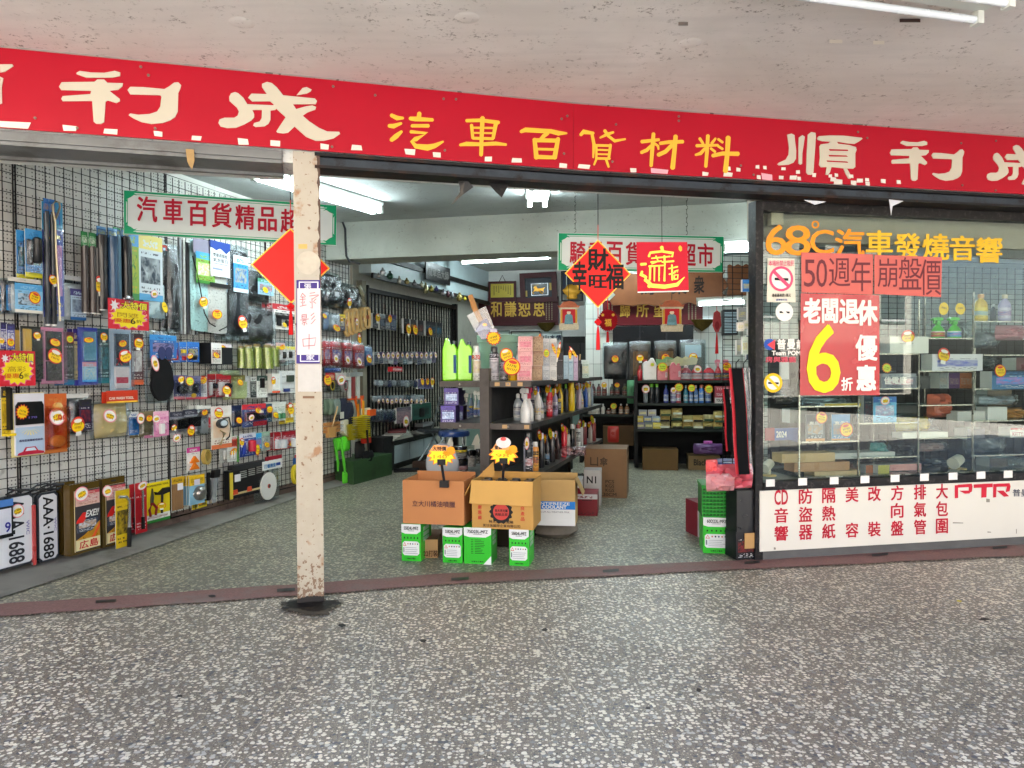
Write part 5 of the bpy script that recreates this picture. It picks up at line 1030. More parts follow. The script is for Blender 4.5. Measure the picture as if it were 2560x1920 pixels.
for k in range(3):
 t,w,h=T(LW,141+9*k,1203,165+9*k,1384,.03+.025*k,'bulb_pack',('bronze cased pack at the back of the left stack','bronze cased pack in the middle of the left stack','bronze cased pack second from the front of the left stack')[k],'bulb pack','bronze packs with a racing car picture');MB().box(-w/2,w*.5,-.018,0,0,h).build('case',mat('#5f4a1e',.2,.3,coat=.8),t)
bronze(241,1192,298,1362,.09,'single bronze cased pack with a racing car picture, left of the yellow wrench card',[(269,1228,12,'w',15)])
t,w,h=T(LW,288,1224,323,1374,.17,'wrench_pack','yellow and black card with a bent chrome lug wrench','wrench pack',GW,True)
mk_card(t,w,h,pr('#d6b41e','#caa818','#17171a','#222','#1c1c1e',68,'#d8b820'));MB().tube([(-w*.4,-.02,h*.9),(w*.1,-.025,h*.88),(w*.3,-.025,h*.8),(w*.28,-.025,h*.35)],.011,8).build('wrench',mat('#c9cacb',.15,.9),t,smooth=True);MB().tube([(w*.28,-.025,h*.36),(w*.25,-.025,h*.03)],.014,8).build('handle',M_BK,t,smooth=True)
for k,(x0,x1,y0)in enumerate(((322,342,1210),(337,366,1206))):
 t,w,h=T(LW,x0,y0,x1,1332,.07+.03*k,'socket_wrench_pack','red card with a chrome and black socket wrench, %s'%('left one','right one with a pale top sticker')[k],'wrench pack',GW,True)
 mk_card(t,w,h,pr('#b81e28','#c02a30','#8f1820','#e0c8c8','#a81c26',69+k));MB().tube([(0,-.02,h*.3),(0,-.02,h*.85)],.008,8).build('shaft',mat('#b9b2ae',.2,.9),t,smooth=True);MB().tube([(0,-.02,h*.08),(0,-.02,h*.32)],.012,8).build('handle',M_BK,t,smooth=True)
 if k:stick_px(t,LW,.14,(356,1214,11,'w',10))
t,w,h=T(LW,361,1204,423,1304,.08,'tool_set_pack','bright yellow tool card with pliers and a black hammer on a green foot','tool pack',GW,True)
mk_card(t,w,h,mat('#ddc51a',.4,var=.05));MB().box(-w/2,w/2,-.006,-.004,0,h*.07).build('foot_band',mat('#2f7a34',.4),t);MB().box(-w/2,w/2,-.0055,-.004,h*.07,h*.2).build('white_band',pr('#d8d8d0','#d8d8d0','#b02a2a','#333'),t);letter(t,'PROFESSIONAL TOOL',-w*.45,w*.45,h*.9,h*.94,M_BK,-.006,.02)
MB().prism([(-w*.3,h*.45),(-w*.24,h*.45),(-w*.2,h*.62),(-w*.24,h*.86),(-w*.3,h*.6)],-.02,-.006).build('pliers',mat('#5a5c5e',.3,.8),t);MB().tube([(-w*.27,-.018,h*.5),(-w*.38,-.018,h*.35),(-w*.34,-.018,h*.18)],.009,6).build('plier_handle',mat('#7a1a22',.4),t);MB().tube([(-w*.25,-.018,h*.5),(-w*.1,-.018,h*.36),(-w*.14,-.018,h*.18)],.009,6).build('plier_handle',mat('#7a1a22',.4),t)
MB().prism([(-w*.15,h*.76),(-w*.1,h*.68),(w*.1,h*.66),(w*.4,h*.7),(w*.42,h*.82),(w*.2,h*.82),(-w*.02,h*.72)],-.03,-.006).build('hammer_head',M_BK,t);MB().tube([(w*.12,-.02,h*.68),(w*.1,-.02,h*.2)],.009,6).build('hammer_handle',mat('#2b2620',.5),t);stick_px(t,LW,.12,(404,1264,12,'o',9))
t,w,h=T(LW,428,1192,455,1275,.08,'repair_strip_pack','yellow topped pack of brown tyre plug strips','repair pack',GW,True)
mk_card(t,w,h,mat('#7a6242',.5));MB().box(-w/2,w/2,-.012,-.004,h*.8,h).build('header_card',pr('#d8aa1c','#d8aa1c','#17171a','#222'),t)
for k in range(6):MB().tube([(-w*.42+w*.168*k,-.01,h*.02),(-w*.42+w*.168*k,-.01,h*.8)],w*.07,6).build('plug_strip',mat('#8a6a48',.7),t)
MB().box(-w*.1,w*.4,-.02,-.018,h*.6,h*.8).build('price_label',mat('#d8d4dc'),t)
for k,(x0,x1)in enumerate(((456,476),(465,488),(472,510))):
 t,w,h=T(LW,x0,1189-k,x1,1262-k,.05+.035*k,'oil_filter_wrench','light blue and yellow card with a steel filter wrench cup, %s of three'%('back one','middle one','front one')[k],'wrench pack','filter wrench cards',k==2)
 mk_card(t,w,h,mat('#86b4cc',.4,var=.1));MB().box(-w/2,w/2,-.007,-.004,h*.66,h).build('header_card',pr('#ddb21e','#ddb21e','#17171a','#222','#c9a01a',71),t)
 if k:mb=MB();mb.lathe([(.001,-.5),(.5,-.5),(.5,-.1),(.46,.2),(.3,.5),(.05,.52)],20);mb.v=[(w*.1+v[0]*w*.66,-.03-v[2]*.05,h*.36+v[1]*w*.66)for v in mb.v];mb.build('cup',mat('#8d8a85',.3,.8),t,smooth=True)
 if k==2:MB().box(-w*.2,w*.15,-.012,-.008,h*.66,h*.85).build('price_label',mat('#cfc8d8'),t)
card(494,1250,516,1268,'yellow and black clip peeking below the blue filter wrench card',pr('#cfb820','#2a3a22','#17171a','#222'),off=.06)
t,w,h=T(LW,516,1175,543,1256,.09,'wiper_pack','slanted silver wiper sleeve in a black clip, between filter wrenches and tool case','wiper pack',GW,True)
mb=MB();mb.box(-w*.2,w*.2,-.03,0,0,h*.76);mb.v=[(v[0]+(v[2]-h*.4)*.16,v[1],v[2])for v in mb.v];mb.build('sleeve',mat('#b9bcc2',.2,.6,var=.3,scale=20),t);mb=MB();mb.box(-w*.25,w*.3,-.035,0,h*.76,h);mb.v=[(v[0]+(v[2]-h*.4)*.16,v[1],v[2])for v in mb.v];mb.build('clip',M_BK,t);MB().box(-w*.5,-w*.3,-.02,0,h*.1,h*.95).build('clip',M_BK,t)
t,w,h=T(LW,560,1158,647,1238,.06,'tool_case','black tool case with grey brackets and an orange mark, beside the white disc','tool case',GW,False)
MB().box(-w*.5,w*.5,-.05,0,0,h*.86).build('case',mat('#1b1b1c',.35),t);MB().box(-w*.4,w*.5,-.065,-.0,h*.84,h).build('lid',mat('#2b2b2d',.4),t);mb=MB()
for x_,z_ in((.12,.6),(.36,.62),(-.12,.58)):
 for k in range(4):mb.box(w*(x_-.08),w*(x_+.1),-.056,-.05,h*(z_+.06*k),h*(z_+.06*k+.025))
mb.build('bracket',mat('#8f908c',.4),t);MB().box(-w*.4,w*.5,-.0535,-.05,h*.1,h*.16).build('trim',mat('#b8a878',.4),t)
for x_ in(-.34,.06):MB().prism([(w*(x_-.07),h*.12),(w*(x_+.07),h*.12),(w*(x_+.05),h*.26),(w*(x_-.05),h*.26)],-.058,-.05).build('emblem',mat('#c0482c',.4),t)
MB().box(-w*.48,-w*.4,-.054,-.05,h*.0,h*.8).build('edge',mat('#c9b23a',.4),t);MB().box(-w*.36,-w*.2,-.058,-.055,h*.5,h*.72).build('price_label',mat('#cfccd0'),t)
t,w,h=T(LW,630,1148,698,1252,.09,'polishing_disc_pack','round white polishing disc in a clear bag under a printed white header','disc pack',GW,True)
mb=MB();mb.lathe([(.001,-.006),(h*.33,-.006),(h*.33,.006),(.001,.006)],30);mb.v=[(v[0]*.92-w*.02,-.03+v[2],h*.36+v[1])for v in mb.v];mb.build('disc',mat('#c9c7c2',.8,var=.06,scale=60,bmp=.3),t)
mb=MB();mb.lathe([(.001,-.002),(.02,-.002),(.02,.002),(.001,.002)],14);mb.v=[(v[0]-w*.02,-.039+v[2],h*.36+v[1])for v in mb.v];mb.build('hub',mat('#b0504a',.4),t);mb=MB();mb.lathe([(.001,-.002),(.012,-.002),(.012,.002),(.001,.002)],12);mb.v=[(v[0]-w*.02,-.043+v[2],h*.36+v[1])for v in mb.v];mb.build('hub_hole',mat('#4a463c',.4),t)
MB().box(-w*.28,w*.46,-.045,-.042,h*.76,h*.97).build('header_card',mat('#d6d6d4',.4),t);letter(t,'打蠟機盤',-w*.22,w*.2,h*.8,h*.9,mat('#2f6fa8'),-.047,.02);MB().box(w*.22,w*.38,-.047,-.045,h*.82,h*.89).build('logo',mat('#24408a'),t);MB().box(-w*.1,w*.5,-.03,-.02,h*.97,h*1.06).build('back_card',mat('#8f1a2a'),t);MB().pillow(w*.95,h*.78,.05,w*.03,-.02*h,0,8,.2).build('clear_bag',FILMG,t,smooth=True)
t,w,h=T(LW,722,1136,744,1212,.08,'polishing_pad_pack','yellow round pads under a red and blue header, at the post edge','pad pack',GW,True)
for dx in(-.2,.3):mb=MB();mb.lathe([(h*.2,-.02),(h*.3,-.02),(h*.33,0),(h*.3,.02),(h*.2,.02)],20,cap=False);mb.v=[(v[0]*.5+w*dx,-.04+v[2],h*.36+v[1])for v in mb.v];mb.build('pad',mat('#c9b62a',.6),t,smooth=True)
MB().box(-w*.4,w*.5,-.04,-.036,h*.7,h*.9).build('header_card',mat('#24508a'),t);MB().box(-w*.2,w*.5,-.04,-.036,h*.9,h).build('header_band',mat('#b02a34'),t)
# -------- big red price placards
def placard(fr,x0,y0,x1,y1,off,label,word,sub):
 t,w,h=T(fr,x0,y0,x1,y1,off,'price_placard',label,'price sign','red sale placards on the left wall')
 MB().box(-w/2,w/2,-.004,0,0,h).build('card',mat('#c82434',.4),t);mb=MB();rr=random.Random(int(x1))
 for k in range(26):a=rr.uniform(0,7);mb.prism([(w*.44*math.cos(a)*rr.uniform(.9,1.05)+.006*math.cos(b*1.05),h*.5+h*.43*math.sin(a)*rr.uniform(.9,1.05)+.006*math.sin(b*1.05))for b in range(6)],-.0047,-.0047,k%3)
 mb.build('dots',[mat('#e28aa0'),mat('#e8d8a8'),mat('#7a9ad0')],t)
 n=28;B=lambda f,y,m_,nm:MB().prism([((.45 if k%2 else .36)*f*w*math.cos(2*math.pi*k/n)-w*.02,h*.42+(.4 if k%2 else .31)*f*h*math.sin(2*math.pi*k/n))for k in range(n)],y,y).build(nm,m_,t)
 B(1.1,-.005,mat('#e06a8a'),'burst_edge');B(1,-.0057,mat('#e8d01c'),'burst');letter(t,word,-w*.2,w*.44,h*.7,h*.93,M_BK,-.0065,.07);letter(t,word,-w*.2,w*.44,h*.7,h*.93,mat('#ecd83a'),-.0075,.02)
 MB().prism([(-w*.44+.5*w*.22*(1 if k%2 else .5)*math.cos(2*math.pi*k/14)+w*.08,h*.78+w*.12*(1 if k%2 else .5)*math.sin(2*math.pi*k/14))for k in range(14)],-.006,-.006).build('star',mat('#d8d4d6'),t)
 letter(t,sub[0],-w*.3,w*.22,h*.4,h*.56,mat('#a0761c'),-.0068,.0);letter(t,sub[1],-w*.4,w*.02,h*.22,h*.36,mat('#d0581c'),-.0068,.01);letter(t,'6',w*.02,w*.14,h*.2,h*.4,M_BK,-.0068,.005);letter(t,'折',w*.16,w*.3,h*.24,h*.36,M_BK,-.0068,.0)
 return t
placard(LW,-2,877,87,965,.20,'red sale placard with a yellow burst at the left photo edge','大特價',('高彩','優惠'))
t=placard(LW,270,750,371,824,.22,'red sale placard with a yellow burst below the roller shades','大特價',('閃遮','優惠'));mb=MB();mb.lathe([(.001,-.0),(.045,0),(.04,.008),(.001,.012)],18);c0=inv(t)@LW.hit(322,748,.23);mb.v=[(v[0]+c0.x,c0.y-v[2],c0.z+v[1]*.6)for v in mb.v];mb.build('suction_cup',film('#f2d8dc',.3),t,smooth=True)
# -------- goods between the post and the end of the wall
pouch(805,680,848,768,'clear bag holding a black basket, just right of the post','#15161a','basket_bag','bagged goods',.08,.12,ins=(.35,.6,.3,.42,mat('#b9bcc0')),crump=.3)
pouch(848,710,898,776,'glossy black bag of straps with an oval price, right of the basket bag','#121214','strap_bag','bagged straps',.08,.1,stk=[(874,756,6,'r',12)],crump=.35)
t,w,h=T(LW,884,716,909,762,.08,'chrome_trim','folded chrome trim strip hanging at the end of the wall','trim',GW,True);MB().tube([(-w*.3,-.03,h),(0,-.05,h*.5),(w*.35,-.03,h*.06)],[.03,.03,.02],8).build('strip',mat('#a9a08a',.2,.8,var=.4,scale=9),t,smooth=True)
pouch(806,775,822,826,'blue grey small bag beside the post edge','#5a6a86','small_bag','bagged goods',.07,.03,stk=[(812,790,6)])
pouch(820,782,852,830,'silver zipper bag with a big round yellow price',mat('#9aa0a8',.3,.4),'small_bag','bagged goods',.08,.04,stk=[(842,820,10)])
card(847,786,862,826,'dark pack with a yellow banner left of the wooden beads',pr('#3a3850','#e0c828','#6a6a80','#ddd'),off=.08,stk=[(854,799,6)])
for k in range(6):
 x0=858+k*10;t,w,h=T(LW,x0,772-k*1.0,x0+16,842-k*4,.06+.02*(k%3),'wood_massager',('first','second','third','fourth','fifth','sixth')[k]+' tan wooden loop from the left in the row of six','wooden loop','tan wooden loops at the wall end',k==2)
 mb=MB()
 for i in range(16):
  a,b_=2*math.pi*i/16,2*math.pi*(i+1)/16;S=lambda a,f:(w*.5*f*math.copysign(abs(math.cos(a))**.7,math.cos(a)),h*.5+h*.5*(f+(1-f)*.6)*math.copysign(abs(math.sin(a))**.7,math.sin(a)))
  A1,B1,A2,B2=S(a,1),S(b_,1),S(a,.5),S(b_,.5)
  mb.face([(A2[0],-.02,A2[1]),(A1[0],-.02,A1[1]),(B1[0],-.02,B1[1]),(B2[0],-.02,B2[1])]);mb.face([(A1[0],-.02,A1[1]),(A1[0],0,A1[1]),(B1[0],0,B1[1]),(B1[0],-.02,B1[1])]);mb.face([(A2[0],0,A2[1]),(A2[0],-.02,A2[1]),(B2[0],-.02,B2[1]),(B2[0],0,B2[1])])
 mb.build('loop',mat('#c9a268',.5,var=.2,scale=30),t)
 if k in(0,2,4):sticker(t,0,-.03,h*.45,.035,.045,'w')
 MB().box(-w*.3,w*.3,-.012,-.008,h*.45,h*.62).build('slat',mat('#8f4a2a',.5),t)
o=thing('price_tag','yellow oval price tag hanging below the wooden loops','price tag',LW.hit(899,846,.15),LW.a);sticker(o,0,0,0,.045,.06,'r')
for k,(x0,y0,x1,y1)in enumerate(((806,846,827,918),(822,847,853,918),(853,850,881,922),(879,855,912,925))):
 pouch(x0,y0,x1,y1,'%s of the four red and blue sealed cloth bags right of the post'%('leftmost','second','third','rightmost')[k],pr('#8a1c24','#b8222c','#c9c4c0','#e0d8d8','#2a4a9a',80+k,'#7a1a20'),'cloth_bag','bagged cloth',.09+.02*(k%2),.05,stk=[(x0+(x1-x0)*.6,(y0+y1)/2+14,7,'w',11)]if k else(),g='red sealed bags right of the post',f=film('#ffffff',.2,.8))
pouch(909,862,931,916,'blue pouch with an oval price at the wall end',pr('#3a6aa8','#7aa0c8','#a9c4dc','#ddd','#2f5f9f',85),'small_bag','bagged goods',.09,.05,stk=[(923,897,6,'r',10)])
pouch(808,918,854,932,'flat blue roll of pads lying under the red bags','#2a468f','pad_bag','bagged goods',.1,.06)
for k,(x0,x1)in enumerate(((808,831),(834,872))):
 t,w,h=T(LW,x0,932,x1,980,.08,'tape_pack',('red headed pack with a striped tape roll beside the post','silver clear pack with a white tape roll, right of the striped roll')[k],'tape pack',GW,True)
 mb=MB();mb.lathe([(h*.16,-.02),(h*.3,-.02),(h*.32,0),(h*.3,.02),(h*.16,.02)],20,cap=False);mb.v=[(v[0]*.8,-.03+v[2],h*.34+v[1])for v in mb.v];mb.build('tape',mat(('#3a3a38','#a9aaa8')[k],.4),t,smooth=True);mb=MB();mb.lathe([(h*.2,-.021),(h*.26,-.021)],20,cap=False);mb.v=[(v[0]*.8,-.035+v[2],h*.34+v[1])for v in mb.v];mb.build('stripe',mat(('#c9b22a','#8f1f2a')[k],.4),t)
 MB().box(-w*.5,w*.5,-.03,-.026,h*.62,h).build('header_card',pr(('#b0282c','#c4c0bc')[k],('#b0282c','#d8d4d0')[k],'#d8a83a','#eee'),t);MB().pillow(w,h*.9,.05,n=7).build('clear_bag',FILMG,t,smooth=True);stick_px(t,LW,.15,(x0+(x1-x0)*.5,950,9,('o','w')[k],12))
for k,x0 in enumerate((866,876,888)):
 t,w,h=T(LW,x0,932-k,x0+11,996,.09,'caliper_brush',('slim white brush handle left of two others','slim white brush handle between two others','long white clamp with a crossbar above the orange handles')[k],'brush',None,True);MB().box(-w*.3,w*.3,-.015,0,0,h).build('handle',mat(('#c9c9c4','#8f3a3a','#bcbcb6')[k],.4),t);MB().box(-w*.9,w*.9,-.02,0,h*.84,h).build('head',mat('#a9aaa6',.4),t)
for k in range(3):
 t,w,h=T(LW,809+k*13,997,824+k*13,1038,.07+.02*k,'scouring_pad',('greenish grey pad pack, nearest the post','greenish grey pad pack, middle of three','greenish grey pad pack with a white tag, right of three')[k],'pad pack','green pads right of the post',True);MB().pillow(w,h,.05,n=6).build('pad',mat(('#5a6a58','#6a7866','#76827a')[k],.7),t,smooth=True)
 if k==2:MB().box(-w*.3,w*.3,-.06,-.056,-.2*h,h*.2).build('tag',mat('#cfcbc0'),t)
for k in range(2):
 t,w,h=T(LW,806+k*2,1040,862-k*24,1096,.1+.03*k,'wash_brush',('wooden block brush with white bristles, lying flat, lower of two','wooden block brush with a tan handle pointing up, upper of two')[k],'brush','wooden brushes',False)
 if k==0:
  for i in range(3):MB().box(-w*.5,w*.1,-.05,-.01,h*(.3+.16*i),h*(.43+.16*i)).build('wood_block',mat('#a97442',.5),t);MB().box(w*.1,w*.24,-.052,-.008,h*(.3+.16*i),h*(.42+.16*i)).build('label',mat('#c9c8c4'),t)
  mb=MB();mb.prism([(w*.24,h*.2),(w*.44,0),(w*.5,h*.3),(w*.48,h*.7),(w*.4,h*.8),(w*.24,h*.75)],-.06,0);mb.build('bristles',mat('#cfc8b0',.9,var=.3,scale=120,bmp=.6),t)
 else:MB().box(-w*.3,w*.3,-.04,0,h*.05,h*.5).build('wood_block',mat('#b98a52',.5),t);MB().tube([(0,-.03,h*.45),(w*.5,-.03,h*1.4)],.008,6).build('handle',mat('#b59468',.5),t)
t,w,h=T(LW,846,995,882,1070,.1,'wash_mitt','pair of dark blue grey wash mitts hanging above the green brushes','mitt',None,True)
for dx,dz in((-.22,.15),(.2,0)):MB().pillow(w*.55,h*.85,.06,w*dx,h*dz,0,7,.3,seed=dx).build('mitt',mat('#2b2d3c',.95,var=.4,scale=60,bmp=.6),t,smooth=True)
def bottlebrush(x0,y0,x1,y1,label,bri,hnd,ext):
 t,w,h=T(LW,x0,y0,x1,y1,.12,'wheel_brush',label,'brush','bristle brushes right of the post',True)
 mb=MB()
 for i in range(12):z=h*i/12;mb.lathe([(.006,z),(w*.48,z+h*.02),(w*.5,z+h*.04),(.006,z+h*.075)],12,(-.12*w+.2*w*(1-i/12),-.05,0),cap=False)
 mb.build('bristles',mat(bri,.8,var=.25,scale=100),t);MB().tube([(-.1*w,-.05,h*.95),(-.2*w,-.06,h*(1+ext))],.013,8).build('handle',mat(hnd,.4),t,smooth=True);return t
bottlebrush(878,1040,896,1096,'yellow round wheel brush with an orange handle, left one','#c4b01e','#cf7a1c',.55)
bottlebrush(892,1036,908,1094,'yellow round wheel brush with a yellow orange handle, right one','#cdbb22','#dd9a1c',.6)
bottlebrush(858,1060,872,1100,'yellow wheel brush half hidden behind the dark mitts','#bda91c','#17171a',.4)
t,w,h=T(LW,868,990,906,1040,.08,'ice_scraper','bright orange scraper handles hanging above the yellow brushes','scraper',None,True)
MB().box(-w*.5,w*.5,-.02,0,h*.82,h).build('head',mat('#d2521c',.4),t);MB().tube([(-w*.1,-.02,h*.85),(w*.1,-.03,0)],.014,8).build('handle',mat('#d8601c',.4),t);MB().tube([(w*.35,-.02,h*.85),(w*.32,-.03,h*.3)],.014,8).build('handle',mat('#d8601c',.4),t)
t,w,h=T(LW,902,1020,926,1048,.14,'sponge','cream sponge with an orange band at the wall end','sponge',None,True);MB().pillow(w,h,.06,n=7,rnd_=6).build('sponge',mat('#d0c8a8',.9,bmp=.5),t,smooth=True);MB().box(-w*.1,w*.55,-.065,-.02,h*.3,h*.85).build('band',mat('#d8581c',.4),t)
for k,(x0,y0,x1,y1)in enumerate(((829,1094,854,1182),(846,1090,871,1212))):
 t,w,h=T(LW,x0,y0,x1,y1,.1+.02*k,'scrub_brush',('bright green long handled brush hanging head up, left one','bright green long handled brush reaching lower, with a second head at its foot')[k],'brush','bright green brushes',True);m_=mat('#4fae2e',.4);mb_=mat('#5cc832',.9,var=.4,scale=120,bmp=.8)
 hd=lambda z0,z1,nm:MB().pillow(w*.75,h*(z1-z0),.06,w*.15,h*z0,-.01,7,.1,rnd_=3).build(nm,mb_,t,smooth=True)
 hd(.62 if k==0 else .68,1,'bristles');MB().tube([(-w*.35,-.01,h*.98),(-w*.28,-.03,h*.6),(-w*.12,-.03,h*.3),(-w*.15,-.03,.02 if k==0 else h*.25)],[.012,.016,.014,.01],8).build('handle',m_,t,smooth=True)
 if k:hd(0,.28,'bristles')
t,w,h=T(LW,905,1112,931,1160,.2,'floor_brush','black broad brush standing on the dark green step','brush');MB().pillow(w,h*.7,.1,n=7,rnd_=3).build('bristles',mat('#121214',.9,var=.3,scale=80),t,smooth=True);MB().tube([(-w*.1,-.03,h*.65),(-w*.25,-.03,h*1.8)],.012,8).build('handle',M_BK,t)
t,w,h=T(LW,884,1090,912,1152,.12,'dust_mop','dark grey mop with a red trimmed cuff beside the black brush','mop');MB().pillow(w*.8,h*.8,.09,n=7,rnd_=3,crump=.3).build('mop',mat('#2a2a2c',.95,var=.4,scale=60),t,smooth=True);MB().box(w*.0,w*.5,-.08,-.02,h*.7,h*.95).build('cuff',mat('#b02a1c',.4),t)
# spare packs on the same hooks, behind the front one
for i,(t,w,l)in enumerate(CARDS):
 if i%4==3:continue
 l=' '.join(l.split(',')[0].split()[:10]);ws=l.split()
 while ws[-1]in('with','a','the','of','and','by','on','in','at','an','its','behind','beside','between','left','right','pale','yellow','round','two','three','over','under','before','black','white','red','small','light','below','each','dark'):ws.pop()
 c=copy_tree(t);c.location=t.location-LW.N*.035+LW.U*(-.25*w-.008*(i%3))+Vector((0,0,.004*(i%5)-.012));c['label']='spare pack hanging behind the '+' '.join(ws)
 for ch in list(c.children):
  if ch.name.startswith('price_sticker'):bpy.data.objects.remove(ch)
  # --- bottles, cans and jugs
ORD=('first','second','third','fourth','fifth','sixth','seventh','eighth','ninth','tenth','eleventh','twelfth','thirteenth','fourteenth','fifteenth','sixteenth','seventeenth')
def cm(c):return c if not isinstance(c,str)else mat(c,.3,var=.06,coat=.3)
def b_can(t,w,h,body,cap='#d8d8d6',lab=None):
 r=w/2;MB().lathe([(r*.9,0),(r,h*.02),(r,h*.78),(r*.7,h*.84),(r*.62,h*.85)],16).build('body',cm(body),t,smooth=True)
 MB().lathe([(r*.74,h*.8),(r*.76,h*.96),(r*.66,h),(.001,h)],14).build('cap',cm(cap),t,smooth=True)
 if lab:MB().lathe([(r*1.015,h*.12),(r*1.015,h*.68)],16,cap=False).build('label',cm(lab),t,smooth=True)
def b_bot(t,w,h,body,cap='#d8d8d6',lab=None,sy=.6):
 r=w/2;MB().lathe([(r*.9,0),(r,h*.03),(r,h*.58),(r*.8,h*.7),(r*.36,h*.82),(r*.3,h*.86)],16,sy=sy).build('body',cm(body),t,smooth=True)
 MB().lathe([(r*.4,h*.84),(r*.4,h*.97),(r*.2,h),(.001,h)],12).build('cap',cm(cap),t,smooth=True)
 if lab:MB().lathe([(r*1.02,h*.1),(r*1.02,h*.5)],16,sy=sy,cap=False).build('label',cm(lab),t,smooth=True)
def b_spray(t,w,h,body,cap='#c9c9c9',lab=None,sy=.55):
 r=w/2;MB().lathe([(r*.92,0),(r,h*.03),(r*.98,h*.36),(r*.62,h*.54),(r*.34,h*.62),(r*.32,h*.68)],16,sy=sy).build('body',cm(body),t,smooth=True)
 mb=MB();mb.box(-r*.34,r*.3,-r*.25,r*.25,h*.66,h*.82);mb.prism([(-r*.9,h*.84),(r*.6,h*.84),(r*.55,h*.98),(-r*.5,h),(-r*.95,h*.93)],-r*.28,r*.28);mb.build('nozzle',cm(cap),t);MB().prism([(-r*.6,h*.7),(-r*.45,h*.84),(-r*.7,h*.84),(-r*.75,h*.7)],-r*.12,r*.12).build('trigger',cm(cap),t)
 if lab:MB().lathe([(r*1.02,h*.08),(r*1.01,h*.34)],16,sy=sy,cap=False).build('label',cm(lab),t,smooth=True)
def b_jug(t,w,h,body,cap='#2a2a2e',lab=None,d=None):
 d=d or w*.55;P=[(-w/2,.02*h),(-w*.46,0),(w*.46,0),(w/2,.02*h),(w/2,.74*h),(w*.42,.8*h),(w*.3,.86*h),(w*.12,.84*h),(w*.02,.9*h),(-w*.08,.985*h),(-w*.2,h),(-w*.3,.97*h),(-w/2,.72*h)]
 mb=MB();n=len(P);Q=[(x*.86,h*.46+(z-h*.46)*.93)for x,z in P]
 for s in(1,-1):
  A=[(x,s*-d*.32,z)for x,z in P];B=[(x,s*-d/2,z)for x,z in Q];mb.face(B if s>0 else B[::-1],0,[(0,0)]*n)
  for i in range(n):j=(i+1)%n;q=[A[i],A[j],B[j],B[i]];mb.face(q if s>0 else q[::-1])
 for i in range(n):j=(i+1)%n;mb.face([(P[j][0],-d*.32,P[j][1]),(P[i][0],-d*.32,P[i][1]),(P[i][0],d*.32,P[i][1]),(P[j][0],d*.32,P[j][1])])
 for z in(.1,.66):mb.box(-w*.44,w*.44,-d/2-.0015,-d/2+.002,h*z,h*(z+.008))
 mb.build('body',cm(body),t);MB().lathe([(w*.12,h*.84),(w*.12,h*.93),(.001,h*.93)],12,(w*.3,0,0)).build('cap',cm(cap),t,smooth=True)
 MB().box(-w*.16,-w*.13,-d/2-.002,-d/2,h*.2,h*.7).build('ridge',cm(body),t)
 if lab:MB().box(w*.27,w*.47,-d/2-.003,-d/2,h*.18,h*.6).build('label',cm(lab),t)
def b_box(t,w,h,p,side='#cfcfcc',d=None):mk_box(t,w,h,d or w*.6,cm(p)if isinstance(p,str)else p,side)
KIND={'can':b_can,'bot':b_bot,'spray':b_spray,'jug':b_jug,'box':b_box}
NAMES={'can':'spray_can','bot':'bottle','spray':'spray_bottle','jug':'jerrycan','box':'carton'}
def at_local(fr,x,y,z):return fr.at(x,-y,z)
def G(kind,x0,y0,x1,y1,label,*a,y=None,z=None,rz=0.0,name=None,cat=None,group=None,stk=(),**kw):
 """goods standing at photograph pixels x0..x1, y0..y1 (y1 the foot), at depth y or on height z"""
 xm=(x0+x1)/2;p=at_y(xm,y1,y)if y else gnd(xm,y1,z)
 if z is not None:p.z=z
 k=p.y/FPX;t=thing(name or NAMES[kind],label,cat or{'can':'can','bot':'bottle','spray':'spray bottle','jug':'jerrycan','box':'box'}[kind],p,rz,group)
 KIND[kind](t,(x1-x0)*k,(y1-y0)*k,*a,**kw)
 for s in stk:sticker(t,s[0]*(x1-x0)*k,s[3]if len(s)>3 else-(x1-x0)*k*.62,s[1]*(y1-y0)*k,s[2]*k,s[2]*k*1.1,'o')
 return t
 # --- the gondola shelf in the middle
p=at_y(1101,960,5.35);GF=Fr(p.x,p.y,-16);GW_=GF.u(GF.hit(1329,960));ZT,ZM,ZL=at_y(1101,953,5.35).z,at_y(1103,1056,5.35).z,at_y(1090,1188,5.35).z
M_SHF=mat('#4f4a47',.55,.2,var=.25,dirt=('#2e2826',5,.6));M_SHT=mat('#5a5b58',.35,.2,var=.2);M_TAPE2=mat('#b8966a',.6)
gd=thing('gondola_shelf','dark brown double sided steel gondola with three shelves behind the cartons','shelf unit',GF.o,GF.a)
GD=3.1
pu=GF.u(GF.hit(1214,1000))
MB().box(pu-.034,pu+.034,-.03,.03,.0,GF.hit(1214,921).z).build('post',M_SHF,gd)
for y in(1.45,2.85):MB().box(pu-.034,pu+.034,y-.03,y+.03,0,ZT+.05).build('post',M_SHF,gd)
for z in(ZT,ZM,ZL):
 MB().box(0,GW_,-.0,GD,z-.02,z).build('shelf',M_SHT,gd);MB().box(0,pu-.035,-.018,.0,z-.042,z).build('shelf_edge',M_SHF,gd);MB().box(pu+.035,GW_,-.018,0,z-.042,z).build('shelf_edge',M_SHF,gd);MB().box(GW_,GW_+.004,0,GD,z-.035,z).build('shelf_edge',mat('#2f2d2c',.5),gd)
MB().box(pu-.008,pu+.008,.05,GD,.1,ZT).build('back_panel',mat('#2a2b2c',.7),gd)
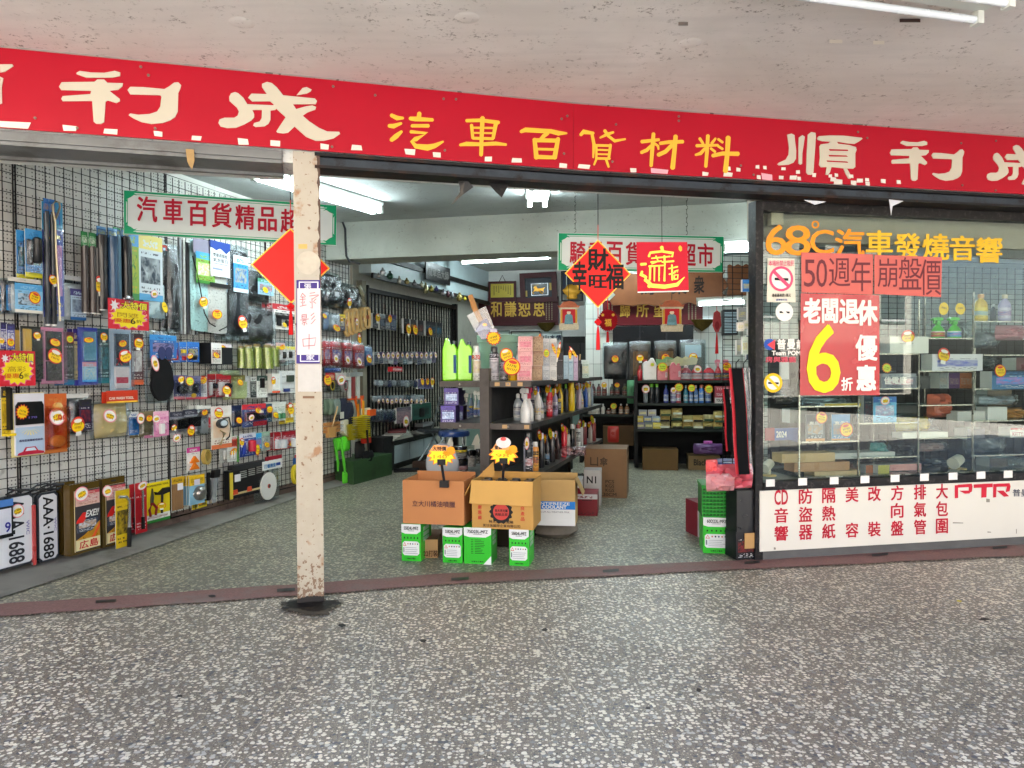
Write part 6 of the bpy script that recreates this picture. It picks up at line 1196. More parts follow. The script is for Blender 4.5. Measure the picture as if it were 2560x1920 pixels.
for z,l in((ZT,(1245,1272,1302,0)),(ZM,(1263,1318))):
 for px in l:
  if px:u=GF.u(GF.hit(px,960));MB().box(u-.018,u+.018,-.021,-.018,z-.034,z-.008).build('tape_tag',M_TAPE2,gd)
 for px in(1152,1272):u=GF.u(GF.hit(px,960));mb=MB();mb.lathe([(.009,0),(.006,.006),(.001,.006)],8);mb.v=[(v[0]+u,-.018-v[2],z-.021+v[1])for v in mb.v];mb.build('bolt',mat('#8a8480',.3,.7),gd)
MB().box(0,GW_,.1,GD-.1,0.02,.06).build('plinth',mat('#1d1b1a',.7),gd)
D=5.55;gz=dict(y=D,z=ZT)
G('jug',1107,844,1143,951,'chartreuse plastic jerrycan at the left end of the gondola top','#8fe00e','#1c2a44',mat('#234a7a'),**gz)
G('jug',1144,846,1181,951,'chartreuse plastic jerrycan beside the white R70 spray can','#8fe00e','#1c2a44',mat('#234a7a'),**gz)
t=G('can',1181,864,1201,951,'white and green spray can marked R70 next to the green jerrycans',pr('#cfcfc8','#d8d8d6','#c9b83a','#3a2a2a','#b8a0a0',90),'#d6d6d4',**gz);letter(t,'R70',-.028,.028,.16,.19,mat('#c03a34'),-.034,.02)
p=at_y(1245,951,5.95);t=thing('bucket','pale green plastic bucket holding a bagged shovel on the gondola top','bucket',(p.x,p.y,ZT),0);k=p.y/FPX
MB().lathe([(38*k,0),(48*k,92*k),(52*k,93*k),(52*k,106*k),(54*k,110*k),(50*k,111*k),(46*k,60*k)],28,cap=False).build('tub',mat('#8fb3a0',.45,var=.08,dirt=('#7c8f7c',3,.4)),t,smooth=True)
p=at_y(1196,830,5.75);t=thing('shovel','small shovel with a wooden handle in a clear bag, standing tilted in the bucket','shovel',p,0);k=5.75/FPX;L_=lambda x,y,o=0:((x-1196)*k,o,(830-y)*k)
MB().tube([L_(1176,738),L_(1187,770),L_(1202,803)],[.02,.024,.02],10).build('handle',mat('#b9834f',.5,var=.25),t,smooth=True)
mb=MB();mb.prism([(q[0],q[2])for q in(L_(1188,822),L_(1206,800),L_(1216,796),L_(1232,824),L_(1222,846),L_(1205,850))][::-1],-.006,.006);mb.build('blade',mat('#2b2f5a',.3,.3),t)
mb=MB();mb.prism([(q[0],q[2])for q in(L_(1186,832),L_(1206,806),L_(1228,824),L_(1210,824))][::-1],-.012,-.008);mb.build('label',mat('#8f98c0',.4),t);mb=MB();mb.prism([(v[0]+.018*math.cos(a*.7),v[2]+.012*math.sin(a*.7))for a in range(9)for v in(L_(1212,812),)],-.013,-.012);mb.build('seal',M_GOLD,t)
mb=MB();mb.prism([(q[0],q[2])for q in(L_(1168,789),L_(1215,766),L_(1237,822),L_(1225,846),L_(1203,848),L_(1186,824))][::-1],-.03,.02);mb.build('clear_bag',FILM,t)
o=thing('price_sticker','large round orange yellow price sticker on the bucket rim','price sticker',at_y(1234,845,5.62),0);sticker(o,0,0,0,18*.00303,19*.00303,'b');MB().box(-.027,.027,-.003,0,.045,.07).build('top_label',mat('#c9c4dc'),o)
G('can',1224,866,1248,951,'tall silver and black spray can with a striped cap, right of the post',pr('#b9b5bc','#17171a','#3a3a4a','#17171a','#a9a9b0',91),'#17171c',**gz)
t=G('can',1249,896,1271,951,'short dark can with white lettering behind yellow stickers',pr('#2b2830','#9a98a8','#c9c4d0','#d8d8d8','#3a3840',92),'#17171a',**gz,stk=[(.3,1.15,15,-.06),(.9,.62,20,-.07)])
t=G('bot',1271,893,1295,951,'yellow plastic bottle with black vertical lettering','#e5b50a','#d8a808',**gz);letter(t,'PEPTONE',-.03,-.02,.02,.12,M_BK,-.024,.02,rot=1)
for r_ in range(3):
 for c in range(2):
  x0=1295+c*37-(r_==0)*2;y1=951-r_*36.5;G('box',x0,y1-36,x0+(36 if c==0 else 25),y1,('lower','middle','top')[r_]+(' pink perfume box, left stack on the gondola',' brownish perfume box, second stack on the gondola')[c],(pr('#d8a0a0','#c98f92','#a03a5a','#6a2a3a','#d8788f',93+r_),pr('#a98a6a','#8f6a52','#d2b890','#3a2a1a','#6a4a36',96+r_))[c],'#b08a7a',name='perfume_box',y=D+.12*c,d=.06,group='perfume boxes on the gondola')
for r_ in range(3):
 for c in range(2):x0=1356+c*18;y1=951-r_*35;G('box',x0,y1-34,x0+17,y1,('lower','middle','top')[r_]+(' clear box with a blue foot, left column',' white boxed vial, right column')[c]+' beside the perfume boxes',(pr('#c2c9cf','#d8dcdf','#5a6270','#3a4a7a','#e0e4e6',99+r_),pr('#cfcfcc','#d8d8d6','#8a8a8a','#555','#b9babb',102+r_))[c],'#b9bfc2',name='vial_box',y=D+.3,d=.05,group='clear vial boxes on the gondola')
for k_,(px,py,s_)in enumerate(((1349,848,1),(1366,883,1.2),(1385,872,1),(1397,876,1.5),(1425,886,1),(1433,880,1.4))):o=thing('price_tag',('slim yellow oval tag above the brownish perfume boxes','yellow burst tag on the clear vial boxes','slim orange tag between vial boxes and the black boxes','tall slim yellow tag before the black boxes','slim yellow tag over the pale blue boxes, upright','slim tilted tag over the pale blue boxes')[k_],'price tag',at_y(px,py,D+.1),0);sticker(o,0,0,0,.012*(2 if k_==1 else 1),.045*s_*(.6 if k_==1 else 1),'or'[k_%2]if k_!=1 else 'g',rot=-.3*(k_==5))
G('box',1389,882,1407,951,'tall black boxes with grey print on the gondola',pr('#17171a','#222226','#3a3a40','#8a8a90','#2a2a2e',105),'#111113',y=D+.6,d=.08)
for k_ in range(3):G('box',1408+k_*12,889,1419+k_*12,951,('left','middle','right')[k_]+(' pale blue stick box on the gondola',' pale blue stick box on the gondola',' lilac stick box on the gondola')[k_],(pr('#a9c0cc','#b9ccd6','#d8e4ea','#3a6a9a','#8fb0c2',106),pr('#a9c0cc','#cfd8dc','#d8e4ea','#3a6a9a','#8fb0c2',107),pr('#b8a0b8','#c9b0c9','#d8c8d8','#6a3a6a','#a080a0',108))[k_],'#8fa8b8',y=D+.9,d=.08,name='stick_box')
t=G('can',1439,906,1456,951,'black cup with wooden sticks standing in it','#19181c','#201f24',y=D+1.2,z=ZT,name='stick_cup',cat='cup');MB().tube([(0,0,.1),(.012,0,.22)],.006,5).build('stick',M_TAPE2,t)
G('box',1453,906,1472,951,'white and yellow card box at the far end of the gondola top',pr('#b9c4b4','#c9d0c8','#d8b82a','#2a3a2a','#d8d8d0',109),y=D+1.4,z=ZT,d=.03)
# middle shelf, left
PB=lambda s:pr('#4a3d7a','#5a4a9a','#8fb8e0','#d8d8f0','#d0dcf0',s,'#4a3d7a')
for k_,(x0,y0,x1,y1,l,dy)in enumerate(((1113,1012,1150,1056,'purple bulb carton with a pale photo, bottom front',0),(1121,969,1157,1011,'purple bulb carton with a pale photo, on top of the others',.05),(1151,1013,1168,1054,'purple bulb carton behind the bottom front one',.25),(1157,975,1164,1011,'purple bulb carton behind the top one',.3))):G('box',x0,y0,x1,y1,l,PB(110+k_),'#2f2750',y=5.5+dy,d=.14,name='bulb_carton',group='purple bulb cartons',rz=-.15)
p=at_y(1117,1008,5.45);o=thing('price_tag','crumpled cream paper tag left of the purple cartons','price tag',p,0);MB().pillow(.045,.08,.006,n=5,crump=.8,back=False).build('tag',mat('#c9c0a8'),o)
for k_,(x0,x1,y0,c,l)in enumerate(((1160,1174,986,'#8fa0b4','clear blue bottle with a white cap behind the purple cartons'),(1172,1184,990,'#7f96b0','clear blue bottle beside the tall white nozzle'),(1184,1194,984,'#c2c6c8','white bottle with an angled nozzle'),(1192,1204,988,'#6f8aa0','pale blue bottle touching the gondola post'))):G('spray' if k_!=1 else 'bot',x0,y0,x1,1050,l,c,'#d8d8d4',pr('#4a5fa8','#d8c02a','#3a4a8a','#d8d8e8','#7a9ad0',115+k_),y=5.75+.1*k_,z=ZM)
# middle shelf, right: a row along the edge going back
def row(z,x,items,y0,y1,noun,where,n2=0):
 for i,(kd,w,h,body,cap,lab,st)in enumerate(items):
  f=i/(len(items)-1);y=y0+(y1-y0)*f;p=at_local(GF,x+rnd.uniform(-.02,.02),y,z)
  t=thing(NAMES[kd],'%s, %s %s'%(noun[i],ORD[i],where),'bottle' if kd!='can' else 'can',p,GF.a-.5,'row of bottles and cans '+where);KIND[kd](t,w,h,body,cap,*([lab]if kd!='jug' else[]))
  if st:sticker(t,w*.1,-w*.5,h*(.86 if kd!='can' else .95),.022,.042,st)
W_,Yl,Bk='#c9c9c6','#dcb91c','#17171a'
ITM=[('spray',.085,.25,W_,'#b9b9b8',None,''),('spray',.085,.25,W_,'#c43a52',None,''),('bot',.06,.25,W_,'#2a6ac0',pr(W_,W_,'#2a6ac0','#222',Yl,121),'r'),('spray',.07,.24,'#a9abb0',Bk,pr('#b9b9b8',Bk,Yl,'#222','#888',122),'b'),('can',.05,.24,'#b8202c','#2a8a5a',pr('#b8202c','#b8202c','#d8d8d8','#eee','#8a1a20',123),'r'),('bot',.06,.22,'#8f86a0',W_,pr('#9a90a8','#c9c9c9','#5a3a6a','#222','#444',124),'b'),('bot',.05,.26,Bk,Yl,pr('#222226',Yl,'#d8d8d8','#ddd','#444',125),'r'),('bot',.06,.26,Yl,'#c9a818',None,'b'),('bot',.05,.25,'#2a2c34','#7ac23a',None,''),('can',.06,.26,Yl,'#e0c83a',None,'r'),('bot',.07,.25,W_,'#2a5ac0',pr(W_,W_,'#1d3a7a','#222','#17171a',126),'b'),('bot',.06,.25,'#b9a9b8',W_,None,'r'),('spray',.06,.24,'#c9c2b4','#b9b9b4',pr(W_,Yl,'#1d2a5a','#222','#d89a6a',127),'b'),('bot',.06,.24,'#2f5aa8',Yl,None,'r'),('can',.06,.23,'#b9b4a8',Yl,None,'b'),('bot',.06,.25,'#8f9aa8','#d8d8d8',None,'r')]
row(ZM,GW_-.075,ITM,.1,2.75,['glossy white trigger bottle with a grey head','glossy white trigger bottle with a red head','white bottle with blue cap and yellow tag','grey trigger bottle with a black head','red can with green cap','mauve bottle','black bottle with yellow cap','plain yellow bottle','black bottle with lime cap','yellow can','white bottle with blue cap and black print','lilac bottle','cream trigger bottle','blue bottle with yellow cap','beige can','grey blue bottle'],'along the middle right shelf')
for i in range(9):
 y=.35+i*.27;p=at_local(GF,GW_-.21+rnd.uniform(-.02,.02),y,ZM);t=thing('bottle','%s bottle in the inner row of the middle shelf, %s from the front'%(('grey','navy','white','dark green','teal','black','amber','silver','smoky')[i],ORD[i]),'bottle',p,0,'inner bottles on the middle shelf');b_bot(t,.07,.2+.03*(i%3),('#7f878c','#1d2a4a','#b9b9b6','#2a4a3a','#2a6a72',Bk,'#8a5a2a','#9a9a9c','#5a6266')[i],('#c9c9c6',Bk)[i%2],pr('#a9a9a6','#3a3a4a','#2a4a7a','#222','#666',130+i))
 # lower shelf
t=G('can',1309,1082,1333,1186,'tall silver and black spray can at the front corner of the lower shelf',pr('#a9a9b4','#17171a','#b9b9c2','#55556a','#8f8fa0',140),Bk,y=5.4,z=ZL)
IT2=[('can',.055,.24,Bk,Bk,pr('#2a282c',Bk,'#c02a34','#ddd','#d8d8d8',141),'w'),('can',.055,.22,'#d08a3a',W_,pr('#d8a04a','#222','#c03a3a','#222','#444',142),''),('can',.05,.27,Bk,'#c9c9c9',None,'r'),('bot',.06,.24,'#1d1c20',Bk,pr(Bk,'#222','#4aa0d8','#ccc','#888',143),'b'),('can',.05,.25,'#2a282a',W_,None,'g'),('bot',.05,.24,'#3a2a2a',Bk,None,'w'),('box',.05,.27,'#c01f2e','#8a1a22',None,'r'),('can',.05,.22,'#a9a4a0',Bk,None,'g'),('can',.045,.26,Bk,W_,None,''),('bot',.05,.24,'#6a5a52',W_,None,'w'),('can',.05,.23,W_,'#b03a3a',pr(W_,'#222','#222','#222','#888',144),''),('can',.05,.23,'#b9b4b4',Bk,None,'r'),('can',.05,.22,'#7a2a30',W_,None,'g'),('bot',.05,.22,'#b8b0a8','#c03a3a',None,'r'),('can',.05,.24,'#8a3a3a','#d8d8d8',None,'g')]
for i_,q in enumerate(IT2):
 if q[0]=='box':IT2[i_]=('can',.05,.27,'#c01f2e','#b81a2a',None,'r')
row(ZL,GW_-.06,IT2,.2,2.8,['black can with a red label','orange label can','slim black can with silver cap','black bottle with a blue mark','black can with lime tag','dark brown bottle','bright red can','grey can with lime tag','thin black can with white cap','taupe bottle','white can with black print','pale grey can','maroon can','beige bottle with red cap','brick red can'],'along the lower right shelf')
def tin(x0,y0,x1,y1,label,p,y,cap='#17171a'):
 q=at_y((x0+x1)/2,y1,y);k=y/FPX;t=thing('wax_tin',label,'tin',(q.x,q.y,max(ZL,q.z)),0,'wax tins on the lower shelf');r=(x1-x0)*k/2;h=(y1-y0)*k;MB().lathe([(r*.96,0),(r,h*.06),(r,h*.72)],22).build('body',p,t,smooth=True);MB().lathe([(r*1.03,h*.72),(r*1.03,h*.96),(r*.9,h),(.001,h)],22).build('lid',mat(cap,.25,coat=.4),t,smooth=True);return q
tin(1123,1146,1170,1178,'black and red wax tin, lower one of the front stack',pr('#26242a','#17171a','#b02a34','#ddd','#c9c0c0',150),5.48);tin(1126,1115,1168,1146,'black wax tin with a yellow line on top of the front stack',pr('#222026','#d8c02a','#c9c9c4','#ddd','#17171a',151),5.48);tin(1166,1124,1190,1166,'white and black wax tin right of the front stack',pr('#c2c2c4','#17171a','#17171a','#222','#d8d8d6',152),5.7);tin(1189,1122,1204,1158,'black wax tin next to the gondola post',pr('#1b1b1f','#222','#c9c9c4','#ddd','#333',153),5.8)
for px,py,s_,l in((1122,1108,18,'white shell shaped tag leaning over the wax tins'),(1188,1100,15,'small cream tag standing behind the wax tins')):o=thing('price_tag',l,'price tag',at_y(px,py,5.75),0);MB().prism([(-.03,-.04),(.03,-.04),(.035,.0),(.02,.05),(.0,.03)],-.002,.002).build('tag',mat('#cfcdc2'),o)
t=G('box',1188,1108,1204,1124,'flat white box on top of the tins by the post','#cfcbc2',y=5.95,d=.1);
mb=MB();mb.lathe([(.001,-.008),(.14,-.008),(.15,0),(.14,.008),(.001,.01)],26);c0=at_y(1106,1160,5.32);mb.v=[(c0.x+v[0]*.8,c0.y+v[2],c0.z+v[1])for v in mb.v];tag(mb.build('polishing_disc',mat('#8f949a',.35,.4)),'grey polishing disc leaning on the lower shelf behind the left price sign','disc')
for k_ in range(3):q=at_y(1236+k_*16,1100-k_*3,6.2+.2*k_);mb=MB();mb.lathe([(.05,0),(.08,.01),(.085,.035),(.07,.05),(.001,.05)],18,(q.x,q.y,ZL));mb.lathe([(.05,.05),(.075,.06),(.07,.09),(.001,.095)],18,(q.x,q.y,ZL));tag(mb.build('sponge_pad',mat('#b8a43a',.9,bmp=.4),smooth=True),('nearest','middle','farthest')[k_]+' stack of round yellow pads on the lower shelf behind the right price sign','pad')
G('can',1276,1085,1296,1110,'red can with a yellow band deep on the lower shelf','#a8242c',Yl,y=6.6,z=ZL)
# --- cartons and battery boxes before the gondola
p=gnd(1028,1404);FB=Fr(p.x,p.y,-11)
M_GRN=mat('#2fb02a',.4,var=.05,coat=.2);M_GRD=mat('#1f7a24',.4);M_PW=mat('#d4d6d4',.4,var=.03)
def battery(fr,x0,y0,x1,y1,label,code,d,style=0):
 t,w,h=T(fr,x0,y0,x1,y1,0,'battery_carton',label,'carton','green battery cartons');t.location.z=0
 MB().box(-w/2,w/2,0,d,0,h).build('carton',M_GRN,t);MB().prism([(-w/2,h*.78+.0),(-w*.3,h*.74),(w*.3,h*.74),(w/2,h*.82),(w/2,h*.995),(-w/2,h*.995)],-.003,0).build('code_band',M_PW,t)
 letter(t,code,-w*.36,w*.38,h*.85,h*.935,mat('#1a2420'),-.005,.025);MB().box(-w*.16,w*.16,-.0045,-.003,h*.815,h*.825).build('print_line',mat('#3a4a40'),t)
 if style==0:
  mb=MB()
  for k in range(5):x=-w*.38+w*.17*k;mb.prism([(x,h*.615),(x+w*.06,h*.605),(x+w*.07,h*.65),(x+w*.02,h*.66)],-.002,0)
  mb.build('handling_marks',mat('#123a16'),t)
  mb=MB();i=.012;mb.prism([(-w*.44+i,h*.17),(w*.42-i,h*.17),(w*.42,h*.17+i),(w*.42,h*.54-i),(w*.42-i,h*.54),(-w*.44+i,h*.54),(-w*.44,h*.54-i),(-w*.44,h*.17+i)],-.003,0);mb.build('warning_label',M_PW,t)
  MB().prism([(-w*.42,h*.42),(-w*.24,h*.42),(-w*.33,h*.52)],-.0042,-.003).build('warning_triangle',mat('#c8504a'),t);MB().prism([(-w*.38,h*.437),(-w*.28,h*.437),(-w*.33,h*.495)],-.0046,-.0042).build('triangle_inner',M_PW,t)
  mb=MB()
  for k in range(5):x=-w*.16+w*.125*k;mb.prism([(x+w*.035*math.cos(a*math.pi/4),h*.475+w*.035*math.sin(a*math.pi/4))for a in range(8)],-.0042,-.003,k%3)
  mb.build('hazard_icons',[mat('#b86a5a'),mat('#3a2a3a'),mat('#2f3f6a')],t)
  mb=MB()
  for r_ in range(4):mb.box(-w*.3,w*rnd.uniform(.2,.38),-.0042,-.003,h*(.22+.05*r_),h*(.228+.05*r_))
  mb.box(-w*.4,-w*.35,-.0042,-.003,h*.25,h*.38);mb.build('small_print',mat('#6a7078'),t)
 else:
  mb=MB()
  for r_ in range(9):z=h*(.66-.045*r_);mb.box(-w*.24,-w*.16,-.002,0,z,z+h*.012);mb.box(-w*.1,w*rnd.uniform(.05,.3),-.002,0,z,z+h*.012)
  mb.build('small_print',mat('#123a16'),t);MB().prism([(w*.22,0.004),(w*.5,.004),(w*.5,h*.25)],-.003,0).build('white_corner',M_PW,t);MB().prism([(w*.2,0.002),(w*.36,.002),(w*.3,h*.02)],-.004,-.003).build('yellow_corner',Yl and mat(Yl),t)
 letter(t,'台灣杰士電池',-w*.22,w*.22,h*.065,h*.105,mat('#123a16'),-.003,.02)
 mb=MB()
 for k in range(3):mb.box(w/2,w/2+.002,d*.25,d*.75,h*(.5+.14*k),h*(.6+.14*k))
 mb.build('side_print',mat('#9ab89a'),t);return t
battery(FB,1004,1308,1052,1402,'green battery carton reading 55B24L-MFZ at the far left of the cartons','55B24L-MFZ',.22);battery(FB,1107,1315,1156,1405,'green battery carton reading 55B24L-MFZ left of the wide one','55B24L-MFZ',.2);battery(FB,1160,1315,1228,1408,'wide green battery carton reading 75D23L-MFZ with a white corner','75D23L-MFZ',.17,1);battery(FB,1273,1323,1322,1416,'green battery carton reading 55B24L-MFZ under the tan carton','55B24L-MFZ',.2)
FG=Fr(*gnd(1790,1385).xy,-8);battery(FG,1758,1294,1824,1386,'green battery carton reading 60D23L-MFZ under the green crate','60D23L-MFZ',.22)
M_C1=mat('#b57a4c',.75,var=.08,scale=7,bmp=.08);M_C2=mat('#b58a4a',.75,var=.1,scale=7,bmp=.08);M_CIN=mat('#8f6636',.85);M_C3=mat('#a8845a',.8,var=.12,scale=6)
def open_box(fr,x0,y0,x1,y1,label,m,d,flaps='',off=0.0,fl_h=.1):
 t,w,h=T(fr,x0,y0,x1,y1,off,'open_carton',label,'carton');e=.006;dz=.012
 MB().box(-w/2,w/2,0,e,0,h).build('front_panel',m,t);MB().box(-w/2,w/2,d-e,d,0,h+.02).build('back_panel',m,t)
 for s in(-1,1):MB().box(s*w/2-(e if s>0 else 0),s*w/2+(0 if s>0 else e),e,d-e,0,h).build('side_panel',m,t)
 MB().box(-w/2+e,w/2-e,e,d-e,0,e).build('bottom_panel',M_CIN,t)
 if 'f' in flaps:mb=MB();mb.face([(-w/2-.008,-.03,h-fl_h),(w/2-.004,-.028,h-fl_h*1.06),(w/2,-.002,h),(-w/2,-.002,h)]);mb.face([(w/2,-.006,h+.002),(w/2-.004,-.034,h-fl_h*1.06),(-w/2-.008,-.036,h-fl_h),(-w/2,-.006,h+.002)][::-1]);mb.build('flap',mat('#c09552',.8,var=.1,scale=8),t)
 if 'l' in flaps:mb=MB();mb.box(-w/2-.09,-w/2-.084,.02,d-.02,h-.13,h);mb.v=[(-w/2+(h-v[2])*-.5+(v[0]+w/2+.084),v[1],v[2])for v in mb.v];mb.build('flap',m,t)
 if 'u' in flaps:MB().prism([(-w/2,h),(-w/2+.11,h+.0),(-w/2+.1,h+.1),(-w/2+.02,h+.02)],d*.55,d*.56).build('flap',m,t)
 if 'r' in flaps:mb=MB();mb.face([(w/2,.02,h),(w/2+.05,.02,h-.11),(w/2+.05,d-.02,h-.11),(w/2,d-.02,h)]);mb.face([(w/2,d-.02,h+.003),(w/2+.053,d-.02,h-.107),(w/2+.053,.02,h-.107),(w/2,.02,h+.003)]);mb.build('flap',m,t)
 return t,w,h
t,w,h=open_box(FB,1007,1202,1160,1311,'open light brown carton printed with seven characters, on two green cartons',M_C1,.3)
letter(t,'立大川橘油噴臘',-w*.34,w*.36,h*.4,h*.54,mat('#4a3038'),-.003,.008)
t,w,h=open_box(FB,1180,1203,1333,1323,'open tan carton with a round red and black emblem and a folded front flap',M_C2,.3,'flu',fl_h=.135)
MB().prism([((.128+.009*math.cos(14*a))*w*1.42*math.cos(a)-w*.02,h*.36+(.128+.009*math.cos(14*a))*w*1.42*math.sin(a))for a in[k*math.pi/42 for k in range(84)]],-.003,0).build('emblem',M_BK,t);MB().prism([(.13*w*math.cos(a)-w*.02,h*.36+.13*w*math.sin(a))for a in[k*math.pi/20 for k in range(40)]],-.0045,-.003).build('emblem_centre',mat('#c04038'),t)
for s_,z0 in(('香水亮光臘',.36),('高級品質',.28)):letter(t,s_,-w*.12,w*.09,h*z0,h*(z0+.06),M_BK,-.006,.015)
letter(t,'特大號全新配裝',-w*.22,w*.18,h*.125,h*.185,M_BK,-.003,.02);letter(t,'黑珍珠國際企業有限公司',-w*.32,w*.29,h*.04,h*.1,M_BK,-.003,.01)
for s_,x_ in(('謝惠顧',-.37),('良產品',.33)):
 for i,c in enumerate(s_):letter(t,c,w*(x_-.03),w*(x_+.03),h*(.41-.11*i),h*(.49-.11*i),mat('#b83a2a'),-.003,.02)
letter(t,'OEM',.0,.001,0,.001,M_BK)if False else None
for i in range(3):
 for j in range(4):b_=thing('bottle','black bottle in the tan carton, %s row, %s from the left'%(('front','middle','back')[i],ORD[j]),'bottle',(t.matrix_basis@Matrix.Identity(4))@Vector((0,0,0)),FB.a,'black bottles in the tan carton');b_.location=t.location+FB.U*(-w*.36+w*.24*j)-FB.N*(.05+.085*i)+Vector((0,0,.008));b_can(b_,w*.2,h*.93,Bk,Bk)
p=at_y(1392,1314,5.05);FC=Fr(p.x,p.y,-9)
t,w,h=open_box(FC,1340,1200,1438,1314,'open carton with a blue and white coolant print, right of the tan carton',mat('#b0905c',.8,var=.1),.24,'r',fl_h=.1)
MB().box(-w/2,w/2,-.003,0,0,h*.36).build('white_band',M_PW,t);MB().box(-w/2,w/2,-.004,0,h*.36,h*.53).build('blue_band',mat('#1f72c0',.4),t);letter(t,'ANTIFREEZE',-w*.5,w*.36,h*.455,h*.515,M_PW,-.006,.02);letter(t,'COOLANT',-w*.34,w*.28,h*.375,h*.445,M_PW,-.006,.04);letter(t,'50% LM ALL WEATHER PINK',-w*.45,w*.36,h*.28,h*.32,mat('#5a5a60'),-.005,.0)
mb=MB();mb.lathe([(.12,0),(.17,.04),(.16,.1),(.13,.13),(.001,.135)],14,tuple(gnd(1386,1338)));mb.v=[(v[0]+.02*noise.noise(Vector(v)*9),v[1]+.02*noise.noise(Vector(v)*8+Vector((5,0,0))),v[2])for v in mb.v];tag(mb.build('stone_block',mat('#6f6a62',.9,var=.35,scale=20,bmp=.6),smooth=True),'rough round stone block under the coolant carton','stone')
t=G('box',1071,1312,1106,1357,'reddish brown printed carton in the gap between two green cartons',M_C3,'#6a4a30',z=0,d=.3,y=5.0);letter(t,'22打裝',-.04,.05,.02,.06,mat('#4a2a1a'),-.33,.02)
q=gnd(1252,1368);t=thing('bench','low dark wooden bench end beneath the tan carton','bench',q,-.15);MB().box(-.1,.1,0,.6,.1,.15).build('seat',mat('#2a211c',.7),t);MB().box(-.1,.1,0,.06,0,.1).build('leg',mat('#2a211c',.7),t);MB().box(-.1,.1,.5,.56,0,.1).build('leg',mat('#2a211c',.7),t)
def burst_sign(px,py,foot,label,w1,y=4.55,orange='#e8862a',extra=False):
 p=at_y(px,py,y);k=y/FPX;t=thing('price_sign',label,'price sign',p,-.1,'burst price signs on clip stands');n=26
 P=lambda f:[((33+(5 if i%2 else-4))*f*k*math.cos(2*math.pi*i/n)*1.0,((22+(5 if i%2 else-4))*f*k*math.sin(2*math.pi*i/n)-4*k)if math.sin(2*math.pi*i/n)<0 else 20*f*k*math.sin(2*math.pi*i/n))for i in range(n)]
 MB().prism(P(1),-.003,0).build('card',mat(orange,.45),t);MB().prism(P(.86),-.0045,-.003).build('burst',mat('#e8e02a',.45),t);MB().prism([(-30*k,8*k),(16*k,8*k),(16*k,22*k),(-20*k,24*k)],-.0055,-.003).build('head',mat('#f0a058',.45),t)
 letter(t,'大特價' if w1==0 else '搶購',-22*k,(12 if w1==0 else-4)*k,10*k,20*k,M_BK,-.007,.03)
 mb=MB();hx,hz=24*k,10*k;mb.lathe([(.001,-.004),(.026,-.004),(.026,.004),(.001,.004)],14);mb.v=[(v[0]+hx,-.008+v[2],v[1]+hz)for v in mb.v]
 for j in range(4):mb.tube([(hx-.008-.009*j,-.01,hz-.006),(hx-.016-.010*j,-.012,hz-.032+.004*j)],.0065,6)
 mb.build('hand',mat('#ee9a1c',.5),t,smooth=True)
 letter(t,'140' if w1==0 else '98',-20*k,14*k,-10*k,-1*k,mat('#d88a1c'),-.006,.0)
 f=at_y(foot[0],foot[1],y+.02);l=inv(t)@f;MB().box(-.025,.025,-.012,.012,-26*k,-12*k).build('clip',M_BK,t);MB().tube([(0,.0,-24*k),(l.x*.4,.01,-24*k+(l.z+24*k)*.45),(l.x,l.y,l.z)],.009,6).build('stem',mat('#222126',.35,.3),t);MB().box(l.x-.028,l.x+.028,l.y-.02,l.y+.02,l.z-.03,l.z+.01).build('foot_clip',M_BK,t)
 if extra:mb=MB();mb.prism([(.046*math.cos(a*.3142),.034*math.sin(a*.3142)+27*k)for a in range(20)],-.009,-.007);mb.build('oval_label',mat('#d8d0cc'),t);MB().prism([(.018*math.cos(a*.3142),.012*math.sin(a*.3142)+36*k)for a in range(20)],-.0105,-.009).build('oval_mark',mat('#d0504a'),t)
burst_sign(1104,1136,(1111,1206),'burst price sign with a pointing hand on the light brown carton',0);burst_sign(1259,1133,(1257,1203),'burst price sign with an oval label and hand, on the tan carton',1,extra=True)
# --- rear left wall: bulbs, packs, cabinet
for i,(x,y,r,c,s)in enumerate(((946,689,5,'#8f8a86',0),(957,681,8,'#d8dcde',0),(975,691,9,'#1a4a32',0),(998,703,6,'#c9c2b4',1),(1017,705,7,'#9a8a4a',0),(1036,710,7,'#7a7c80',0),(1054,712,6,'#a9a58f',0),(1064,724,8,'#a89f74',1),(1078,724,7,'#a89a3a',0),(1091,724,6,'#3a3f7a',0),(1109,733,7,'#b9bcc0',0),(1120,737,5,'#6a3a44',1),(1131,739,5,'#b9bfc8',1),(1149,745,9,'#9a8a4a',0),(1162,748,5,'#c9b83a',0))):
 p=W2.hit(x,y,.3);k=p.y/FPX;R_=r*k;t=thing('light_bulb','%s glass bulb, %s from the left under the black rail'%(('dark silver','large white','dark green','long cream','round gold','round chrome','pale olive','big pear shaped olive','bright gold','blue','silver','maroon','pale silver','brass','small yellow')[i],ORD[i]),'bulb',p,0,'bulbs hanging under the black rail');f=1.5 if s else 1
 MB().lathe([(.001,-R_*f),(R_*.7,-R_*.7*f),(R_,0),(R_*.8,R_*.6*f),(R_*.35,R_*f),(R_*.3,R_*1.5*f)],14).build('bulb',mat(c,.12,.6,coat=.6),t,smooth=True);mb=MB();mb.tube([(0,0,R_*1.4*f),(0,0,2.3-p.z)],.002,4);mb.build('wire',M_WIRE,t)
GP='small packs on the rear black grid'
def rpack(x0,y0,x1,y1,label,p,kind='card',stk=None,film_=False):
 t,w,h=T(W2,x0,y0,x1,y1,.12,'small_pack',label,'hang pack',GP)
 if kind=='pouch':mk_pouch(t,w,h,.05,p,seed=x0*.1)
 else:mk_card(t,w,h,p,d=.03)
 if stk:sticker(t,0,-.06,h*stk[1],w*stk[0],w*stk[0]*.9,stk[2])
 return t
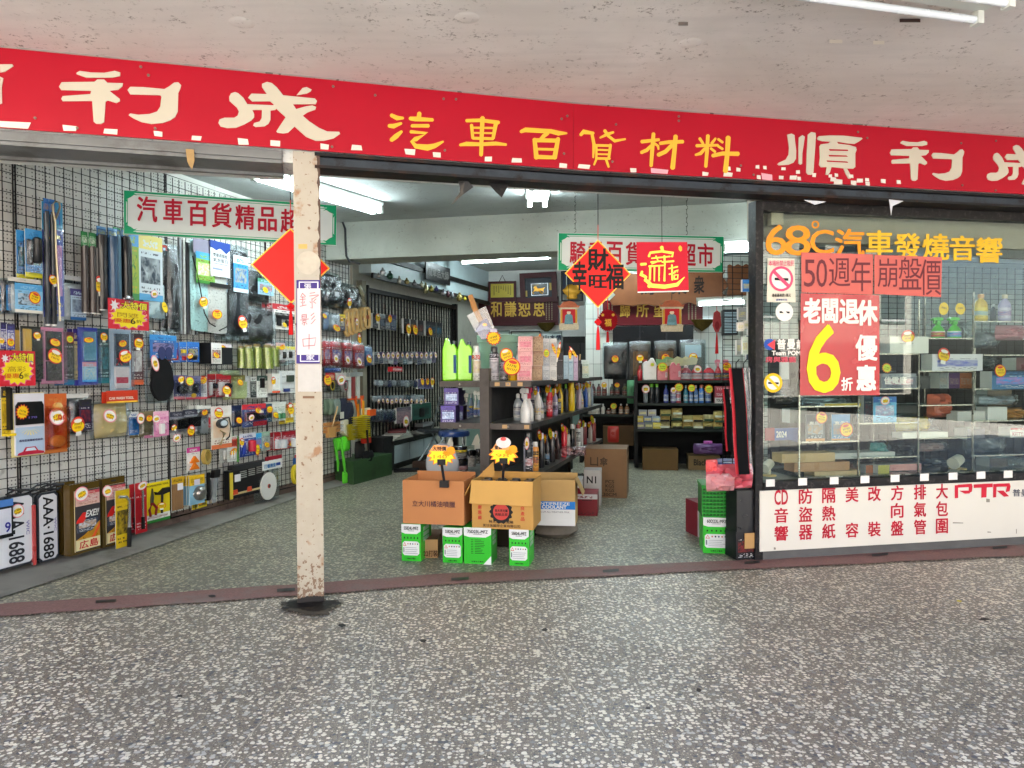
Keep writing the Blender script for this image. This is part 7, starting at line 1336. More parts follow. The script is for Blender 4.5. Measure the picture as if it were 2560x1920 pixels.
CW=('dark','navy','grey','pale','violet','smoky','teal','silver');CC=('#1d1c20','#20284a','#5a5c62','#9aa0a4','#4a3a6a','#3a3d42','#2a4a5a','#8a9098')
def rowp(y0,y1,dy,xs,wd,noun,rown,stk=None,kind='card',cols=(0,1,2,3,4,5,6,7)):
 for i,x in enumerate(xs):
  c=cols[i%len(cols)];o=dy*(x-xs[0]);rpack(x,y0+o,x+wd,y1+o+rnd.uniform(-3,2),'%s %s, %s from left, %s row of rear grid'%(CW[c],noun,ORD[i],rown),pr(CC[c],CC[(c+3)%8],'#8fa0b0','#c9c9c9',CC[(c+1)%8],200+i+int(y0))if kind=='card' else CC[c],kind,stk if i%2==0 or stk and stk[2]=='w' else None)
rowp(784,822,.08,(926,944,957,971),14,'pack','top',(.4,.7,'o'),cols=(5,0,2,1))
for i,x in enumerate((1004,1021,1039,1059,1071,1086)):rpack(x,797+i*2,x+14,834+i*2,('dark slim wiper pack','round disc pack with a yellow flame','red rimmed ring pack','blue dial pack with a yellow tag','small blue dial pack','blue dial pack at the row end')[i]+' in the upper rear grid row',pr('#1c1e22','#26262c',('#1a1a1c','#d8a03a','#a05a52','#3a7a9a','#3a7a9a','#3a7a9a')[i],'#888','#1a1c20',240+i),stk=(.4,.3,'o')if i in(0,1,3)else None)
rowp(880,910,-.005,tuple(range(930,1080,12)),11,'pack with a pale tag','second',(.36,.7,'w'))
t,w,h=T(W2,969,917,995,929,.2,'small_box','small red and white box clipped alone on the rear grid','box');mk_box(t,w,h,.06,pr('#b0242c','#a8202a','#d0d0d0','#ddd'),'#a9262c')
rowp(949,968,.0,tuple(range(934,1040,11)),11,'boxed headlight bulb','third',None,'pouch',(7,3,2,1,7,5));rowp(948,972,.0,(1040,1053,1066),13,'violet bulb card with a yellow dot','third',(.4,.75,'o'),cols=(4,))if False else None
for i,x in enumerate((1040,1053,1065)):rpack(x,948,x+12,972,('left','middle','right')[i]+' violet card with a yellow dot at the end of the third rear grid row',pr('#4a3f7a','#5a4f8a','#8f88b0','#ccc','#3a2f6a',250+i),stk=(.4,.75,'o'))
rowp(988,1006,-.02,tuple(range(930,1000,11))+(1003,1013,1026,1037,1048),11,'clear bulb blister','fourth',(.3,.1,'w'),'pouch',(3,7,2,6,7))
for i,x in enumerate((925,940,955,972)):rpack(x,1022,x+18,1056,('first','second','third','fourth')[i]+' dark blue dome pack low on the rear grid',mat('#1c2440',.25,coat=.6),'pouch')
rpack(986,1018,1022,1057,'pinkish grey patterned pack low on the rear grid',pr('#8a7880','#5a5060','#b08a90','#444','#6a5a66',260),stk=(.22,.1,'w'));t=rpack(1025,1008,1073,1048,'green card with a black rounded bag shape, right end of the lowest row',pr('#1f4a40','#2a5a4a','#17171a','#222','#1a2a24',261));MB().pillow(.2,.14,.05,0,.02,-.02,7,.1,back=False,rnd_=3).build('bag',M_BK,t,smooth=True)
p0,p1=gnd(985,1176),gnd(1092,1142);CF=Fr(p0.x,p0.y,math.degrees(math.atan2((p1-p0).y,(p1-p0).x)));cw=(p1-p0).length
t=thing('low_cabinet','low black cabinet with three pale sliding doors under the rear grid','cabinet',CF.o,CF.a);hz=CF.hit(985,1110).z
MB().box(-.02,cw,.004,.3,.06,hz).build('carcass',mat('#19181a',.4),t);MB().box(-.06,cw+.02,-.03,.32,hz,hz+.04).build('top',mat('#141315',.35),t);MB().box(0,cw,.02,.3,0,.06).build('plinth',M_BK,t)
for k in range(3):MB().box(cw*(.01+.33*k),cw*(.32+.33*k),-.006,.004,.08,hz-.02).build('door',mat('#93a0a6',.35),t)
MB().box(-.3,-.02,.0,.3,0,hz+.1).build('end_panel',mat('#1b1a1c',.5),t)
for k in range(5):q=CF.at(.25+.02*k,.02,hz+.042+.022*k);o=thing('magazine',('bottom','second','third','fourth','top maroon')[k]+' magazine of the stack on the low cabinet','magazine',q,CF.a+.1*k,'magazines on the low cabinet');MB().box(-.28,.3,.0,.22,0,.02).build('pages',mat(('#b9b9b2','#a9a9a6','#c2c0ba','#8f8f8c','#5a1f24')[k],.5),o)
for k in range(3):q=CF.at(1.15+.02*k,-.02,hz+.042+.045*k);o=thing('book',('lower','middle','upper')[k]+' black and white book at the far end of the low cabinet','book',q,CF.a,'books on the low cabinet');MB().box(-.2,.22,0,.2,0,.042).build('pages',mat(('#8f8f8c','#222224','#77777a')[k],.5),o)
def stool(px,py,y,label):
 p=at_y(px,py,y);t=thing('stool',label,'stool',(p.x,p.y,0),.3);z=p.z;MB().lathe([(.001,-.03),(.17,-.03),(.18,0),(.17,.03),(.001,.04)],22,(0,0,z)).build('seat',mat('#1d3a78',.3,coat=.5),t,smooth=True)
 for a in range(4):MB().tube([(.14*math.cos(a*1.571+.5),.14*math.sin(a*1.571+.5),z-.02),(.19*math.cos(a*1.571+.5),.19*math.sin(a*1.571+.5),0)],.011,6).build('leg',mat('#7a8084',.25,.9),t,smooth=True)
stool(1135,1083,8.3,'round blue seated steel stool behind the gondola');stool(1838,1162,5.6,'blue stool under the pink plastic bag by the window post')
p=gnd(1092,1165);t=thing('folding_chair','grey steel folding chair seen edge on between the cabinet and gondola','chair',p,-1.2)
for s in(-.18,.18):MB().tube([(s,.2,0),(s,-.02,.42),(s,.1,.86)],.012,6).build('frame',mat('#7d8488',.3,.8),t,smooth=True);MB().tube([(s,-.22,0),(s,.1,.45)],.012,6).build('leg',mat('#7d8488',.3,.8),t)
MB().box(-.19,.19,-.2,.16,.43,.46).build('seat',mat('#2a2d33',.5),t);mb=MB()
for k in range(6):mb.box(-.18,.18,.06+.006*k,.07+.006*k,.55+.05*k,.575+.05*k)
mb.build('backrest',mat('#5a6066',.4,.5),t)
for k in range(2):p=gnd(1062-k*46,1176-k*-4);o=thing('shoe',('brown work shoe on the floor behind the left price sign','black sandal on the floor by the low cabinet')[k],'shoe',p,.2);MB().pillow(.3,.12 if k==0 else .05,.07,n=7,rnd_=3).build('upper',mat(('#3a2a22','#17171a')[k],.7),o,smooth=True);MB().box(-.15,.15,-.05,.03,-.0,.02).build('sole',M_BK,o)
def fpx(fr,x0,y0,x1,y1,off,name,label,cat,group=None):return T(fr,x0,y0,x1,y1,off,name,label,cat,group)
t,w,h=fpx(W2,1062,662,1122,706,.2,'name_board','black board with carved grey characters on the bulkhead over the bulbs','sign');MB().box(-w/2,w/2,-.02,0,0,h).build('board',mat('#141314',.4),t);letter(t,'龍車品大師',-w*.42,w*.42,h*.25,h*.75,mat('#7a7874'),-.024,.0)
t,w,h=fpx(W2,1180,695,1207,752,.05,'wall_clock','oval looking black rimmed wall clock at the end of the bulkhead','clock')
for r_,y_,c_,nm in((.5,-.05,'#131315','rim'),(.43,-.056,'#c9d4d2','dial')):MB().prism([(w*r_*math.cos(a*.2618),h*.5+h*r_*math.sin(a*.2618))for a in range(24)],y_,0).build(nm,mat(c_,.3),t)
mb=MB()
for a in range(12):mb.box(w*.36*math.cos(a*.5236)-.018,w*.36*math.cos(a*.5236)+.018,-.058,-.056,h*.5+h*.36*math.sin(a*.5236)-.014,h*.5+h*.36*math.sin(a*.5236)+.014)
mb.build('hour_marks',M_BK,t);mb=MB();mb.tube([(0,-.06,h*.5),(w*.2,-.06,h*.64)],.006,4);mb.tube([(0,-.06,h*.5),(-w*.1,-.06,h*.75)],.005,4);mb.build('hands',M_BK,t)
# --- back wall: plaques, frames
M_ROSE=mat('#3d0812',.45,var=.25);M_GL=mat('#a8863a',.35,.5)
def plaque(fr,x0,y0,x1,y1,off,label,m,chars=(),small=(),wavy=0,cm_=None,col=None):
 t,w,h=fpx(fr,x0,y0,x1,y1,off,'plaque',label,'plaque')
 if wavy:
  n=16;P=[(-w/2+w*i/n,.04*h*math.sin(i*1.9)+.03*h*math.sin(i*4.1))for i in range(n+1)]+[(w/2+.03*w*math.sin(j*2.3),h*j/6)for j in range(1,6)]+[(w/2-w*i/n,h+.03*h*math.sin(i*1.3+1))for i in range(n+1)]+[(-w/2-.03*w*math.sin(j*2.9),h-h*j/6)for j in range(1,6)]
  MB().prism(P,-.06,0).build('board',m,t)
 else:MB().box(-w/2,w/2,-.05,0,0,h).build('board',m,t)
 for c,a,b in chars:u=lambda px:fr.u(fr.hit(px,(y0+y1)/2,off+.05));c0=fr.u(t.location);letter(t,c,u(a)-c0,u(b)-c0,h*.32,h*.86,col or M_GL,-.064,.02)
 mb=MB()
 for a,n,r_ in small:
  c0=fr.u(t.location);ux=fr.u(fr.hit(a,(y0+y1)/2,off+.05))-c0
  for i in range(n):
   for j in range(r_):z=h*(.86-.72*j/r_);mb.box(ux+.045*i-.008,ux+.045*i+.008,-.0535,-.05,z-.012,z+.008)
 if small:mb.build('small_characters',mat('#8a7a62',.5),t)
 return t,w,h
plaque(BK,1132,744,1397,815,.1,'long dark red carved board with four gold characters below the picture frames',M_ROSE,[('和',1228,1254),('謙',1262,1291),('恕',1297,1326),('思',1334,1362)],[(1138,7,9),(1366,3,10)])
plaque(BT,1507,750,1756,813,.1,'dark red carved board with gold characters behind the round ornament',mat('#560c16',.45),[('歸',1550,1575),('所',1591,1621),('望',1634,1661),('眾',1675,1702)],[(1522,2,9),(1722,3,9)])
WOOD=mat('#6a4026',.4,var=.45,scale=4,coat=.3)
plaque(BT,1532,682,1812,762,.2,'large wavy edged brown wood plaque behind the red square',WOOD,[('為',1600,1636),('業',1680,1716),('衆',1735,1760)],[(1775,2,7)],1,col=mat('#1d120c'))
plaque(BT,1818,664,1886,746,.2,'smaller wavy edged brown wood plaque beside the window post',WOOD,(),[(1840,3,6)],1)
def frame(fr,x0,y0,x1,y1,off,label,m,ms,inner,bw=.08,tilt=0):
 t,w,h=fpx(fr,x0,y0,x1,y1,off,'picture_frame',label,'picture frame','framed pictures on the back wall');b=w*bw
 for q in((-w/2,w/2,0,b),(-w/2,w/2,h-b,h),(-w/2,-w/2+b,b,h-b),(w/2-b,w/2,b,h-b)):MB().box(q[0],q[1],-.06,0,q[2],q[3]).build('frame',m,t)
 MB().box(-w/2+b,w/2-b,-.02,0,b,h-b).build('mount',ms,t)
 if inner:inner(t,w,h)
 t.rotation_euler.y=tilt;return t
def cert(t,w,h):
 mb=MB()
 for i in range(8):
  for j in range(rnd.randint(3,9)):mb.box(-w*.3+w*.085*i-.01,-w*.3+w*.085*i+.01,-.022,-.02,h*(.76-.06*j),h*(.79-.06*j))
 mb.build('small_characters',mat('#3a3218'),t);MB().tube([(-.05,-.02,h),(0,-.02,h+.1),(.05,-.02,h)],.006,4).build('hanger',M_BK,t)
def horse(t,w,h):
 MB().box(-w*.2,w*.26,-.03,-.02,h*.24,h*.64).build('silver_edge',mat('#9a9aa0',.3,.7),t);MB().box(-w*.18,w*.24,-.035,-.03,h*.26,h*.62).build('picture',mat('#0f1014',.3),t);mb=MB()
 mb.prism([(w*(a-.5),h*b)for a,b in((.37,.4),(.44,.38),(.5,.37),(.56,.41),(.64,.34),(.63,.42),(.68,.5),(.62,.48),(.55,.47),(.48,.47),(.44,.55),(.39,.55),(.36,.49),(.4,.48))],-.04,-.035);mb.tube([(-w*.1,-.038,h*.4),(-w*.17,-.038,h*.34),(-w*.12,-.038,h*.3)],.01,4);mb.tube([(w*.02,-.038,h*.39),(w*.07,-.038,h*.32),(w*.12,-.038,h*.3)],.01,4);mb.build('horse',M_GOLD,t)
 for s,z0,z1 in((-.34,.22,.42),(.32,.4,.64)):MB().box(w*(s-.03),w*(s+.03),-.024,-.02,h*z0,h*z1).build('gold_label',mat('#a8904a'),t)
 letter(t,'1989',-w*.15,w*.0,h*.57,h*.6,M_GL,-.037,.0)
def statue(t,w,h):
 MB().lathe([(.06,.0),(.1,.08),(.07,.2),(.13,.4),(.16,.6),(.1,.8),(.08,.95),(.001,1)],10,(0,-.06,h*.26),sy=.4).build('figurine',M_GOLD,t,smooth=True).scale=(1,1,h*.5);t.children[-1].location.z=h*.26*(1-h*.5);MB().box(-w*.2,w*.25,-.04,-.02,h*.1,h*.2).build('name_plate',mat('#a8904a'),t);MB().box(-w*.27,-w*.24,-.024,-.02,h*.25,h*.85).build('light_strip',M_SW,t)
frame(BK,1222,704,1291,755,.12,'gold certificate in a dark red frame, left of the horse picture',M_ROSE,mat('#9a8a34',.4,.3),cert);frame(BK,1302,682,1394,757,.14,'slightly tilted dark red frame with a gold running horse',M_ROSE,mat('#1d2430',.4),horse,.14,-.03);frame(BK,1403,678,1458,754,.14,'tall dark frame holding a gold figurine, left of the red diamond',mat('#17131a',.4),mat('#222c44',.5),statue,.07)
frame(BK,1278,828,1352,868,.12,'wide black framed paper hanging behind the bucket',M_BK,mat('#a9b8ae',.5),None,.03);frame(BK,1353,829,1406,872,.13,'grey framed calligraphy beside the black doorway',mat('#7f8a88',.4),mat('#c0cccc',.5),lambda t,w,h:[letter(t,s_,-w*.38+w*.3*i,-w*.15+w*.3*i,h*.5,h*.8,mat('#26324a'),-.024,.03)for i,s_ in enumerate('山水情')],.05);frame(BK,1235,826,1276,862,.11,'narrow grey framed picture behind the bagged shovel',mat('#6a7472',.4),mat('#9aaaa4',.5),None,.05)
for i,px in enumerate((1148,1366,1755)):
 fr=BT if i==2 else BK;y=(822,818,812)[i];p=fr.hit(px,y,.12);o=thing('carved_bracket',('left','middle','right')[i]+' gilded leaf bracket under the dark red board','bracket',p,fr.a,'carved brackets');MB().lathe([(.001,-.09),(.09,-.03),(.17,.07),(.001,.08)],12,sy=.5).build('leaf',mat('#5a4a22',.4,.4,var=.5,scale=40),o,smooth=True)
t,w,h=fpx(BK,1408,858,1482,1140,.6,'tall_cabinet','tall black cabinet with an open doorway beside the tiled wall','cabinet');t.location.z=0;h=1.72
MB().box(-w/2,w/2,0,.4,0,h).build('carcass',mat('#121213',.5),t);MB().box(-w*.42,w*.05,-.02,0,.1,h*.94).build('door',mat('#1d1e20',.4),t);MB().box(w*.1,w*.46,-.02,0,.1,h*.94).build('door',mat('#26282a',.4),t)
mb=MB();mb.box(-.4,2.4,-.0,.5,0,.82);o=mb.build('counter',mat('#6f8882',.5));o.location=BK.at(-.35,.7);o.rotation_euler=(0,0,BK.a);tag(o,'pale green counter along the back wall behind the gondola','counter')
# --- tiled wall: screen, seat cushions, ornaments
t,w,h=fpx(BT,1532,815,1733,1000,.12,'folding_screen','wide black panel behind the hanging seat cushions','screen');MB().box(-w/2,w/2,-.03,0,0,h).build('panel',mat('#0f1116',.4),t)
for k in(-.16,.17):MB().box(w*k-.01,w*k+.01,-.034,-.03,0,h).build('fold',mat('#25272c',.4),t)
for i,(x0,x1,y0,c,l)in enumerate(((1506,1570,856,'#141316','black'),(1572,1628,852,'#3a2a1c','brown bamboo, left one,'),(1634,1692,851,'#35271b','brown bamboo, right one,'),(1698,1766,848,'#6a706a','pale wrapped'))):
 t,w,h=T(BT,x0,y0,x1,948,.35+.05*(i%2),'seat_cushion',l+' seat cushion hanging in a clear bag on the tiled wall','seat cushion','seat cushions on the tiled wall');MB().pillow(w*.9,h*.92,.07,0,0,0,9,.08,rnd_=5).build('cushion',mat(c,.7,var=.3),t,smooth=True)
 if i in(1,2):mb=MB();[mb.box(-w*.3+w*.06*k,-w*.27+w*.06*k,-.052,-.03,h*.1,h*.72)for k in range(11)];mb.build('bamboo_slats',mat('#7a5a36',.5),t)
 if i==3:MB().box(-w*.3,w*.3,-.052,-.05,h*.55,h*.85).build('card',mat('#9ab0b8'),t)
 MB().pillow(w,h,.09,n=9,seed=i,crump=.3).build('clear_bag',FILMG,t,smooth=True);MB().tube([(-.06,-.02,h),(0,-.02,h+.04),(.0,-.02,h+.1),(.03,-.02,h+.13),(.05,-.02,h+.1)],.005,4).build('hanger',M_WIRE,t);sticker(t,0,-.07,h*.55,.05,.05,'o')
def god(px0,py0,px1,py1,y,label):
 p=at_y((px0+px1)/2,py1,y);k=y/FPX;t=thing('paper_shrine',label,'decoration',p,0,'red paper shrines');w,h=(px1-px0)*k,(py1-py0)*k;cr,gd_,rd=mat('#b9a98f',.5,var=.4,scale=90),mat('#b8862f',.4,.2),mat('#b01a24',.5)
 MB().prism([(-w*.42,0),(w*.42,0),(w*.45,h*.2),(w*.38,h*.24),(w*.38,h*.7),(w*.46,h*.74),(w*.44,h*.82),(-w*.44,h*.82),(-w*.46,h*.74),(-w*.38,h*.7),(-w*.38,h*.24),(-w*.45,h*.2)],-.004,0).build('card',cr,t)
 MB().prism([(-w*.5,h*.86),(-w*.46,h*.78),(w*.46,h*.78),(w*.5,h*.86),(w*.4,h*.84),(w*.3,h*.93),(w*.24,h*.97),(.02*w,h),(-w*.24,h*.97),(-w*.3,h*.93),(-w*.4,h*.84)],-.008,-.002).build('roof',mat('#a8583a',.5,var=.4,scale=60),t);MB().box(-w*.3,w*.3,-.006,-.004,h*.24,h*.72).build('red_field',rd,t)
 for s in(-1,1):MB().box(s*w*.33-w*.04,s*w*.33+w*.04,-.008,-.004,h*.24,h*.7).build('column',gd_,t)
 mb=MB();mb.prism([(w*.09*math.cos(a*.628),h*.6+h*.06*math.sin(a*.628))for a in range(10)],-.008,-.006,1);mb.prism([(-w*.2,h*.2),(w*.2,h*.2),(w*.16,h*.5),(w*.06,h*.56),(-w*.06,h*.56),(-w*.16,h*.5)],-.0075,-.006,0);mb.prism([(-w*.14,h*.64),(w*.14,h*.64),(w*.06,h*.71),(-w*.06,h*.71)],-.009,-.006,2);mb.build('figure',[mat('#5f7f86',.5,var=.5,scale=80),mat('#d8b89a'),rd],t)
 mb=MB();mb.tube([(0,0,h),(0,.0,h+.35)],.003,4);mb.build('string',M_WIRE,t)
god(1394,753,1450,825,7.2,'red and gold paper shrine left of the red diamond tassel');god(1648,750,1711,829,6.6,'red and gold paper shrine below the red fortune square')
p=at_y(1519,801,8.2);k=8.2/FPX;t=thing('round_ornament','fluffy round red ornament with gold coins beside the diamond tassel','decoration',p,0);n=60
MB().prism([(k*(23+(2.2 if i%2 else-1))*math.cos(2*math.pi*i/n),k*(26+(2.2 if i%2 else-1))*math.sin(2*math.pi*i/n))for i in range(n)],-.03,0).build('disc',mat('#9a0f1a',.9,var=.4,scale=90,bmp=.6),t);letter(t,'福',-8*k,8*k,-15*k,3*k,M_GOLD,-.034,.03)
for s in(-1,1):MB().prism([(s*13*k+3.5*k*math.cos(a*.628),13*k+3.5*k*math.sin(a*.628))for a in range(10)],-.036,-.03).build('coin',M_GOLD,t)
mb=MB();mb.tube([(0,0,26*k),(0,0,75*k)],.004,4);mb.tube([(0,0,-28*k),(0,0,-55*k)],[.012,.02],6);mb.build('tassel',M_RT,t)
p=at_y(1792,800,8.6);k=8.6/FPX;t=thing('fish_ornament','small red lattice ornament with a long tassel on the tiled wall','decoration',p,0);MB().prism([(-8*k,18*k),(-10*k,0),(-11*k,-14*k),(-4*k,-30*k),(4*k,-30*k),(11*k,-14*k),(10*k,0),(8*k,18*k),(0,24*k)],-.01,0).build('lattice',mat('#b03a3e',.5,var=.3,scale=80),t);MB().prism([(6*k*math.cos(a*.628),-14*k+11*k*math.sin(a*.628))for a in range(10)],-.014,-.01).build('centre',mat('#8a1a22'),t);mb=MB();mb.tube([(0,0,22*k),(0,0,36*k)],.003,4);mb.tube([(0,0,-30*k),(0,0,-46*k),(0,0,-84*k)],[.004,.012,.02],6);mb.build('tassel',M_RT,t)
t,w,h=fpx(BT,1806,775,1842,838,.3,'louvre_unit','dark louvred speaker box on the tiled wall near the window post','speaker');MB().box(-w/2,w/2,-.1,.1,0,h).build('housing',mat('#1b1d20',.4),t);mb=MB();[mb.box(-w*.42,w*.42,-.108,-.1,h*(.08+.06*i),h*(.11+.06*i))for i in range(14)];mb.build('slats',mat('#8fa0a8',.4),t)
# --- back shelves
p=at_y(1590,1000,9.0);SR=Fr(p.x,p.y,-9);wR=SR.u(SR.hit(1832,1000));p=at_y(1452,1000,9.5);SLf=Fr(p.x,p.y,-9);wL=SLf.u(SLf.hit(1588,1000))
def rack(fr,w,ys,label,px):
 t=thing('shelf_rack',label,'shelf unit',fr.o,fr.a,'dark shelves at the back');Z=[]
 for y in ys:z=fr.hit(px,y).z;Z.append(z);MB().box(0,w,0,.45,z-.03,z).build('shelf',mat('#1f2a26',.45),t)
 for x in(-.02,w-.02):MB().box(x,x+.04,.0,.45,0,Z[0]+.05).build('post',mat('#17191a',.5),t)
 MB().box(0,w,.44,.45,0,Z[0]).build('back_panel',mat('#141618',.7),t);return Z
ZR=rack(SR,wR,(951,1008,1073),'dark shelf rack with sponges, sprays and pink bottles at the back right',1700);ZS=rack(SLf,wL,(990,1036),'dark shelf rack with brown bottles left of the sponge shelves',1520)
def S(fr,k,x0,y0,x1,y1,z,label,*a,off=-.12,stk=(),**kw):
 c,w,h=fr.rect(x0,y0,x1,y1,off);t=thing(kw.pop('name',NAMES[k]),label,kw.pop('cat',{'can':'can','bot':'bottle','spray':'spray bottle','jug':'jug','box':'box'}[k]),(c.x,c.y,z),fr.a,kw.pop('group',None));KIND[k](t,w,h,*a,**kw)
 for q in stk:sticker(t,q[0]*w,-max(.09,w*.4),q[1]*h,q[2]*.0049,q[2]*.0049,q[3])
 return t
PK='#c8606e';z=ZR[0];RDl=lambda s:pr('#c9a0a4','#c8606e','#17171a','#eee','#e0d8d8',s)
S(SR,'bot',1593,914,1606,951,z,'small red bottle at the left end of the top back shelf','#b81e2c','#c02a34');S(SR,'jug',1606,895,1641,951,z,'white canister with a grey label on the top back shelf','#cfcfce','#b83a3a',None,stk=[(-.2,.7,5,'g')]).scale=(-1,1,1)
S(SR,'jug',1642,912,1669,951,z,'pink jug with a yellow and orange tag',PK,PK,RDl(300),stk=[(0,.85,11,'g')]);S(SR,'jug',1673,906,1702,951,z,'pink jug without a tag in the middle of the top back shelf',PK,PK,RDl(301))
for i,(x0,x1,c,l)in enumerate(((1702,1728,'#8a3a44','dark red jug with a blue label'),(1729,1756,'#b8303c','red jug with a white round tag'),(1758,1786,'#b02834','square red jar with a silver label'))):S(SR,'bot',x0,914,x1,951,z,l+' on the top back shelf',c,'#c9c0c0',pr('#b9b9bc','#3a4a6a',c,'#222','#8f8f96',303+i),stk=[(0,.75,10,'w')]if i==1 else())
S(SR,'spray',1786,899,1804,951,z,'red trigger spray bottle, left of two','#a82432','#d0788a',pr('#2a2a3a','#3a3a5a','#d8b03a','#ddd','#223',306));S(SR,'spray',1805,899,1825,951,z,'red trigger spray bottle with a round yellow tag','#a82432','#d0788a',pr('#2a2a3a','#3a3a5a','#d8b03a','#ddd','#223',307),stk=[(0,.65,10,'o')])
S(SR,'box',1666,906,1718,935,z,'open brown carton of pale gloves behind the pink jugs',M_C3,'#8a6a40',off=-.3);
for i,(x,c)in enumerate(((1660,'#7aa87a'),(1685,'#c0c29a'),(1705,'#c9c9a0'),(1720,'#b9bba0'))):q=SR.hit(x,903,-.35);o=thing('glove',('green','folded cream','pale yellow','greyish')[i]+' work glove poking out of the open carton','glove',q,SR.a,'gloves in the open carton');MB().prism([(-.1,-.06),(.1,-.04),(.12,.03),(.04,.06),(-.02,.02),(-.1,.03)],-.02,.02).build('cloth',mat(c,.8),o)
z=ZR[1];cans=((1608,1620,966,'#8a8f94','#d8d8d8','clear silver can'),(1623,1635,960,'#2a2c30','#6fd01e','black can with a lime cap, left one'),(1636,1648,960,'#2a2c30','#6fd01e','black can with a lime cap, right one'),(1659,1671,962,'#2a3a8f','#2f6fae','indigo bottle'),(1676,1690,970,'#5a4a80','#b9b9c0','violet can with a pale tag'),(1690,1702,961,'#b84a5a','#d8c0c0','rose can with a yellow tag'),(1709,1720,963,'#1f7f9a','#cfe0e0','teal bottle'),(1722,1733,963,'#2a5a9a','#d8d8d8','blue and white bottle with a star tag'),(1735,1745,963,'#3a6fae','#d8d8d8','mid blue bottle'),(1747,1760,962,'#2f6ab8','#c96a4a','blue can with an orange cap'),(1763,1778,966,'#24509a','#9fc0d8','deep blue can with a star tag'))
for i,(x0,x1,y0,c,cp,l)in enumerate(cans):S(SR,'can' if i in(0,1,2,4,5,9,10)else 'bot',x0,y0,x1,1007,z,l+' on the second back shelf',c,cp,pr('#b9c4d0',c,c,'#222',c,310+i)if i>2 else None,stk=[(0,.85,9,'gw'[i in(0,4)])]if i in(0,4,5,7,10)else())
for i in range(3):t=S(SR,'box',1784,993-14*i,1826,1007-14*i,z+.068*i,('white and black box lettered TOUCH-UP','maroon box with a checker band over the TOUCH-UP box','top maroon box of the TOUCH-UP stack')[i],('#c9c4c2','#9a3a4a','#a03848')[i],'#7a2a38',name='paint_box');letter(t,('TOUCH-UP','TOUCH-UP','TOPER')[i],-.08,.06,.02,.05,(M_BK,mat('#d8c0c0'),mat('#d8a0a8'))[i],-.126,.03)
z=ZR[2];GS_='sponges and cloths on the lowest back shelf'
for i,(x,y1,c,l)in enumerate(((1588,1056,'#c9b23a','yellow'),(1609,1056,'#5a6a8a','blue'),(1630,1056,'#8fa0b4','pale blue'),(1591,1072,'#7a7488','grey'),(1612,1072,'#6f7a70','olive'),(1632,1072,'#cfc04a','bright yellow'),(1597,1040,'#8f96a0','silver'),(1620,1040,'#a9a9b0','white'))):S(SR,'box',x,y1-15,x+20,y1,z+(1072-y1)*.0049,l+' wrapped sponge pack at the left of the lowest back shelf, '+('bottom','middle','top')[(1072-y1)//16]+' layer',pr(c,c,'#d8c83a','#222','#c9c9a0',330+i),c,name='sponge_pack',group=GS_)
for i,(x,y1,cy)in enumerate(((1648,1072,0),(1678,1072,1),(1706,1072,2),(1731,1072,0),(1757,1072,1),(1781,1072,2),(1648,1056,2),(1678,1052,0),(1706,1056,1),(1731,1056,2),(1757,1054,0),(1783,1057,2),(1650,1042,1),(1679,1038,2),(1783,1045,1))):
 c,w,h=SR.rect(x,y1-17,x+27,y1,-.14);t=thing('cloth_roll','%s chamois bundle on the lowest back shelf, %s of its %s layer'%(('cream','pale yellow','tan')[cy],ORD[i%6],('bottom','middle','top')[min(2,i//6)]),'cloth',(c.x,c.y,z+(1072-y1)*.0049),SR.a,GS_);MB().pillow(w,h,.1,n=7,crump=.25,rnd_=3,seed=i).build('cloth',mat(('#c2b98a','#c9bd7a','#c4ac6a')[cy],.8,var=.2,scale=30),t,smooth=True)
 MB().box(-w*.42,w*.42,-.1,-.07,h*.12,h*.38).build('band',(mat('#cfd6c4'),mat('#2a4a34'),M_BK)[(i+cy)%3],t)
for i,x in enumerate((1477,1491,1505,1524,1537,1556)):S(SLf,'bot',x,960,x+12,990,ZS[0],'%s bottle, %s from the left on the upper left back shelf'%(('dark red','maroon','brown red','green glass','dark green','olive')[i],ORD[i]),('#4a1f22','#5a2026','#4f2420','#26382a','#1f3326','#4a4a26')[i],'#222',pr('#5a3a30','#222','#a03a3a','#ccc','#333',350+i),stk=[(0,.9,8,'o')]if i in(2,4)else())
q=SLf.hit(1579,990,-.1);o=thing('plastic_bag','pale green plastic bag at the right end of the upper left back shelf','bag',(q.x,q.y,ZS[0]-.1),SLf.a);MB().pillow(.12,.3,.08,n=7,crump=.3,rnd_=3).build('bag',mat('#5f9a72',.4),o,smooth=True)
for i,(x,c)in enumerate(((1470,'#c9c9c4'),(1480,'#b9b9b4'),(1489,'#cfcfca'),(1502,'#c4c4c0'),(1516,'#6a2f26'),(1529,'#7a5a3a'),(1547,'#8a5a34'),(1562,'#8f6438'),(1582,'#6a3a4a'),(1594,'#8a6a5a'))):S(SLf,'bot',x,1022-14*(i in(2,3,5,6,7))*.8,x+11,1036,ZS[1],'%s bottle, %s from the left on the lower left back shelf'%(('white','small white','white capped','cream','dark red','green tagged brown','amber','orange brown','plum','pinkish')[i],ORD[i]),c,'#c9c9c9',pr('#c9c4b8',c,'#222','#222',c,360+i),stk=[(0,.8,9,'g')]if i==5 else())
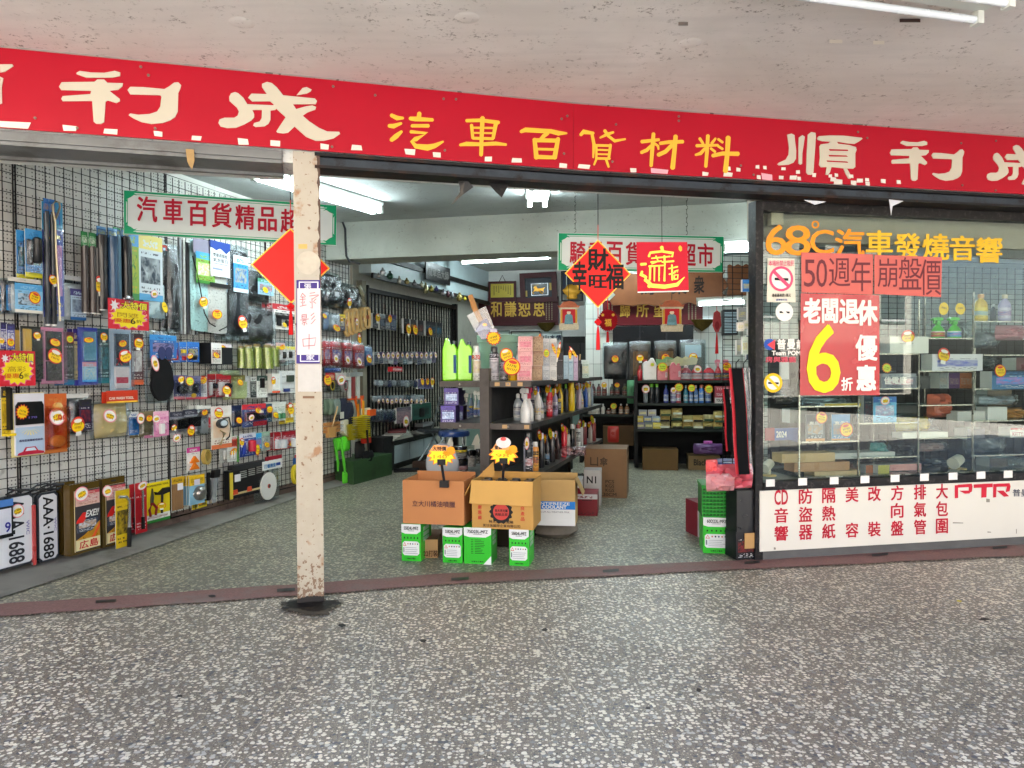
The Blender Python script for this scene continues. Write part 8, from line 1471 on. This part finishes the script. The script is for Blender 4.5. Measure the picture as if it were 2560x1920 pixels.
# --- cartons on the shop floor
def fbox(x0,y0,x1,y1,label,p,side,y=None,d=.3,rz=-.15,z=0,prints=()):
 t=G('box',x0,y0,x1,y1,label,p,side,y=y or gnd((x0+x1)/2,y1).y,z=z,d=d,rz=rz);t.location+=Vector((0,d*.5,0));h=t.children[0].dimensions.z if False else None
 for s_,a,b,c,e,m in prints:letter(t,s_,a,b,c,e,m,-d-.003,.02)
 return t
BRN=mat('#4a3a2e')
fbox(1478,1116,1580,1236,'large brown carton marked PCS KGS on the shop floor behind the gondola',mat('#86664a',.75,var=.1),mat('#77583e')and '#77583e',d=.42,rz=-.2,prints=(('NO.:',-.22,-.12,.2,.23,BRN),('CUR.:',-.22,-.1,.15,.18,BRN),('PCS',.0,.08,.14,.17,BRN),('KGS',.0,.08,.1,.13,BRN),('KGS',.0,.08,.06,.09,BRN),('45X43X30CM',-.2,.1,.02,.05,BRN),('凵',-.14,-.07,.3,.38,BRN),('傘',-.05,.02,.3,.38,BRN)))
OIL=lambda s:pr('#7a1420','#c9c6c4','#7a1420','#17171a','#7a1420',s)
fbox(1410,1141,1462,1228,'dark red carton with a white handling mark band, beside the gondola',OIL(380),'#a9a6a4',y=6.2,d=.25,prints=(('SMF 60B24L',-.06,.06,.16,.18,M_YEL),));fbox(1466,1142,1508,1230,'white carton marked N1 next to the dark red carton',mat('#b9b6b4',.5),'#a9a6a4',y=6.6,d=.2,prints=(('N1',-.05,.03,.2,.26,M_BK),));fbox(1440,1228,1502,1282,'dark red carton under the N1 carton',OIL(381),'#7a1420',d=.3)
p=at_y(1432,1140,6.1);o=thing('plastic_bag','crumpled clear red rimmed bag on top of the dark red carton','bag',p,0);MB().pillow(.22,.08,.1,n=8,crump=.4,rnd_=3).build('bag',film('#e8c8c8',.3,1.0),o,smooth=True)
fbox(1611,1120,1697,1172,'brown taped carton under the sponge shelves, left one',mat('#6a5030',.7,var=.15),'#5a4428',d=.3);fbox(1724,1136,1800,1172,'tan carton with script lettering under the sponge shelves',mat('#7a6444',.7,var=.1),'#5a4a30',d=.3,prints=(('Blacker',-.12,.1,.06,.13,M_BK),));fbox(1513,1046,1592,1096,'brown carton deep under the left back shelf',mat('#5a4630',.7,var=.15),'#4a3a26',y=9.6,d=.3,z=ZS[1]-.4)
q=at_y(1533,1106,9.1);o=thing('refill_pouch','red refill pouch standing before the brown carton under the left shelf','pouch',q,SLf.a);MB().pillow(.14,.2,.05,n=7,crump=.1).build('pouch',mat('#a8261f',.3,var=.2,scale=12),o,smooth=True)
q=at_y(1770,1136,8.7);o=thing('plastic_bag','knotted purple plastic bag on the carton with script lettering','bag',q,SR.a);MB().pillow(.34,.13,.12,n=8,crump=.3,rnd_=3).build('bag',mat('#5a3a6a',.35,coat=.3),o,smooth=True);MB().pillow(.1,.06,.03,0,.1,0,5,.6).build('knot',mat('#b05aa8',.4),o,smooth=True)
fbox(1721,1250,1757,1336,'red and white battery carton behind the green crate',pr('#b9b4b2','#8a2a34','#8a1f2a','#222','#a9a4a4',391),'#7a2530',d=.2,rz=.2)
# --- by the window post
zb=FG.hit(1790,1294).z;t,w,h=T(FG,1755,1213,1826,1294,.0,'crate','green plastic crate with slotted sides on the green battery carton','crate');M_CR=mat('#1f8a2a',.35,coat=.2)
for i in range(8):MB().box(-w/2+i*w/8,-w/2+i*w/8+w*.035,0,.012,0,h).build('rib',M_CR,t)
for i in range(9):MB().box(-w/2,w/2,-.004,.008,h*i/9,h*i/9+h*.05).build('rail',M_CR,t)
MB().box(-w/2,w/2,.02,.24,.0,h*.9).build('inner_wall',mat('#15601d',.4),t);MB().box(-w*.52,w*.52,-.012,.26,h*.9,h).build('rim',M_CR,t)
t,w,h=T(WP,1765,1160,1882,1222,.1,'plastic_bag','red and white striped plastic bag lying on the green crate','bag');MB().pillow(w,h,.13,n=14,crump=.6,rnd_=2,seed=4).build('bag',mat('#b24a55',.35,var=.45,scale=9,coat=.3),t,smooth=True);MB().pillow(w*.6,h*.7,.12,-w*.28,-h*.02,-.05,10,.7,rnd_=2,seed=9).build('fold',mat('#c98a8c',.35,var=.4,scale=9,coat=.3),t,smooth=True);MB().pillow(w*.25,h*.5,.05,-w*.38,h*.7,0,6,.5).build('knot',mat('#d85a5a',.4),t,smooth=True)
def visor(x0,y0,x1,y1,lean,off,label):
 t,w,h=T(WP,x0,y0,x1,y1,off,'seat_belt_cover',label,'mat','red edged black mats');n=10
 for nm,m,a,b,d0 in(('edge',mat('#b82a34',.5),-.5,.5,0),('mat',mat('#070709',.95),-.36,.4,-.012),('clear_bag',FILM,.34,.56,-.03)):
  mb=MB()
  for i in range(n):f0,f1=i/n,(i+1)/n;s0,s1=lean*w*(1-f0),lean*w*(1-f1);q=lambda f:.006*math.sin(f*7+off);mb.face([(a*w+s0,d0+q(f0),h*f0),(b*w+s0,d0+q(f0),h*f0),(b*w+s1,d0+q(f1),h*f1),(a*w+s1,d0+q(f1),h*f1)])
  mb.build(nm,m,t)
 MB().tube([(0,0,h),(.0,.0,h+.03),(.02,0,h+.05)],.004,4).build('hook',M_WIRE,t)
visor(1822,920,1858,1186,.5,.22,'long black mat with red edges in a clear bag, hanging front by the window post');visor(1806,972,1822,1128,.6,.1,'shorter red edged black mat hanging behind the long one');visor(1850,920,1868,1180,.25,.14,'narrow red edged black mat hanging against the window post')
for i,(x0,y0,x1,y1,l,m)in enumerate(((1852,700,1878,730,'blue hook box high beside the window post','#2a6fb0'),(1866,730,1880,836,'tall yellow and grey printed strip beside the window post','#a9a892'),(1842,770,1862,800,'grey pack with pink tags beside the window post','#8f9496'),(1840,806,1856,828,'small white carded pack, left of its neighbour','#b9b4a8'),(1856,802,1868,822,'small white carded pack next to the post','#c0bcb0'),(1838,850,1852,888,'bottle shaped hanging tag by the window post','#9aa09a'),(1852,842,1866,886,'pale green hanging tag by the window post','#a9b8a8'),(1862,840,1880,900,'dark blue pack low beside the window post','#26324a'))):t,w,h=T(WP,x0,y0,x1,y1,-.1-.15*(i%3),'small_pack',l,'hang pack','packs by the window post');mk_card(t,w,h,pr(m,m,'#c9c23a','#333','#8a8a90',400+i),d=.02)
for i,(x0,y0,x1,y1,l,p)in enumerate(((1842,1226,1890,1330,'black battery on top of the red and black carton','#111113'),(1840,1330,1890,1398,'black and red battery carton with a torn tan flap on the floor by the window',pr('#17171a','#1b1b1e','#a02a26','#ccc','#1a1a1c',410)))):t,w,h=T(WP,x0,y0,x1,y1,-.02,'car_battery' if i==0 else 'battery_carton',l,'battery' if i==0 else 'carton');MB().box(-w/2,w/2,0,.14,0,h,1,front=0).build('case',[cm(p)if isinstance(p,str)else p,mat('#141416')],t);(MB().box(-w*.1,w*.46,-.01,-.004,h*.4,h*.96).build('flap',mat('#b08a58',.8),t)if i else MB().box(-w*.4,w*.4,.03,.2,h,h+.02).build('lid',M_BK,t))
# --- display window
M_FRM=mat('#171516',.45,var=.4,scale=12,dirt=('#4a4644',30,.6));M_ALU=mat('#b9b2a8',.25,.8);ul=WP.u(WP.hit(1889,900));ug=WP.u(WP.hit(1908,900));zg0,zg1=WP.hit(1908,1206).z,WP.hit(1908,526).z;UR=3.6;zp=(WP.hit(1897,1224).z+WP.hit(2560,1203).z)/2
win=thing('display_window','black framed shop display window with glass at the right','window',WP.at(0),WP.a);idt=lambda x,y:(x,y)
MB().box(ul,ug,-.0,.09,0,2.24).build('frame_post',M_FRM,win);MB().box(ug,UR,0,.08,zg1,2.24).build('frame_head',M_FRM,win);MB().box(ug,UR,-.012,.08,zp+.002,zg0).build('frame_sill',M_FRM,win)
MB().box(ug,UR,.03,.036,zg0,zg1).build('glass_pane',film('#eef4f2',.04,0,rough=.0),win)
for k in range(9):c=1926+81.5*k-k*k*.9;mb=MB();s_=-.037*(c-1926);poly_px(WP,mb,[(c-11,1199+s_),(c+11,1198+s_),(c+11,1216+s_),(c-11,1217+s_)],.0145,idt);mb.build('white_square',M_SWH,win,world=True)
pn=thing('lettered_panel','cream panel with red service lettering below the display window','panel',WP.at(0),WP.a);MB().box(WP.u(WP.hit(1898,1300)),UR,-.01,.05,.062,zp).build('board',mat('#d6d1c4',.45,var=.04,scale=3,coat=.15),pn)
mb=MB();mb.box(ul,UR,.005,.12,0,.06);o=mb.build('window_plinth',mat('#5d5c5a',.8,var=.3,scale=8,bmp=.3));o.location=WP.o;o.rotation_euler=(0,0,WP.a);tag(o,kind='structure')
for i,(cx,s_)in enumerate(((1953,('CD','音','響')),(2014,'防盜器'),(2072,'隔熱紙'),(2130,'美 容'),(2186,'改 裝'),(2243,'方向盤'),(2300,'排氣管'),(2355,'大包圍'))):
 for r_ in range(3):
  if s_[r_]!=' ':y=1244+45*r_-(cx-1953)*(.038+.004*r_);w_=16.5-i*.3;letter_px(WP,pn,s_[r_],cx-w_,y-18,cx+w_,y+18,M_SR,.0115,.022,slope=-.04)
cP_=lambda x,y:(1860+x/3.16,1180+y/3.16);mb=MB()
for k,p_ in enumerate(([(1665,105),(1692,103),(1692,206),(1665,208)],[(1690,100),(1800,92),(1806,118),(1690,124)],[(1775,112),(1806,112),(1800,155),(1775,168)],[(1700,148),(1790,146),(1782,170),(1745,172)],[(1815,98),(1965,90),(1965,120),(1918,122),(1915,200),(1875,203),(1875,124),(1815,126)],[(1970,95),(1996,94),(1992,200),(1968,202)],[(1994,93),(2098,88),(2107,114),(1994,118)],[(2078,110),(2107,110),(2098,152),(2068,160)],[(1998,148),(2050,146),(2095,192),(2055,196)])):poly_px(WP,mb,p_,.0115+.0003*k,cP_)
mb.build('lettering',mat('#c01c34',.4),pn,world=True);letter_px(WP,pn,'普曼',2532,1223,2572,1241,mat('#2a2f4a'),.0115,.012)
for x,y,w_,h_ in((2010,1221,3,12),(2470,1251,9,9),(2395,1307,26,3),(1937,1371,5,6),(2473,1330,9,3),(2541,1328,2,12)):mb=MB();poly_px(WP,mb,[(x-w_/2,y-h_/2),(x+w_/2,y-h_/2+1),(x+w_/2,y+h_/2),(x-w_/2,y+h_/2)],.0112,idt);mb.build('scuff',mat('#8a8478',.7),pn,world=True)
# lettering and notices on the glass
og,yl=mat('#e8901a',.4),mat('#dfb024',.4)
for s_,x0,y0,x1,y1,m_ in(('6',1915,562,1966,637,og),('8',1963,564,2026,638,og),('o',2029,552,2048,571,og),('C',2026,575,2084,634,og),('汽',2089,573,2160,642,og),('車',2166,577,2231,640,yl),('發',2237,584,2300,645,yl),('燒',2307,585,2372,649,yl),('音',2376,590,2436,651,yl),('響',2442,594,2505,656,yl)):letter_px(WP,win,s_,x0,y0,x1,y1,m_,-.027,.01 if s_ in '68oC' else .022,name='glass_lettering')
def sheet(name,label,cat,quad,m,off=-.022,th=.0015):mb=MB();poly_px(WP,mb,quad,0,idt,th);o=thing(name,label,cat,WP.hit(sum(q[0]for q in quad)/4,max(q[1]for q in quad),off),WP.a);mb=MB();poly_px(WP,mb,quad,off,idt,th);mb.build('paper',m,o,world=True);return o
ink=mat('#6a3038',.5);M_PP=mat('#c9675f',.6,var=.04)
o=sheet('handwritten_notice','salmon pink paper handwritten with 50 and two characters on the window','notice',[(2003,631),(2183,636),(2182,737),(2004,731)],M_PP)
for s_,x0,y0,x1,y1 in(('5',2010,649,2038,717),('0',2041,648,2068,718),('週',2072,645,2126,716),('年',2128,645,2178,728)):letter_px(WP,o,s_,x0,y0,x1,y1,ink,-.019,-.008)
o=sheet('handwritten_notice','salmon pink paper handwritten with three characters, right of the 50 notice','notice',[(2186,637),(2355,643),(2353,743),(2186,735)],M_PP)
for s_,x0,y0,x1,y1 in(('崩',2194,646,2243,718),('盤',2247,643,2304,724),('價',2300,648,2353,738)):letter_px(WP,o,s_,x0,y0,x1,y1,ink,-.019,-.004)
o=sheet('sale_poster','glossy red poster with a large yellow 6 on the window','poster',[(2002,733),(2198,738),(2199,988),(2000,988)],mat('#a80418',.25,var=.08,scale=3,coat=.25,bmp=.06,bscale=7))
for s_,x0,y0,x1,y1,m_,f in(('6',2019,813,2099,980,mat('#e8d80e',.4),.012),('老',2010,747,2050,806,M_SWH,.045),('闆',2056,748,2094,806,M_SWH,.03),('退',2100,750,2146,808,M_SWH,.035),('休',2143,752,2192,812,M_SWH,.045),('優',2140,838,2192,900,M_SWH,.03),('惠',2143,915,2188,975,M_SWH,.045),('折',2104,944,2131,976,M_SWH,.03)):letter_px(WP,o,s_,x0,y0,x1,y1,m_,-.019,f)
M_NS=mat('#d64a72',.4)
def ringsign(o,cx,cy,r,m,off,inner=None,w_=.2):
 cz=lambda f,n=28:[(cx+r*f*math.cos(2*math.pi*a/n),cy+r*1.05*f*math.sin(2*math.pi*a/n))for a in range(n)]
 mb=MB();poly_px(WP,mb,cz(1),off,idt);mb.build('ring',m,o,world=True);mb=MB();poly_px(WP,mb,cz(1-w_),off+.0008,idt);mb.build('face',inner or M_SWH,o,world=True)
 mb=MB();poly_px(WP,mb,[(cx-r*.55,cy-r*.1),(cx+r*.6,cy-r*.05),(cx+r*.6,cy+r*.17),(cx-r*.55,cy+r*.12)],off+.0014,idt);mb.build('cigarette',M_BK,o,world=True)
 mb=MB();poly_px(WP,mb,[(cx-r*.75,cy-r*.55),(cx-r*.55,cy-r*.75),(cx+r*.75,cy+r*.55),(cx+r*.55,cy+r*.75)],off+.002,idt);mb.build('bar',m if m is not M_SWH else M_SWH,o,world=True)
o=sheet('no_smoking_notice','cream no smoking notice with a pink ring at the window top left','notice',[(1919,646),(1986,647),(1989,756),(1917,755)],mat('#d5cfbf',.5));ringsign(o,1953,697,30,M_NS,-.019)
letter_px(WP,o,'本場所禁止吸菸',1922,651,1985,665,M_NS,-.019,.01);letter_px(WP,o,'違者最高罰1萬元',1930,734,1977,742,M_BK,-.019,.02);letter_px(WP,o,'臺灣衛生局',1940,747,1968,752,mat('#3a5a9a'),-.019,.01)
for l,cx,cy,r,m in(('round white no smoking sticker below the pink ring notice',1961,780,22,M_SWH),('round yellow no smoking sticker at the left of the window',1933,957,23,mat('#e8b80e',.4))):
 o=thing('no_smoking_sticker',l,'sticker',WP.hit(cx,cy,-.024),WP.a);ringsign(o,cx,cy,r,m,-.022,w_=.28 if r>22 else .05)
o=thing('window_decal','white Team lettering and blue and red emblem on the glass left of the red poster','decal',WP.hit(1950,880,-.024),WP.a);mb=MB();poly_px(WP,mb,[(1924+14*math.cos(a*.2618),861+14*math.sin(a*.2618))for a in range(24)],-.026,idt);mb.build('emblem',mat('#2a52a8'),o,world=True)
mb=MB();poly_px(WP,mb,[(1918,862),(1938,849),(1937,875)],-.025,idt);mb.build('emblem_arrow',mat('#d0404a'),o,world=True)
for s_,x0,y0,x1,y1,m_ in(('普',1943,848,1964,873,M_SWH),('曼',1968,848,1988,873,M_SWH),('肯',1991,849,2001,873,M_SWH),('Team POM',1930,877,2001,888,M_SWH),('房與雅藝',1914,892,1990,906,mat('#c04a5a'))):letter_px(WP,o,s_,x0,y0,x1,y1,m_,-.026,.03)
# inside the display: deck, valance, back grid, chrome racks with glass shelves
mb=MB();mb.box(ug,UR,.081,.75,.3,zg0-.005);o=mb.build('display_deck',mat('#8a8880',.5,var=.15));o.location=WP.o;o.rotation_euler=(0,0,WP.a);tag(o,'grey deck inside the display window','display deck')
mb=MB();mb.box(ug,UR,.14,.2,2.02,2.3);o=mb.build('valance',mat('#a9a294',.6));o.location=WP.o;o.rotation_euler=(0,0,WP.a);tag(o,'beige valance board behind the top of the display window glass','valance')
mb=MB();mb.box(ug+.5,UR,.76,.8,0,1.42);o=mb.build('backdrop',mat('#2b2e2d',.6,var=.5,scale=3));o.location=WP.o;o.rotation_euler=(0,0,WP.a);tag(o,'added dark grey low partition behind the display racks','backdrop')  # stand-in board added to darken the room seen behind the racks
g=thing('wire_grid','fine black wire grid behind the display window','display grid',WP.at(0),WP.a);mb=MB();n=44
for i in range(n):x=ug+.1+i*.075;mb.box(x-.0022,x+.0022,.72,.724,zg0,1.98,skip='tbk')
for i in range(40):mb.box(ug+.1,UR,.724,.728,zg0+.04*i-.0018,zg0+.04*i+.0018,skip='lrk')
tag(mb.build('wires',M_WIRE,g),kind='stuff')
bay=[1998,2146,2296,2432,2566];lv=[[1016,1104,1192],[885,972,1058,1143,1188],[846,928,1013,1095,1182],[804,888,972,1052,1138,1178]];M_GLS=film('#dfe9e6',.12,0,rough=.02)
for i in range(4):
 r_=thing('chrome_rack','chrome display rack with glass shelves, %s bay from the left of the window'%ORD[i],'display rack',WP.at(0),WP.a,'chrome display racks');u0,u1=WP.u(WP.hit(bay[i],1000,-.12)),WP.u(WP.hit(bay[i+1],1000,-.12));zt=WP.hit(bay[i],(800,800,745,730)[i],-.12).z;mb=MB()
 for x in(u0,u1):mb.box(x-.0045,x+.0045,.115,.125,zg0,zt);mb.box(x-.0045,x+.0045,.56,.57,zg0,zt)
 mb.build('post',M_ALU,r_)
 for y in lv[i]:z=WP.hit((bay[i]+bay[i+1])/2,y,-.12).z;MB().box(u0+.005,u1-.005,.116,.124,z-.004,z+.004).build('rail',M_ALU,r_);MB().box(u0+.006,u1-.006,.126,.56,z-.003,z+.003).build('glass_shelf',M_GLS,r_)
def DW(kind,x0,y0,x1,y1,off,label,a=None,b=None,cat=None,name=None,stk=(),lt=(),**kw):
 t,w,h=T(WP,x0,y0,x1,y1,-off,name or{'box':'carton','bag':'plastic_bag','card':'hang_pack','spray':'spray_bottle','bot':'bottle'}[kind],label,cat or{'box':'box','bag':'bag','card':'hang pack','spray':'spray bottle','bot':'bottle'}[kind],'goods in the display window')
 if kind=='bag':
  MB().pillow(w*.8,h*.8,.12,0,0,.05,8,.3,rnd_=3,seed=x0*.1).build('contents',cm(a),t,smooth=True);MB().pillow(w,h,.16,0,0,.05,9,.4,rnd_=3,seed=y0*.1).build('bag',b or FILMG,t,smooth=True)
 elif kind=='card':mk_card(t,w,h,a)
 else:KIND[kind](t,w,h,cm(a),b or '#cfcfcc',**kw)
 for s in stk:stick_px(t,WP,-off+kw.get('d',.06)+.01,s)
 for s_,q,m_ in lt:letter(t,s_,-w/2+q[0]*w,-w/2+q[1]*w,q[2]*h,q[3]*h,m_,-kw.get('d',.006)-.003,.02)
 return t
DW('box',2199,843,2294,884,.2,'long white carton on the top shelf right of the red poster','#d5d3cc',d=.1,stk=[(2270,841,18,'r')],lt=[('POCKET SAW',(.25,.6,.55,.62),mat('#8a8a86'))])
DW('box',2180,934,2264,970,.22,'carton with slanted white characters and a pink end',pr('#6a6f7a','#8f9498','#c9485a','#222','#d8d8dc',420),d=.1,stk=[(2217,920,13,'g')],lt=[('佳電廠',(.05,.7,.3,.8),M_SWH)])
DW('card',2182,992,2240,1056,.2,'light blue card with a drawing, below the pink ended carton',pr('#6fb4dc','#3f70b8','#d87a94','#223','#cfe4f0',421),stk=[(2213,1002,13,'w')]);DW('box',2150,985,2180,1056,.3,'dark packet left of the light blue card',pr('#4a5a6a','#3a4a5a','#8a2a3a','#ccc','#6a7a86',422),d=.04)
for i,(x0,x1,c,l)in enumerate(((2014,2061,'#3a434c','dark card with an orange label under the red poster'),(2078,2124,'#4a86b4','blue card with a large round price under the red poster'))):DW('card',x0,1036,x1,1103,.18,l,pr(c,c,'#c98a2a','#ddd','#8fa0a8',423+i,'#d8904a'),stk=[((2054,2116)[i],(1044,1074)[i],17,'o')],lt=[('真皮',(.15,.7,.62,.74),M_SWH)])
for i,(x0,y0,x1,y1,l,c)in enumerate(((1930,1128,2060,1150,'top tan envelope of the stack at the window bottom','#b9996a'),(1960,1150,2096,1172,'brown padded envelope in the middle of the stack','#a5784e'),(2010,1172,2122,1190,'lowest tan envelope of the stack','#bfa277'))):t=DW('box',x0,y0,x1,y1,.3,l,c,c,name='envelope',cat='envelope',d=.12)
DW('box',2030,1126,2200,1140,.35,'sheaf of papers on the lower glass shelf','#b9b8b2','#a9a8a2',name='paper_sheaf',cat='papers',d=.15)
t=DW('box',1912,1070,1992,1100,.3,'red and blue banner numbered 2024 behind the glass',pr('#23498f','#23498f','#23498f','#23498f','#23498f',430),'#23498f',name='banner',cat='banner',d=.02,lt=[('2024',(.3,.62,.25,.75),M_SWH)]);MB().box(-.13,-.06,-.024,-.02,0,.085).build('red_end',mat('#8f2430'),t)
DW('bag',1945,968,1996,1010,.35,'brown and pink bag behind the yellow sticker','#6a5a52');DW('box',1955,1020,1996,1055,.5,'dark green pouch behind the chrome post','#24382f',name='pouch',cat='pouch',d=.1);DW('bag',2010,992,2140,1016,.3,'crumpled dark bags under the red poster','#3a3836')
DW('box',2050,1008,2140,1016,.2,'yellow packet lying under the red poster','#b8a028',d=.05);DW('bag',2078,1060,2145,1100,.45,'teal wrapped bundle behind the blue card','#3f7a68')
DW('bag',2240,1034,2345,1080,.3,'clear bag over a bright yellow cloth','#cfae1c');DW('box',2230,1078,2342,1092,.25,'white patterned tray under the yellow cloth','#c2c2b8',name='tray',cat='tray',d=.1);DW('bag',2183,1100,2228,1140,.25,'aqua ribbon bow on the glass shelf','#6fb8b0',name='ribbon_bow',cat='ribbon')
DW('box',2180,1160,2208,1182,.25,'yellow plastic roll on the deck','#a9a04a',name='plastic_roll',cat='roll',d=.06);DW('box',2150,1160,2180,1182,.3,'orange capped roll beside the yellow plastic roll','#a8603a',name='plastic_roll',cat='roll',d=.06);DW('box',2212,1158,2290,1174,.3,'pink flat packet on the deck','#c98f8a',d=.05);DW('bag',2110,1150,2146,1186,.3,'reddish wrapped parcel beside the envelopes','#7a4a44')
for i,x in enumerate((2329,2370)):t=DW('spray',x,793,x+32,846,.22,('green bottle with a red label, left of two','green bottle with a blue label, right of two')[i],mat('#3fae2a',.3),'#3fae2a',lab=pr(('#b83a3a','#5a9ad0')[i],'#d8d8d8',('#d8b82a','#d87aa8')[i],'#222',('#333','#2a6ab0')[i],440+i));sticker(t,.0,-.05,.2,.04,.045,'p')
DW('box',2303,886,2427,927,.2,'white carton picturing a purple hand vacuum',pr('#cfcdd2','#d2d0d4','#6a70b0','#555','#5f66b8',442),d=.1,stk=[(2360,887,14,'r',17)]);DW('box',2412,892,2427,920,.19,'yellow end label on the hand vacuum carton','#d8b81c',d=.005)if False else None
for i,(x0,x1,c)in enumerate(((2322,2342,'#8a8f90'),(2345,2372,'#5a3a6a'),(2372,2405,'#9a5a34'))):DW('box',x0,932,x1,970,.4,('grey','purple','rust brown')[i]+' carton under the hand vacuum carton',pr(c,c,c,'#222','#8a7a70',445+i),d=.1)
DW('bag',2330,985,2386,1045,.3,'knotted coral plastic bag','#c8705a',mat('#c96a52',.35,coat=.4));DW('box',2366,1026,2440,1050,.3,'white flat carton beside the coral bag','#c2bfba',d=.1);DW('box',2440,1016,2488,1050,.28,'white carton with a grey flap, right of its flat neighbour','#c9c7c4',d=.1);DW('bag',2305,1104,2377,1130,.3,'wrapped pink carton on the second shelf from the bottom','#c59a92')
def spot(x0,y0,x1,y1,l):
 t,w,h=T(WP,x0,y0,x1,y1,-.28,'spotlight',l,'spotlight','cream spotlights in the window');c=mat('#cfc3a4',.4);MB().lathe([(w*.42,0),(w*.4,h*.22),(.001,h*.24)],18).build('base',mat('#c2a368',.5),t,smooth=True);MB().box(-.008,.008,-.01,.01,h*.2,h*.75).build('arm',c,t);mb=MB();mb.tube([(w*.1,0,h*.8),(-w*.45,-.03,h*.55)],[w*.26,w*.3],14);mb.build('housing',mat('#d2cbb8',.35),t,smooth=True)
spot(2372,1140,2416,1178,'cream spotlight on the window deck, middle of the window');spot(1903,1146,1942,1198,'cream spotlight in the lower left corner of the window');t=DW('box',1918,532,1948,566,.1,'small beige camera bracket in the upper left window corner','#b3a68f','#a89c86',name='camera_bracket',cat='bracket',d=.05)
DW('bot',2436,735,2468,803,.22,'yellow bottle on the top right shelf','#cfae3a','#d8a060',lab=pr('#d8c04a','#d8c04a','#4a90b8','#333','#8fb8c8',450));DW('bot',2497,736,2526,803,.24,'lilac bottle on the top right shelf','#a8a0c4','#c9b89a',lab=pr('#c0b8d0','#c0b8d0','#b04a6a','#333','#6a70a8',451));DW('bot',2476,760,2490,803,.35,'dark slim bottle between the yellow and lilac bottles','#3a4250')
DW('bag',2502,812,2575,850,.25,'pink handbag at the right photo edge','#c08a94',mat('#c08a94',.4,coat=.3));DW('bag',2445,820,2505,870,.35,'grey clear bag left of the pink handbag','#7a8088');DW('box',2450,928,2556,972,.2,'blue carton picturing a pink hand vacuum',pr('#3a6a94','#2a4a6a','#d06aa8','#ccc','#2f90d8',452),d=.1,stk=[(2501,927,15,'o',18)])
DW('bag',2420,1078,2526,1132,.3,'grey translucent bag full of goods on the lower shelf','#5a6068');DW('bag',2490,1020,2570,1050,.3,'orange tied bag at the right photo edge','#a8743a',mat('#a8783f',.4,coat=.3));DW('box',2496,1066,2580,1090,.25,'white and red box lettered KITTY at the right photo edge',pr('#cfcac6','#b82a34','#cfcac6','#b8404a','#cfcac6',453),d=.1,lt=[('KITTY',(.05,.35,.2,.55),mat('#9a3a5a'))])
t=DW('bag',2522,1142,2570,1172,.3,'large clear light bulb lying on the deck at the right edge','#8a8478',name='light_bulb',cat='bulb');DW('bag',2450,985,2560,1013,.3,'white and blue wrapped cloths on the right rack','#a9b4c0');DW('bag',2340,810,2432,846,.5,'dim grey parcels behind the green bottles','#6a706c');DW('box',2440,975,2500,1012,.45,'tan parcel low behind the blue carton','#7a6650',d=.1)
for i,(k,x0,y0,x1,y1,off,l,c)in enumerate((('bag',2150,1024,2184,1056,.4,'small grey bag left behind the light blue card','#6a6e70'),('box',2262,940,2294,971,.4,'slim black carton at the end of the second shelf','#1c1d20'),('bag',2302,1052,2360,1094,.45,'dark folded cover behind the patterned tray','#23262b'),('box',2385,1068,2428,1094,.4,'navy carton under the white flat cartons','#28324a'),('bag',2240,1108,2292,1142,.45,'black wrapped bundle beside the aqua bow','#1b1c1f'),('bag',2300,1140,2365,1180,.45,'dark bundle left of the middle spotlight','#26272a'),('box',2440,1140,2515,1176,.45,'dull brown carton behind the large bulb','#4a3f36'),('bag',2010,940+52,2052,1016,.45,'grey crumpled sack behind the poster edge','#5a5c5c'),('box',2205,1008,2294,1056,.5,'black carton standing behind the light blue card','#141517'),('bag',2436,890,2500,926,.4,'dim green parcel above the pink vacuum carton','#3a4a42'),('box',2505,895,2562,926,.4,'maroon carton above the pink vacuum carton','#5a2a30'),('box',1948,880+25,1994,948,.45,'dark carton above the yellow sticker','#26282c'),('bag',2060,1112,2140,1128,.5,'flat dark bag behind the sheaf of papers','#2f3133'))):DW(k,x0,y0,x1,y1,off,l,c,**({'d':.12}if k=='box' else{}))
